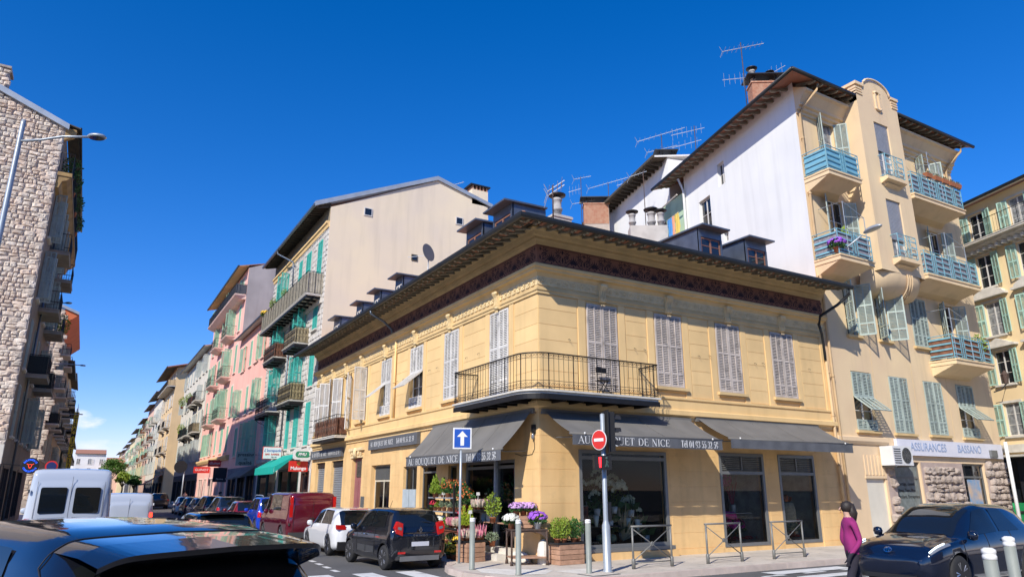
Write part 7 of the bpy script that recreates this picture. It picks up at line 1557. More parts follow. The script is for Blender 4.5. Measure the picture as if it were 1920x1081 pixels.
# -- maroon van, blue 4x4, and the parked row
def van_st(L, W, H, belt, hood, gc=.2):
    hw = W / 2; return [(0, .36, belt - .1, H - .35, hw * .90, hw * .78), (.04, .28, belt, H - .12, hw * .96, hw * .84), (.14, gc, belt, H - .03, hw, hw * .87), (.6, gc, belt, H, hw, hw * .88), (L * .55, gc, belt, H, hw, hw * .88), (L * .70, gc, belt - .02, H - .04, hw, hw * .86), (L * .78, gc, belt - .05, (H + hood) / 2 + .12, hw, hw * .84), (L * .87, gc, hood - .05, hood + .05, hw, hw * .86), (L * .93, gc, hood - .16, hood - .1, hw * .97, hw * .84), (L - .05, gc + .05, .62, .70, hw * .9, hw * .75), (L, gc + .12, .5, .56, hw * .8, hw * .66)]
def van_rear(windows, lit=False, doorm=None, wcol=None, H=1.9, W=1.9, tl=(1.1, 1.6), x=-.062):
    def f(T, C):
        m = MB(); m.tube([(x + .004, 0, .42), (x + .004, 0, H - .22)], .006, 4)
        for sgn in (1, -1): m.tube([(x + .012, sgn * W * .385, .45), (x + .018, sgn * W * .375, H - .35)], .005, 4)
        ob('door_gap', m, blackp, T)
        if windows:
            for sgn in (1, -1):
                a, b = sorted((sgn * .09, sgn * W * .335)); r = .05; z0, z1 = windows
                m = MB(); m.prism([(yy_ + r * cos(t), zz_ + r * sin(t)) for (yy_, zz_, t0) in ((b - r, z1 - r, 0), (a + r, z1 - r, pi / 2), (a + r, z0 + r, pi), (b - r, z0 + r, 1.5 * pi)) for t in [t0 + pi / 2 * k / 4 for k in range(5)]], x - .006, x + .004, 'x'); ob('rear_window', m, carglass, T)
        for sgn in (1, -1):
            y = sgn * W * .435; m = MB(); m.box(-.045, .06, y - .055, y + .055, tl[0], tl[1]); ob('tail_light', m, redon if lit else redlt, T)
            m = MB(); m.box(x - .008, x + .01, sgn * .36 - .03, sgn * .36 + .03, .8, .83)
            for z in (.7, H * .75): 
                q = MB(); q.box(-.04, .02, sgn * W * .46 - .02, sgn * W * .46 + .02, z, z + .09); ob('hinge', q, MC['grey_plastic_trim'] if not lit else whitep, T)
        m = MB(); m.box(x - .03, x + .01, -.06, .12, .92, .97); ob('door_handle', m, blackp, T)
        m = MB(); m.box(-.08, .05, -W * .46, W * .46, .25, .45); ob('bumper', m, trim, T)
    return f
maroon = paint('maroon', (.12, .010, .022), metal=.2)
make_car('parked_van', 'maroon panel van parked beyond the white hatchback', 'van', (-2.95, 11.8, -.13), radians(91), van_st(4.95, 1.92, 1.93, 1.1, 1.12), maroon, 4.95, 1.92, 1.93, (1.0, 3.95), .33, side=((3.1, 3.95, 4.3, 5.85, 0, -.35), (1.3, 2.9, 4.35, 5.8, 0, 0)), ws=(3.55, 4.28, 6.2), extra=van_rear(None, H=1.93, W=1.92, tl=(1.0, 1.75)))
blue = paint('blue', (.01, .05, .42))
def jim(T, C):
    m = MB(); m.lathe([(.1, 0), (.33, .02), (.34, .15), (.1, .2)], 0, 0, 20); ob('spare_wheel', m, blackp, T, (-.06, 0, .85), rot=(0, radians(-90), 0))
    for sgn in (1, -1): q = MB(); q.tube([(.3, sgn * .55, 1.70), (.5, sgn * .55, 1.76), (2.0, sgn * .55, 1.76), (2.2, sgn * .55, 1.68)], .02, 5); ob('roof_rail', q, steelg, T)
make_car('parked_car', 'bright blue small off-roader parked beyond the maroon van', 'car', (-2.9, 18.3, -.13), radians(90), hatch(3.6, 1.62, 1.70, belt=1.05, hood=1.02, rs=.22, xr=2.1, xc=2.5, roofw=.80, gc=.26, nose=.8), blue, 3.6, 1.62, 1.7, (.65, 2.9), .34, side=((.4, 1.15, 4.25, 5.85, .08, 0), (1.25, 2.2, 4.25, 5.85, 0, -.2)), rear=(.04, .2, 6.2), ws=(2.12, 2.48, 6.2), tails=((0, .09, 2.9, 3.9),), extra=jim)
cols_ = [('dark_red', (.16, .012, .02), 'dark red hatchback parked beyond the blue off-roader', 'hatch', 23.6), ('blueblack', (.02, .03, .06), 'blue black hatchback in the parked row, below the laundry sign', 'suv', 29.0), ('graphite', (.03, .03, .034), 'graphite suv in the parked row, one before the slate blue car', 'suv', 34.4), ('slateblue', (.10, .13, .20), 'slate blue hatchback in the middle of the parked row', 'hatch', 39.8), ('brown', (.07, .03, .03), 'dark brown hatchback parked next to the white one in the row', 'hatch', 45.0), ('white', (.72, .73, .74), 'white hatchback at the far end of the visible parked row', 'hatch', 50.4)]
protos = {}
def park(key, col, lab, kind, x, y, rz=radians(90), group='cars parked along the right kerb'):
    if kind not in protos:
        protos[kind] = make_car('parked_car', lab, 'car', (x, y, -.13), rz, pt=paint(key, col), group=group, **generic(kind)); return protos[kind]
    c = copy_tree(protos[kind]); c.location = (x, y, ground(x, y)); c.rotation_euler = (0, 0, rz); c['label'] = lab; c['group'] = group
    for ch in c.children:
        if ch.name.startswith('body') or ch.name.startswith('mirror'): ch.material_slots[0].link = 'OBJECT'; ch.material_slots[0].material = paint(key, col)
    return c
for key, col, lab, kind, y in cols_: park(key, col, lab, kind, -3.0, y, radians(90 + R_(-2, 2)))
protos['hatch']['group'] = 'cars parked along the right kerb'
for i, (x, y, key, col, kind, lab) in enumerate(((-3.4, 71, 'charcoal', (.03, .032, .036), 'suv', 'charcoal car seen from behind in the lane past the white parked car'), (-3.2, 84, 'white', (.72, .73, .74), 'hatch', 'white car far down the street beside the ochre house'), (-3.1, 92, 'graphite', (.03, .03, .034), 'hatch', 'dark car far down the street behind the white one'), (-9.3, 30, 'graphite', (.03, .03, .034), 'hatch', 'dark car in the left lane between the two white vans'), (-9.2, 38, 'white', (.72, .73, .74), 'hatch', 'white car in the left lane ahead of the small van'), (-9.0, 46, 'slateblue', (.1, .13, .2), 'hatch', 'blue grey car further up the left lane'), (-8.9, 55, 'graphite', (.03, .03, .034), 'suv', 'dark suv further up the left lane'), (-3.0, 100, 'slateblue', (.1, .13, .2), 'hatch', 'tiny blue grey car at the end of the kerb row'), (-8.5, 70, 'white', (.72, .73, .74), 'suv', 'small white suv near the end of the left lane'))):
    park(key, col, lab, kind, x, y, radians(90), 'traffic further down the street')
# -- black compact car with pale reflections on its roof, in the lane
def mini_ex(T, C):
    for sgn in (1, -1):
        m = MB(); y = sgn * .66; m.prism([(y + .13 * cos(t), .83 + .085 * sin(t)) for t in [pi * k / 7 for k in range(14)]], -.06, .12, 'x'); ob('tail_light', m, redlt, T)
    plate(T, -.06, .6); m = MB(); m.box(.16, .5, -.56, .56, 1.40, 1.44); ob('roof_spoiler', m, black, T); m = MB(); m.tube([(.6, 0, 1.44), (.5, 0, 1.62)], .006, 4); ob('aerial', m, blackp, T)
make_car('car_in_traffic', 'black compact car in the middle lane, roof reflecting the houses', 'car', (-7.45, 3.6, -.13), radians(93), hatch(3.9, 1.76, 1.44, belt=.93, hood=.9, rs=.36, roofw=.76), black, 3.9, 1.76, 1.44, (.7, 3.2), .32, side=((.5, 1.6, 4.25, 5.9, .2, 0), (1.7, 2.9, 4.25, 5.9, 0, -.4)), rear=(.05, .34, 6.15), ws=(2.45, 2.9, 6.1), heads=((3.55, 3.83, 3.6, 4.9),), extra=mini_ex)
# -- the two white vans
vanw = paint('van_white', (.44, .48, .54))
make_car('white_van', 'tall white van with two dark rear windows, nearest on the left', 'van', (-11.05, 5.9, -.13), radians(91.5), van_st(5.6, 2.05, 2.58, 1.35, 1.25), vanw, 5.6, 2.05, 2.58, (1.1, 4.5), .36, side=((4.0, 4.55, 4.3, 5.7, 0, -.3),), ws=(4.0, 4.85, 6.2), extra=van_rear((1.42, 2.08), H=2.58, W=2.05, tl=(.85, 1.3)))
make_car('white_van', 'small white panel van with lit tail lights ahead of the tall one', 'van', (-9.15, 15.2, -.13), radians(90.5), van_st(4.4, 1.82, 1.90, 1.05, 1.1), vanw, 4.4, 1.82, 1.90, (.85, 3.5), .32, side=((3.1, 3.6, 4.3, 5.7, 0, -.3),), ws=(3.15, 3.8, 6.2), extra=van_rear(None, True, H=1.9, W=1.82, tl=(.8, 1.15)))
# -- dark blue hatchback crossing on the right
def yar(T, C):
    m = MB(); m.tube([(.075 * cos(t), 0, .05 * sin(t)) for t in [2 * pi * k / 20 for k in range(20)]], .008, 5, closed=True); m.tube([(.028 * cos(t), 0, .048 * sin(t)) for t in [2 * pi * k / 14 for k in range(14)]], .006, 4, closed=True); m.tube([(.05 * cos(t), 0, .018 * sin(t) + .022) for t in [2 * pi * k / 14 for k in range(14)]], .006, 4, closed=True); ob('emblem', m, chrome, T, (3.955, 0, .72), pi / 2, rot=(radians(-30), 0, pi / 2))
    m = MB(); m.box(3.9, 3.985, -.5, .5, .22, .45); ob('grille', m, blackp, T); plate(T, 4.0, .36)
    for sgn in (1, -1):
        q = MB(); q.tube([C.ptn(3.45 + .4 * k / 6, (4.55 if sgn > 0 else 11.45), .02) for k in range(7)], .012, 5); ob('daylight_lamp', q, emis('daylight_lamp', (.8, .95, 1.), 2.5), T)
        m = MB(); y3 = sgn * (C.pt(1.5, 3.3).y + .03); m.tube([(1.35, y3, .86), (1.55, y3, .87)], .016, 6); ob('door_handle', m, black, T)
        m = MB()
        for xx in (1.2, 2.1, 2.95): m.tube([C.ptn(xx, b if sgn > 0 else 16 - b, .003) for b in [1.0 + k * .3 for k in range(12)]], .004, 4)
        ob('door_gap', m, blackp, T)
make_car('crossing_car', 'shiny black and blue hatchback crossing at the bottom right behind the near bollards', 'car', (6.35, -8.35, .10), radians(180), hatch(3.95, 1.76, 1.53, belt=.95, hood=.93, rs=.55, xr=2.05, xc=3.0, roofw=.70, nose=.66), navy, 3.95, 1.76, 1.53, (.65, 3.15), .32, side=((.8, 1.55, 4.3, 5.85, .35, 0), (1.65, 2.75, 4.3, 5.85, 0, -.7)), rear=(.06, .5, 6.15), ws=(2.12, 2.95, 6.1), tails=((0, .12, 3.3, 4.1),), heads=((3.35, 3.86, 3.75, 4.7),), extra=yar, mirrors=2.75)
park('greyblue', (.10, .12, .15), 'grey car half seen at the right edge, behind the crossing car', 'hatch', 22.5, -4.4, radians(180), 'traffic on the cross street')
# -- foreground car: only its roof, tailgate and one side window line are in view
def fg(T, C):
    # gap round the tailgate, spoiler lip, pillar trims, roof antenna
    m = MB(); m.tube([C.ptn(.62, b, .002) for b in [5.6 + k * .1 for k in range(49)]], .004, 5); m.tube([C.ptn(.62 - .1 * k, 5.6 - .12 * k, .001) for k in range(6)], .004, 5); m.tube([C.ptn(.62 - .1 * k, 10.4 + .12 * k, .001) for k in range(6)], .004, 5); ob('tailgate_gap', m, blackp, T)
    sp_ = MB(); n = 24; rows = []
    for i in range(n + 1):
        b = 6.0 + 4.0 * i / n; p = C.ptn(.605, b, .003); e_ = abs(i / n * 2 - 1); x2 = -.01 + .13 * e_ ** 2; rr_ = [tuple(p), (.32, p.y * .995, p.z - .014), (x2, p.y * .98, p.z - .048), (x2 + .01, p.y * .98, p.z - .075), (.30, p.y * .95, p.z - .14)]; rows.append([len(sp_.V) + k for k in range(5)]); sp_.V += rr_
    for a, b in zip(rows, rows[1:]):
        for k in range(4): sp_.F.append((a[k], b[k], b[k + 1], a[k + 1])); sp_.M.append(0); sp_.S.append(k < 1)
    ob('roof_spoiler', sp_, black, T)
    for sgn in (1, -1):
        q = MB(); q.tube([C.ptn(x, 4.25 if sgn > 0 else 11.75, .01) for x in [.55 + .15 * k for k in range(18)]], .01, 4); ob('window_trim', q, blackp, T)
make_car('foreground_car', 'glossy black car in the foreground, its roof mirroring the blue sky', 'car', (-10.05, -12.75, .05), radians(90 + 22), hatch(4.45, 1.86, 1.665, belt=1.05, hood=1.0, rs=.55, xr=2.75, xc=3.4, roofw=.70, gc=.2, nose=.7), black, 4.45, 1.86, 1.66, (.85, 3.55), .35, side=((.75, 1.85, 4.3, 5.75, .3, 0), (1.93, 3.2, 4.3, 5.75, 0, -.5)), rear=(.08, .40, 6.25), ws=(2.8, 3.35, 6.1), tails=((0, .1, 3.2, 4.1),), extra=fg)

# ================================================================ PLANTS AND THE FLOWER DISPLAY
def leafcloud(n, rx, ry, rz_, size, shape='ball', up=.3, seed=1, base=0.):
    r = random.Random(seed); m = MB()
    for _ in range(n):
        while True:
            x, y, z = r.uniform(-1, 1), r.uniform(-1, 1), r.uniform(-1, 1)
            if shape == 'cone':
                z = (z + 1) / 2
                if x * x + y * y < (1 - z) ** 1.2 * .95 + .02: break
            elif x * x + y * y + z * z < 1: z = (z + 1) / 2; break
        P = Vector((x * rx, y * ry, base + z * rz_)); d = Vector((x + r.uniform(-.6, .6), y + r.uniform(-.6, .6), up + r.uniform(-.4, .8))).normalized(); s_ = d.cross(Vector((r.uniform(-1, 1), r.uniform(-1, 1), r.uniform(-1, 1)))).normalized(); L = size * r.uniform(.6, 1.3); w_ = L * .32
        m.poly([P, P + d * L * .5 + s_ * w_, P + d * L, P + d * L * .5 - s_ * w_])
    return m
def leafmat(k, c1, c2=None): return pm('leaf_' + k, c1, .6, .25, 14, bump=0, tint=c2)
lg = leafmat('bright', (.16, .27, .03), (.30, .36, .03)); ld = leafmat('deep', (.03, .10, .02), (.06, .16, .03)); ll = leafmat('lime', (.30, .42, .02), (.42, .46, .04)); lgr = leafmat('greygreen', (.16, .22, .13), (.24, .28, .18))
fl = {k: pm('petal_' + k, c, .7, .12, 20, bump=0, tint=t) for k, (c, t) in dict(violet=((.25, .05, .50), (.40, .15, .62)), mauve=((.52, .24, .58), (.75, .55, .75)), white=((.75, .74, .66), (.6, .62, .5)), red=((.55, .02, .04), (.4, .0, .05)), pink=((.62, .15, .25), (.7, .35, .35)), heather=((.58, .54, .40), (.60, .36, .32)), yellow=((.75, .5, .03), (.6, .35, .03)), magenta=((.6, .02, .30), (.45, .02, .25)), orange=((.55, .12, .03), (.35, .12, .02))).items()}
def petals(n, rx, ry, rz_, size, seed=2, base=0., top_=.35):
    r = random.Random(seed); m = MB()
    for _ in range(n):
        a, e_ = r.uniform(0, 2 * pi), math.asin(r.uniform(-top_, 1)); P = Vector((rx * cos(a) * cos(e_), ry * sin(a) * cos(e_), base + rz_ * (.5 + .5 * sin(e_)))) * 1.0; nrm = Vector((cos(a) * cos(e_), sin(a) * cos(e_), sin(e_))); t = nrm.cross(Vector((0, 0, 1))); t = t.normalized() if t.length > 1e-3 else Vector((1, 0, 0)); b = nrm.cross(t); R = size * r.uniform(.7, 1.2)
        P = P + nrm * r.uniform(-.01, .02)
        m.add([P + nrm * R * .4] + [P + (t * cos(2 * pi * k / 6) + b * sin(2 * pi * k / 6)) * R for k in range(6)], [(0, 1 + k, 1 + (k + 1) % 6) for k in range(6)])
    return m
def spikes(n, rx, ry, h, seed=3, th=.012, base=.05):
    r = random.Random(seed); m = MB()
    for _ in range(n):
        x, y = r.uniform(-1, 1) * rx, r.uniform(-1, 1) * ry; hh = h * r.uniform(.6, 1.1); t = Vector((x, y, base)); d = Vector((x * .5 + r.uniform(-.03, .03), y * .5 + r.uniform(-.03, .03), hh)); m.tube([t, t + d * .4, t + d * .8, t + d], [th * .4, th, th * .9, th * .2], 5)
    return m
PM = {}
def shared(k, f, mt):
    if k not in PM: PM[k] = f().mesh(k, mt)
    return PM[k]
def potmesh(r=.07, h=.11, mt=terracotta): return shared('pot_%s_%.2f' % (mt.name, r), lambda: MB().lathe([(r * .75, 0), (r * .95, h * .85), (r * 1.05, h * .86), (r * 1.05, h), (r * .9, h), (r * .88, h * .8)], 0, 0, 12), mt)
def plant(nm, label, x, y, z, kind, group=None, s=1., rz=None, pmt=terracotta):
    T = thing(nm, label, 'plant', (x, y, z), R_(0, 6) if rz is None else rz, group); T.scale = (s, s, s); v = random.randint(0, 2)
    ob('pot', potmesh(mt=pmt), None, T)
    if kind == 'shrub': ob('foliage', shared('shrub%d' % v, lambda: leafcloud(420, .17, .17, .52, .05, seed=v + 5, base=.08), lg), None, T); ob('stem', shared('shrubstem', lambda: MB().tube([(0, 0, .1), (0, 0, .35)], .015, 5).tube([(0, 0, .2), (.08, .03, .4)], .01, 4).tube([(0, 0, .22), (-.07, -.03, .42)], .01, 4), soff), None, T)
    if kind == 'dark': ob('foliage', shared('dark%d' % v, lambda: leafcloud(420, .17, .17, .50, .05, seed=v + 15, base=.08), ld), None, T)
    if kind == 'cone': ob('foliage', shared('cone%d' % v, lambda: leafcloud(520, .11, .11, .46, .05, 'cone', 1.5, seed=v + 9, base=.08), ll), None, T)
    if kind == 'fern': ob('foliage', shared('fern', lambda: leafcloud(500, .12, .12, .42, .07, 'cone', 1.2, seed=3, base=.08), lg), None, T)
    if kind == 'herb': ob('foliage', shared('herb%d' % v, lambda: leafcloud(260, .13, .13, .2, .05, seed=v + 25, base=.08), lgr if v else lg), None, T)
    if kind == 'mixed': ob('foliage', shared('mixed%d' % v, lambda: leafcloud(420, .20, .20, .34, .06, seed=v + 35, base=.08), ld), None, T); ob('berries', shared('mixedp', lambda: petals(60, .19, .19, .36, .022, seed=4, base=.12), fl['orange']), None, T)
    if kind in fl:
        if kind in ('heather', 'pink', 'red') and nm.startswith('heather'):
            ob('foliage', shared('hfol', lambda: leafcloud(180, .11, .11, .10, .04, seed=8, base=.08), lgr), None, T); ob('flower_spikes', shared('spk' + kind, lambda: spikes(46, .10, .10, .22, 4, .011, .1), fl[kind]), None, T)
        else:
            ob('foliage', shared('ffol', lambda: leafcloud(220, .15, .15, .16, .05, seed=12, base=.06), ld), None, T); ob('flowers', shared('pt' + kind, lambda: petals(120, .16, .16, .17, .026, seed=6, base=.12), fl[kind]), None, T)
    return T
def crate(label, x, y, z, w_, d, h, rz, slats=4, cat='crate'):
    T = thing('wooden_crate', label, cat, (x, y, z), rz); hh = h / slats
    for k in range(slats):
        for (a, b, rr) in ((0, -d / 2, 0), (0, d / 2 - .015, 0)):
            m = shared('slat%.2f%.2f' % (w_, hh), lambda: MB().box(-w_ / 2, w_ / 2, 0, .015, .006, hh - .006), wood); ob('slat', m, None, T, (0, b, k * hh))
        m = shared('slatv%.2f%.2f' % (d, hh), lambda: MB().box(0, .015, -d / 2 + .016, d / 2 - .016, .006, hh - .006), wood)
        for a in (-w_ / 2, w_ / 2 - .015): ob('slat', m, None, T, (a, 0, k * hh))
    m = MB()
    for sx_ in (-1, 1):
        for sy_ in (-1, 1): m.box(sx_ * (w_ / 2 - .035) - .02, sx_ * (w_ / 2 - .035) + .02, sy_ * (d / 2 - .035) - .02, sy_ * (d / 2 - .035) + .02, 0, h - .002)
    m.box(-w_ / 2 + .02, w_ / 2 - .02, -d / 2 + .02, d / 2 - .02, h - .05, h - .03); ob('corner_posts', m, wood, T); return T
def tray(label, x, y, z, w_=.55, d=.36, rz=0, mt=None):
    T = thing('plant_tray', label, 'tray', (x, y, z), rz, 'black plastic plant trays'); m = MB(); m.box(-w_ / 2, w_ / 2, -d / 2, d / 2, 0, .012); m.box(-w_ / 2, w_ / 2, -d / 2, -d / 2 + .012, .012, .05); m.box(-w_ / 2, w_ / 2, d / 2 - .012, d / 2, .012, .05); m.box(-w_ / 2, -w_ / 2 + .012, -d / 2 + .012, d / 2 - .012, .012, .05); m.box(w_ / 2 - .012, w_ / 2, -d / 2 + .012, d / 2 - .012, .012, .05); ob('tray_body', m, mt or blackp, T); return T
# crate with box shrubs by the corner
crate('wooden crate under the box shrubs, right of the iron table', .55, -.42, 0, .82, .5, .5, radians(4)); tray('black tray on the crate under the yellow green box shrubs', .55, -.42, .505, .95, .5, radians(4))
for i, (dx, dy, k) in enumerate(((-.33, -.1, 'shrub'), (-.16, -.14, 'shrub'), (.02, .1, 'shrub'), (-.24, .12, 'shrub'), (.18, -.12, 'dark'), (.34, -.04, 'dark'), (.32, .13, 'shrub'))): plant('box_shrub', ['yellow green box shrub at the front left of the crate tray', 'yellow green box shrub, second from the left in front', 'yellow green box shrub in the middle at the back', 'yellow green box shrub at the back left by the wall', 'darker box shrub right of the middle in front', 'darker box shrub at the front right end', 'yellow green box shrub at the back right corner'][i], .55 + dx, -.42 + dy, .53, k, 'potted box shrubs on the crate', 1.05)
# iron tables
def irontable(label, x, y, w_, d, h, rz, low=True, mt=rust):
    T = thing('iron_table', label, 'table', (x, y, 0), rz); 
    for sx_ in (-1, 1):
        for sy_ in (-1, 1): m = MB(); m.tube([(sx_ * w_ / 2, sy_ * d / 2, 0), (sx_ * w_ / 2, sy_ * d / 2, h)], .026, 6); m.lathe([(.045, 0), (.04, .09), (.026, .12)], sx_ * w_ / 2, sy_ * d / 2, 8); ob('leg', m, mt, T)
    m = MB(); m.box(-w_ / 2 - .03, w_ / 2 + .03, -d / 2 - .03, d / 2 + .03, h, h + .03); ob('top', m, mt, T)
    def spandrel(u0, u1, fx):
        q = MB(); n = 12; c = (u0 + u1) / 2; a = (u1 - u0) / 2
        for k in range(n):
            t0, t1 = pi * k / n, pi * (k + 1) / n; p0 = (c - a * cos(t0), h - .30 + .27 * sin(t0)); p1 = (c - a * cos(t1), h - .30 + .27 * sin(t1)); q.add([fx(p0[0], p0[1]), fx(p1[0], p1[1]), fx(p1[0], h), fx(p0[0], h)], [(0, 1, 2, 3)])
        return q
    for sy_ in (-1, 1): ob('arched_brace', spandrel(-w_ / 2, w_ / 2, lambda u, z: (u, sy_ * d / 2, z)), mt, T)
    for sx_ in (-1, 1): ob('arched_brace', spandrel(-d / 2, d / 2, lambda u, z: (sx_ * w_ / 2, u, z)), mt, T)
    if low: m = MB(); m.box(-w_ / 2, w_ / 2, -d / 2, d / 2, .17, .20); ob('shelf', m, wood, T)
    return T
irontable('rusty iron table with arched sides carrying the purple asters', -.42, .02, .95, .62, .86, radians(-18))
crate('wooden box on the iron table behind the purple flowers', -.42, .22, .90, .55, .35, .32, radians(-18), 3)
for i, (dx, dy) in enumerate(((-.22, 0), (.0, .02), (.2, -.02), (.1, .12), (-.12, .12))): plant('aster_pot', ['mauve aster ball at the left end of the wooden box', 'mauve aster ball in the middle of the box, in front', 'mauve aster ball at the right end of the wooden box', 'mauve aster ball behind the right end of the box', 'mauve aster ball behind the left end of the box'][i], -.42 + dx, .2 + dy, 1.22, 'mauve', 'mauve asters on the wooden box', 1.15)
plant('violet_pot', 'deep violet flower ball in a white pot on the iron table', -.22, -.22, .89, 'violet', None, 1.5, pmt=whm); plant('white_flower_pot', 'white flower ball at the left end of the iron table', -.85, .1, .88, 'white', None, 1.35)
# stone steps of the doorway
T = thing('doorstep', 'two low stone steps in front of the glazed shop door', 'step', (-.25, 1.9, 0)); m = MB(); m.box(-.45, .25, -.75, .8, 0, .16); m.box(-.1, .25, -.75, .8, .16, .3); ob('step', m, slabw, T)
m = MB(); 
T = thing('guard_stone', 'weathered white corner guard stone behind the iron table', 'stone', (.02, -.12, 0)); m.lathe([(.17, 0), (.17, .35), (.13, .55), (.03, .62)], 0, 0, 9, 0, 0, False); ob('stone', m, patchm, T)
T = thing('guard_stone', 'low rounded stone at the wall foot under the corner', 'stone', (-.1, .9, 0)); m = MB(); m.lathe([(.5, 0), (.46, .12), (.3, .22), (.05, .26)], 0, 0, 12); ob('stone', m, patchm, T, scale=(.35, 1.1, 1))
# metal shelf rack with plants, left of the shop door
RK = thing('plant_rack', 'tall black metal rack with four shelves of plants beside the shop door', 'rack', (-.62, 4.45, 0), radians(0))
for sx_, sy_ in ((-.28, -.95), (.28, -.95), (-.28, .95), (.28, .95)): m = MB(); m.box(sx_ - .025, sx_ + .025, sy_ - .025, sy_ + .025, 0, 2.05); ob('upright', m, blackp, RK)
for z in (.22, .72, 1.2, 1.62): m = MB(); m.box(-.3, .3, -.95, .95, z, z + .02); m.tube([(-.3, -.95, z + .03), (-.3, .95, z + .03)], .012, 4); ob('shelf', m, steelg, RK)
for z, kinds in ((1.64, ('fern', 'fern', 'mixed', 'mixed', 'mixed')), (1.22, ('red', 'herb', 'herb', 'herb', 'herb', 'herb')), (.74, ('white', 'white', 'herb', 'herb', 'red')), (.24, ('herb', 'dark', 'herb'))):
    for i, k in enumerate(kinds):
        names = {'fern': 'lime green fern', 'mixed': 'orange berried plant', 'herb': 'small green herb', 'red': 'red cyclamen', 'white': 'white cyclamen', 'dark': 'dark leafy pot'}
        yy_ = 5.25 - i * (1.7 / max(1, len(kinds) - 1)); plant({'fern': 'fern_pot', 'mixed': 'berry_plant', 'herb': 'herb_pot', 'red': 'cyclamen_pot', 'white': 'cyclamen_pot', 'dark': 'leafy_pot'}[k], names[k] + ', ' + ['first', 'second', 'third', 'fourth', 'fifth', 'sixth'][i] + ' from the left on its shelf' + (' (top)' if z > 1.5 else ' (upper middle)' if z > 1 else ' (lower middle)' if z > .5 else ' (bottom)'), -.68 + R_(-.05, .05), yy_, z + .01, k, {'fern': 'ferns on the rack', 'herb': 'herb pots on the rack', 'mixed': 'berry plants on the rack', 'white': 'white cyclamens on the rack'}.get(k), 1.15)
# tiered stand with heathers, in front
T = irontable('rust red low iron stand under the heathers, right of the rack', -1.0, 2.75, .6, 1.15, .72, 0, True, pm('rust_red_iron', (.22, .075, .045), .8, .2, 10, bump=.2))
crate('wooden crate under the front heathers, behind the first bollard', -1.35, 1.45, 0, .62, .5, .5, radians(10)); tray('black tray of heathers on the wooden crate', -1.35, 1.5, .505, .75, .5, radians(10))
tray('black tray of pale heathers on the rust red stand', -1.05, 2.5, .76, .6, .5, 0); tray('black tray of red heathers on the rust red stand', -1.0, 3.05, .76, .6, .5, 0); tray('black tray of heathers on the highest tier by the door', -.45, 2.55, 1.28, .6, .4, 0); tray('pale blue tray of yellow flowers at the foot of the stand', -1.1, 2.45, .21, .55, .4, 0, pm('pale_blue_tray', (.35, .45, .6), .5, 0, bump=0))
T = thing('display_stand', 'plain black stand behind the heathers carrying the highest tray', 'stand', (-.42, 2.55, 0)); m = MB(); m.box(-.22, .22, -.3, .3, 1.24, 1.27); 
for sx_ in (-.2, .2):
    for sy_ in (-.28, .28): m.box(sx_ - .015, sx_ + .015, sy_ - .015, sy_ + .015, 0, 1.24)
ob('frame', m, blackp, T)
hl_ = 'heather pots with pale and pink spikes in the trays beside the door'
for (cx_, cy_, cz, k, wn) in ((-1.35, 1.5, .52, 'heather', 'tray on the wooden crate'), (-1.05, 2.5, .775, 'heather', 'near tray of the rust red stand'), (-1.0, 3.05, .775, 'pink', 'far tray of the rust red stand'), (-.45, 2.55, 1.295, 'heather', 'highest tray by the door')):
    for dx, cn in ((-.16, 'left'), (.0, 'middle'), (.16, 'right')):
        for dy, rn in ((-.13, 'front row'), (.10, 'back row')): kk = k if random.random() < .85 else ('pink' if k == 'heather' else 'heather'); plant('heather_pot', {'heather': 'pale cream heather pot', 'pink': 'reddish pink heather pot'}[kk] + ', ' + rn + ' ' + cn + ', in the ' + wn, cx_ + dx, cy_ + dy, cz, kk, {'heather': 'pale heathers', 'pink': 'pink heathers'}[kk], 1.0)
for dx, cn in ((-.15, 'left'), (0, 'middle'), (.15, 'right')): plant('yellow_flower_pot', cn + ' one of three yellow flowering pots at the foot of the stand', -1.1 + dx, 2.42, .225, 'yellow', 'yellow flowers at the stand foot', 1.25)
for i, (x, y) in enumerate(((-1.2, 2.22), (-1.05, 2.12), (-.95, 2.3))): plant('golden_cypress', ['golden lime dwarf cypress, leftmost of three among the heathers', 'golden lime dwarf cypress nearest the first bollard', 'golden lime dwarf cypress, rightmost of three among the heathers'][i], x, y, .80, 'cone', 'golden dwarf cypresses', 1.15)
for (x, y, z, lb) in ((-.75, 2.2, 1.45, 'highest heathers'), (-1.1, 2.0, .95, 'golden cypresses'), (-.7, 4.7, 1.45, 'herbs on the rack'), (-1.25, 2.6, .45, 'yellow flowering pots')):
    T = thing('price_marker', 'small white price tag on a stick beside the ' + lb, 'price tag', (x, y, z), 0, 'price tags among the plants'); m = MB(); m.tube([(0, 0, 0), (0, 0, .28)], .006, 4); ob('stick', m, whm, T); m = MB(); m.prism([(-.06, .28), (.06, .28), (.05, .37), (-.05, .37)], -.004, .004); ob('tag', m, whm, T)
# white pots on a board in the window beside the door
T = thing('shelf_board', 'wooden board with white planters across the shop window', 'shelf', (-.2, 2.4, .95)); m = MB(); m.box(-.15, .15, -1.4, .5, 0, .03); ob('board', m, wood, T)
for k in range(3): T = thing('white_planter', ['left', 'middle', 'right'][k] + ' one of three white planters with green ferns behind the door post', 'planter', (-.2, 2.85 - k * .3, .98), 0, 'white planters on the board'); m = MB(); m.lathe([(.07, 0), (.11, .26), (.10, .26), (.09, .2)], 0, 0, 4, 0, 0, False); ob('pot', m, pm('mint_white_ceramic', (.62, .72, .68), .3, .03, 5, bump=0), T); ob('foliage', shared('herb0b', lambda: leafcloud(160, .16, .16, .26, .09, seed=31, base=.22), ld), None, T)
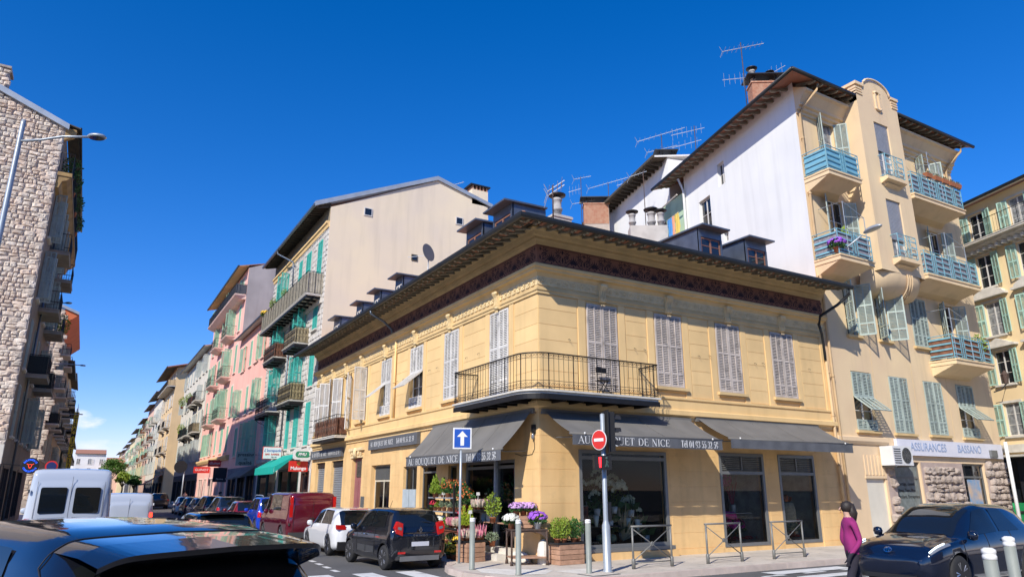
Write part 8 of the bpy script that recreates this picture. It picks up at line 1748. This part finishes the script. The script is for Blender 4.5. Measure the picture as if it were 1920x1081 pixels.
# orchids and other things inside the big window
orm = pm('petal_orchid', (.62, .68, .52), .6, .15, 15, bump=0); 
def orchid(x, y, z, h, n, rzz, mt=orm, s=1., nm=None, gr='white orchids in the window'):
    T = thing('orchid', nm or 'white orchid in the big shop window, %s third of it, %s in %s' % (('left', 'middle', 'right')[min(2, int((x - 1.3) / 1.1))], 'highest' if z + h * s > 2.5 else 'high' if z + h * s > 2.15 else 'mid high' if z + h * s > 1.95 else 'low', 'front' if y < .85 else 'the middle row' if y < 1.35 else 'the back row'), 'orchid', (x, y, z), rzz, gr); T.scale = (s, s, s); m = MB(); m.lathe([(.06, 0), (.085, .16), (.075, .16)], 0, 0, 10); ob('pot', m, whm if mt is orm else terracotta, T); q = MB(); pts = [(0, 0, .1), (.02, 0, h * .5), (.08, 0, h * .85), (.22, 0, h), (.42, 0, h * .93)]; q.tube(pts, .006, 4); ob('stem', q, ld, T)
    q = MB(); r = random.Random(n)
    for k in range(n):
        t = k / n; P = Vector((.10 + .36 * t, r.uniform(-.05, .05), h * (.88 + .12 * sin(t * 2.6)) - .06 + r.uniform(-.05, .02)))
        for a in range(5): d = Vector((.25 * sin(a * 1.257) + .0, -.25, cos(a * 1.257))).normalized(); d = Vector((sin(a * 1.257), -.35, cos(a * 1.257))); s_ = Vector((cos(a * 1.257), 0, -sin(a * 1.257))); q.poly([P, P + d * .035 + s_ * .024, P + d * .062, P + d * .035 - s_ * .024])
    ob('blossoms', q, mt, T); ob('foliage', shared('orfol', lambda: leafcloud(12, .06, .06, .05, .24, up=.5, seed=44, base=.14), ld), None, T)
for oi_, (x, y, z, h, n, rr) in enumerate(sorted(((1.7, .8, 1.0, 1.1, 9, .3), (1.75, 1.3, 1.4, .9, 8, .1), (2.2, .9, .9, .95, 9, .2), (2.6, 1.1, 1.1, 1.15, 10, -.1), (3.0, .8, .95, 1.05, 11, .0), (3.3, 1.4, 1.2, .95, 9, 2.9), (3.5, .9, .8, .9, 9, .1), (3.9, 1.2, 1.1, 1.0, 10, 2.8), (4.1, .8, .85, .8, 8, 3.0), (2.0, 1.6, 1.7, .9, 8, .2), (2.9, 1.7, 1.5, 1.0, 9, 0), (4.2, 1.6, 1.2, 1.1, 9, 2.9), (1.6, .7, .5, .9, 7, .2), (2.45, .7, 1.3, .9, 9, .1), (3.1, .7, 1.35, .8, 10, .2), (3.7, .65, 1.25, .85, 10, 2.9), (4.3, .7, .5, .9, 8, 3.), (3.4, .75, .6, .7, 8, .3)))): orchid(x, y, z - .15, h, n, rr, s=1.25, nm='white orchid in the big shop window, %s from the left' % 'leftmost,second,third,fourth,fifth,sixth,seventh,eighth,ninth,tenth,eleventh,twelfth,thirteenth,fourteenth,fifteenth,sixteenth,seventeenth,eighteenth'.split(',')[oi_])
T = thing('display_table', 'dark glass and iron display table behind the big window', 'table', (2.9, 1.1, .12)); m = MB(); m.box(-1.2, 1.3, -.45, .6, .70, .74)
for a in (-1.15, -.2, 1.2): m.box(a - .03, a + .03, -.4, -.34, 0, .7); m.box(a - .03, a + .03, .5, .56, 0, .7)
ob('frame', m, blackp, T)
T = thing('dark_red_cabinet', 'narrow reddish brown cabinet standing at the left of the big window', 'cabinet', (1.95, .75, .3)); m = MB(); m.box(-.14, .14, -.1, .25, 0, 1.12); ob('body', m, pm('red_brown_wood', (.20, .05, .02), .5, .15, 3, bump=.1), T); m = MB(); m.box(-.1, .1, -.12, -.1, .1, 1.0); ob('door', m, pm('darker_red_wood', (.12, .03, .012), .5, .1, 3, bump=0), T)
for k, (x, y, z, s_, kd, lab) in enumerate(((2.3, 2.4, .2, 3.2, 'dark', 'tall dark foliage plant at the back of the big window, left'), (3.3, 2.6, .2, 3.6, 'dark', 'tall dark foliage plant at the back of the big window, middle'), (4.2, 2.3, .2, 3.0, 'shrub', 'bushy green plant at the back of the big window, right'), (1.7, 2.0, .3, 2.2, 'shrub', 'small green bush behind the cabinet in the big window'), (3.7, 1.2, .86, 1.5, 'fern', 'light green fern on the table in the big window'), (2.3, 1.0, .86, 1.4, 'herb', 'low green herbs on the table in the big window'), (7.3, 1.2, .2, 2.2, 'dark', 'dark foliage low in the first narrow window'), (8.6, 1.3, .2, 2.6, 'magenta', 'large magenta flower pot at the back of the first narrow window'), (7.5, .7, .5, 1.4, 'pink', 'pink flower pot low in the first narrow window'), (10.1, 1.2, .2, 2.4, 'dark', 'dark foliage at the back of the second narrow window'), (11.2, .7, .5, 1.3, 'red', 'red flower pot at the right of the second narrow window'), (10.2, .6, 1.2, 1.2, 'herb', 'small green plant on a shelf in the second narrow window'))): plant('shop_plant', lab, x, y, z, kd, None, s_)
for k, (y, z, s_, kd, lab) in enumerate(((3.9, .3, 3.0, 'dark', 'tall dark plant inside the glazed shop door, left'), (3.0, .3, 3.4, 'dark', 'tall dark plant inside the glazed shop door, middle'), (2.0, .3, 2.4, 'shrub', 'green bush just inside the glazed shop door'), (3.4, .9, 1.6, 'red', 'red flowers inside the glazed shop front'))): plant('shop_plant', lab, .9, y, z, kd, None, s_)
T = thing('pampas_bunch', 'dried palm and pampas leaves spread low in the big window', 'dried leaves', (3.3, .6, .42)); q = MB(); r = random.Random(3)
for k in range(34): a = radians(20 + 75 * r.random()); L = r.uniform(.6, 1.15); d = Vector((cos(a), r.uniform(-.1, .2), sin(a))); s_ = Vector((-d.z, 0, d.x)) * .035; P = Vector((0, 0, 0)); q.poly([P, P + d * L * .6 + s_, P + d * L, P + d * L * .6 - s_])
ob('leaves', q, pm('dried_straw_leaf', (.40, .34, .20), .8, .15, 10, bump=0), T)
for k, (x, z, lab) in enumerate(((1.8, 1.15, 'white conical vase by the left jamb of the big window'), (2.35, 1.15, 'pale green conical vase behind the signal pole'), (2.65, .85, 'mint vase low in the middle of the big window'), (3.55, 1.05, 'white square planter on the table in the big window'), (3.9, 1.0, 'round white planter on the table in the big window'))):
    T = thing('vase', lab, 'vase', (x, .62, z - .3)); m = MB(); m.lathe([(.04, 0), (.09, .32), (.08, .32), (.07, .25)], 0, 0, 12); ob('pot', m, MC['mint_white_ceramic'], T)
for k, x in enumerate((2.35, 2.75)): T = thing('cactus', ['round cactus ball at the foot of the big window, left', 'round cactus ball at the foot of the big window, right'][k], 'cactus', (x, .42, .40)); m = MB(); m.lathe([(.05, 0), (.13, .06), (.15, .13), (.12, .21), (.03, .25)], 0, 0, 16); ob('body', m, lgr, T)
# narrow windows: magenta orchids, bouquet, red petals, vase
for (x, y, z, lb) in ((7.35, .9, 1.3, 'lowest'), (7.6, 1.1, 1.6, 'middle'), (7.2, 1.2, 1.75, 'highest')): orchid(x, y, z, .6, 12, .2, fl['magenta'], 1.0, lb + ' of three magenta orchids in the first narrow window', 'magenta orchids')
T = thing('wrapped_bouquet', 'magenta paper wrapped bouquet lying on a glass shelf in the narrow window', 'bouquet', (7.9, .75, 1.2), .2); m = MB(); n = 10
for k in range(n): a0, a1 = 2 * pi * k / n, 2 * pi * (k + 1) / n; m.poly([(-.7, .04 * cos(a0), .04 * sin(a0)), (-.7, .04 * cos(a1), .04 * sin(a1)), (.25 + .08 * (k % 2), .18 * cos(a1), -.15 + .13 * sin(a1)), (.3, .18 * cos(a0), -.15 + .13 * sin(a0))])
ob('paper', m, fl['magenta'], T)
T = thing('twig_vase', 'glass vase of red twigs in the first narrow window', 'vase', (8.35, .9, 1.1)); m = MB(); m.lathe([(.07, 0), (.09, .3), (.08, .3)], 0, 0, 10); ob('vase', m, pm('cream_glass', (.6, .55, .45), .2, .03, 5, bump=0), T); q = MB(); r = random.Random(5)
for k in range(26): a = r.uniform(-.35, .35); q.tube([(0, 0, .1), (a * .4, .02, .6), (a, .05 * r.random(), r.uniform(.9, 1.4))], .006, 3)
ob('twigs', q, pm('red_twig', (.35, .05, .08), .7, .1, 9, bump=0), T)
ob_h = thing('heart_wreath', 'dark pink fan of dried flowers above the twig vase', 'wreath', (8.3, 1.1, 2.0)); ob('flowers', petals(160, .28, .1, .42, .035, 9, 0, 1.), fl['magenta'], ob_h)
for (a, b, lab) in ((7.1, 8.85, 'red petals strewn along the sill of the first narrow window'), (10.6, 11.0, 'red petals beside the pots in the second narrow window')):
    T = thing('petal_bed', lab, 'petals', ((a + b) / 2, .48, .3)); r = random.Random(8); m = MB()
    for k in range(170): x, y, z = r.uniform(a - b, b - a) / 2, r.uniform(-.12, .2), r.uniform(0, .08); s_ = .035; d = r.uniform(0, 6); m.poly([(x + s_ * cos(d + t), y + s_ * sin(d + t), z + .02 * (t % 2)) for t in (0, 1.6, 3.1, 4.7)])
    ob('petals', m, pm('petal_scarlet', (.6, .03, .02), .7, .1, 20, bump=0), T, kind='stuff')
T = thing('glass_shelf', 'thin glass shelf across the first narrow window', 'shelf', (7.9, .8, 1.12)); m = MB(); m.box(-.95, .95, -.25, .3, 0, .02); ob('shelf', m, pm('smoky_shelf', (.3, .3, .3), .2, 0, bump=0), T)
T = thing('wicker_stand', 'pale round wicker stand with red and white flowers in the second narrow window', 'plant stand', (10.85, .8, .3)); m = MB(); m.lathe([(.30, 0), (.34, .1), (.34, .9), (.28, 1.15)], 0, 0, 14); ob('basket', m, pm('pale_wicker', (.55, .45, .28), .8, .2, 12, bump=.8, bs=30), T); ob('flowers', shared('wick', lambda: petals(70, .3, .2, .25, .05, 10, 1.15, .6), fl['orange']), None, T)
for k, (x, z) in enumerate(((10.3, .3), (10.75, .3))): plant('aloe_pot', ['spiky green plant at the foot of the second narrow window, left', 'spiky green plant beside the wicker stand'][k], x, .55, z, 'herb', None, 1.8)
# plants and things on balconies
def bplant(lab, x, y, z, kind='dark', s=1.2): return plant('balcony_plant', lab, x, y, z, kind, None, s)
bplant('palm like plant on the second blue balcony', 14.3, -.6, 10.7, 'fern', 2.6); bplant('purple leaved plant on the corner of the second blue balcony', 13.15, -1.0, 10.7, 'violet', 2.0); bplant('green plant behind the right end of the second blue balcony', 14.9, -.8, 10.8, 'herb', 2.0)
bplant('green plant hanging over the reed balcony on the salmon building', 22.6, -.85, 7.4, 'shrub', 1.8)
for i, (x, lab) in enumerate(((20.4, 'long terracotta trough at the left of the upper right balcony rail'), (21.1, 'round terracotta pot on the upper right balcony rail'), (21.7, 'terracotta trough in the middle of the balcony rail'), (22.3, 'terracotta trough with dry plants on the balcony rail'), (22.8, 'terracotta trough at the right end of the balcony rail'))):
    T = thing('flower_trough', lab, 'planter', (x, -1.12, 15.5)); m = MB(); m.hexa([(-.2, -.07, 0), (.2, -.07, 0), (.2, .07, 0), (-.2, .07, 0), (-.25, -.1, .2), (.25, -.1, .2), (.25, .1, .2), (-.25, .1, .2)]); ob('trough', m, terracotta, T); ob('foliage', shared('dry', lambda: leafcloud(90, .22, .1, .14, .07, seed=50, base=.16), lgr), None, T)
bplant('yellow flowering bush at the far end of the long top balcony', -.8, 36.6, 14.1, 'yellow', 2.2); bplant('green bush hanging on the long top balcony', -.85, 33.8, 14.1, 'shrub', 1.6); bplant('small bush in the middle of the long top balcony', -.85, 30.5, 14.2, 'shrub', 1.2)
for k, (x, y, z) in enumerate(((-13.75, 26, 18.0), (-13.7, 28.5, 18.1), (-13.65, 32, 18.1), (-13.65, 36, 18.1))): bplant(['dark climbing plant at the near end of the left top balcony', 'second dark plant on the left top balcony', 'third dark plant on the left top balcony', 'last dark plant on the left top balcony'][k], x, y, z, 'dark', 2.6)
for k, (x, y, z) in enumerate(((-13.5, 38.3 - .1, 11.6), (-.6, 82.5, 12.2), (-.8, 88, 12.3), (-.7, 86.5, 8.6))): bplant(['dark plant on a left balcony rail', 'hanging greenery on the white house balcony', 'bushy plant on the white house balcony', 'yellow green plant on the lower balcony of the white house'][k], x, y, z, 'shrub', 2.6)
# round street tree at the far end, small trees along the street
barkm = pm('grey_bark', (.14, .11, .08), .9, .2, 5, bump=.4)
def tree(label, x, y, h, r, n, seed, mt):
    T = thing('street_tree', label, 'tree', (x, y, 0)); q = MB(); q.tube([(0, 0, 0), (.1, 0, h * .3), (0, .1, h * .6)], [.25, .18, .1], 8)
    for k in range(6): a = k * 1.05; q.tube([(0, 0, h * .4), (r * .5 * cos(a), r * .5 * sin(a), h * .6), (r * .8 * cos(a), r * .8 * sin(a), h * .75)], [.12, .07, .03], 5)
    ob('trunk', q, barkm, T); rr = random.Random(seed); m = MB()
    for k in range(26):
        a, e_, t = rr.uniform(0, 6.28), rr.uniform(-.7, 1.5), rr.uniform(.35, .9); c = Vector((r * t * cos(a) * cos(e_), r * t * sin(a) * cos(e_), h * .68 + r * .9 * t * sin(e_))); lc = leafcloud(n // 26, r * .38, r * .38, r * .55, .38, seed=seed + k)
        m.add([(v[0] + c.x, v[1] + c.y, v[2] + c.z - r * .25) for v in lc.V], [f for f in lc.F])
    ob('crown', m, mt, T)
tree('round bright green tree at the far end of the street', -4.9, 200, 10, 3.0, 4200, 5, leafmat('tree', (.07, .16, .02), (.12, .22, .03))); tree('darker tree under the pinkish houses, right of the round tree', -1.9, 150, 5.0, 1.3, 2200, 9, ld); tree('small pale green tree beyond the round one', -3.0, 175, 6, 1.6, 1600, 15, lg)

# ================================================================ PEOPLE
def person(label, loc, rz, joints, radii, edges, cloth, group=None, hair=True, long_=False):
    """one continuous skinned body; cloth = list of (zmax, material)"""
    T = thing('person', label, 'person', loc, rz, group); me = bpy.data.meshes.new('body'); me.from_pydata(joints, edges, []); o = bpy.data.objects.new('body', me); COL.objects.link(o)
    sk = o.modifiers.new('s', 'SKIN'); ss = o.modifiers.new('u', 'SUBSURF'); ss.levels = 2
    sv = me.skin_vertices[0].data if me.skin_vertices else None
    if sv is None:
        return T
    for i, r in enumerate(radii): sv[i].radius = r if isinstance(r, tuple) else (r, r)
    sv[0].use_root = True
    bpy.context.view_layer.update(); mm = bpy.data.meshes.new_from_object(o.evaluated_get(bpy.context.evaluated_depsgraph_get())); bpy.data.objects.remove(o)
    mm.materials.clear(); mats = [c[1] for c in cloth]
    for c in mats: mm.materials.append(c)
    for p in mm.polygons:
        z = p.center.z; k = 0
        while k < len(cloth) - 1 and z > cloth[k][0]: k += 1
        p.material_index = k; p.use_smooth = True
        if cloth[k][1].name.startswith('top') and abs(p.center.y) > .30 and z < 1.0: p.material_index = len(mats) - 1
    ob('body', mm, None, T); hz = joints[3][2]; hx = joints[3][0]
    if hair:
        m = MB(); m.lathe([(.03, -.05), (.078, -.03), (.092, .03), (.085, .08), (.055, .115), (.01, .125)], 0, 0, 14); ob('hair', m, hairm, T, (hx - .018, joints[3][1], hz - .01), scale=(1.05, .95, 1))
        if long_: m = MB(); m.tube([(-.05, 0, .05), (-.09, 0, -.08), (-.08, 0, -.22)], [.08, .085, .05], 10); ob('hair', m, hairm, T, (hx, 0, hz))
    m = MB()
    for s_ in (-1, 1): m.lathe([(.003, -.006), (.011, 0), (.003, .006)], .088, s_ * .033, 8, 0, .02)
    ob('eyes', m, blackp, T, (hx, joints[3][1], hz)); m = MB(); m.tube([(.085, 0, .02), (.115, 0, -.025), (.09, 0, -.035)], [.008, .014, .01], 6); ob('nose', m, skin, T, (hx, 0, hz)); m = MB(); m.tube([(.09, -.025, -.062), (.099, 0, -.06), (.09, .025, -.062)], .006, 5); ob('mouth', m, pm('lip', (.4, .12, .1), .5, 0, bump=0), T, (hx, 0, hz))
    return T
def body(step=.12, armf=.3, lean=0., s=1.):
    J = [(0, 0, .95), (0, 0, 1.15), (0 + lean, 0, 1.37), (.02 + lean, 0, 1.585), (.01 + lean, 0, 1.47), (0, .10, .92), (step, .10, .50), (step * 1.1 - .02, .10, .08), (step * 1.1 + .13, .11, .04), (0, -.10, .92), (-step * .7, -.10, .50), (-step * 1.6, -.10, .10), (-step * 1.6 + .12, -.11, .04),
         (lean, .165, 1.36), (-armf * .2 + lean, .205, 1.10), (armf * .5 + lean, .20, .90), (armf * .7 + lean, .19, .82), (lean, -.165, 1.36), (armf * .2 + lean, -.205, 1.10), (-armf * .3 + lean, -.205, .88), (-armf * .35 + lean, -.20, .80)]
    R = [(.15, .11), (.115, .09), (.12, .09), (.072, .085), .043, .088, .062, .042, .035, .095, .062, .042, .035, .055, .043, .032, .028, .055, .043, .032, .028]
    E_ = [(0, 1), (1, 2), (2, 4), (4, 3), (0, 5), (5, 6), (6, 7), (7, 8), (0, 9), (9, 10), (10, 11), (11, 12), (2, 13), (13, 14), (14, 15), (15, 16), (2, 17), (17, 18), (18, 19), (19, 20)]
    for k, (base, d) in enumerate(((16, 1), (20, -1))):
        b = J[base]
        for f, (dx, dy, dz) in enumerate(((.03, 0, -.09), (.012, 0, -.10), (-.008, 0, -.095), (-.028, 0, -.08), (.045, -.02 * d, -.045))):
            i = len(J); J.append((b[0] + dx * .6, b[1] + dy, b[2] + dz * .5)); J.append((b[0] + dx, b[1] + dy - .01 * d, b[2] + dz)); R += [.010, .008]; E_ += [(base, i), (i, i + 1)]
    J = [(x * s, y * s, z * s) for x, y, z in J]; R = [tuple(q * s for q in r) if isinstance(r, tuple) else r * s for r in R]
    return J, R, E_
mg = pm('top_magenta', (.28, .02, .14), .9, .1, 8, bump=.2); dk = pm('dark_trousers', (.02, .018, .03), .9, .1, 8, bump=.2); shoe = pm('shoe_leather', (.03, .03, .03), .6, 0, bump=0); topd = pm('top_dark', (.03, .035, .05), .9, .1, 8, bump=.2)
J, R, E_ = body(.14, .25)
person('woman in a magenta top and dark trousers walking at the bottom right', (-.15, -9.4, .02), radians(150), J, R, E_, [(.07, shoe), (.93, dk), (1.455, mg), (9, skin)], long_=True)
for k, (x, y, lab, tp) in enumerate(((-1.0, 47.5, 'dark clothed person on the shaded pavement, left of three', topd), (-1.2, 45.6, 'dark clothed tall person in the middle of three on the pavement', topd), (-.9, 42.8, 'dark clothed person on the pavement, right of three', topd), (-1.1, 70.0, 'person with pale top on the pavement by the pink house corner', pm('top_pale', (.5, .35, .3), .9, .1, 8, bump=0)))):
    J, R, E_ = body(.10 + .02 * k, .2, 0, 1.0 + .02 * (k % 2)); person(lab, (x, y, 0), radians(-90 if k % 2 else 80), J, R, E_, [(.07, shoe), (.93, dk), (1.455, tp), (9, skin)])

for i, (x, y, z, kd, nm, lab) in enumerate(((-1.45, 3.6, .0, 'white', 'cyclamen_pot', 'white cyclamen standing on the pavement before the rack, nearest'), (-1.4, 4.0, .0, 'white', 'cyclamen_pot', 'white cyclamen standing on the pavement before the rack, farther'), (-1.15, 3.3, .0, 'herb', 'herb_pot', 'green herb pot on the pavement by the rust red stand'), (-.6, 3.3, 1.3, 'mixed', 'berry_plant', 'orange berried plant between the rack and the highest tray'), (-.55, 3.6, .9, 'red', 'cyclamen_pot', 'red cyclamen between the rack and the door'), (-.5, 1.75, .98, 'shrub', 'leafy_pot', 'green bush on the board right of the white planters'), (-.75, 2.0, .5, 'pink', 'heather_pot', 'pink heather pot low beside the door step'), (-.6, 1.6, .35, 'herb', 'herb_pot', 'green herb pot on the shop step'), (-1.55, 2.1, .0, 'yellow', 'yellow_flower_pot', 'yellow flowers on the pavement left of the wooden crate'), (-1.5, 2.5, .0, 'herb', 'herb_pot', 'green herb pot on the pavement behind the bollard'), (-.9, 4.9, 1.64, 'fern', 'fern_pot', 'extra lime fern overhanging the top of the rack'))):
    plant(nm, lab, x, y, z, kd, None, 1.35)
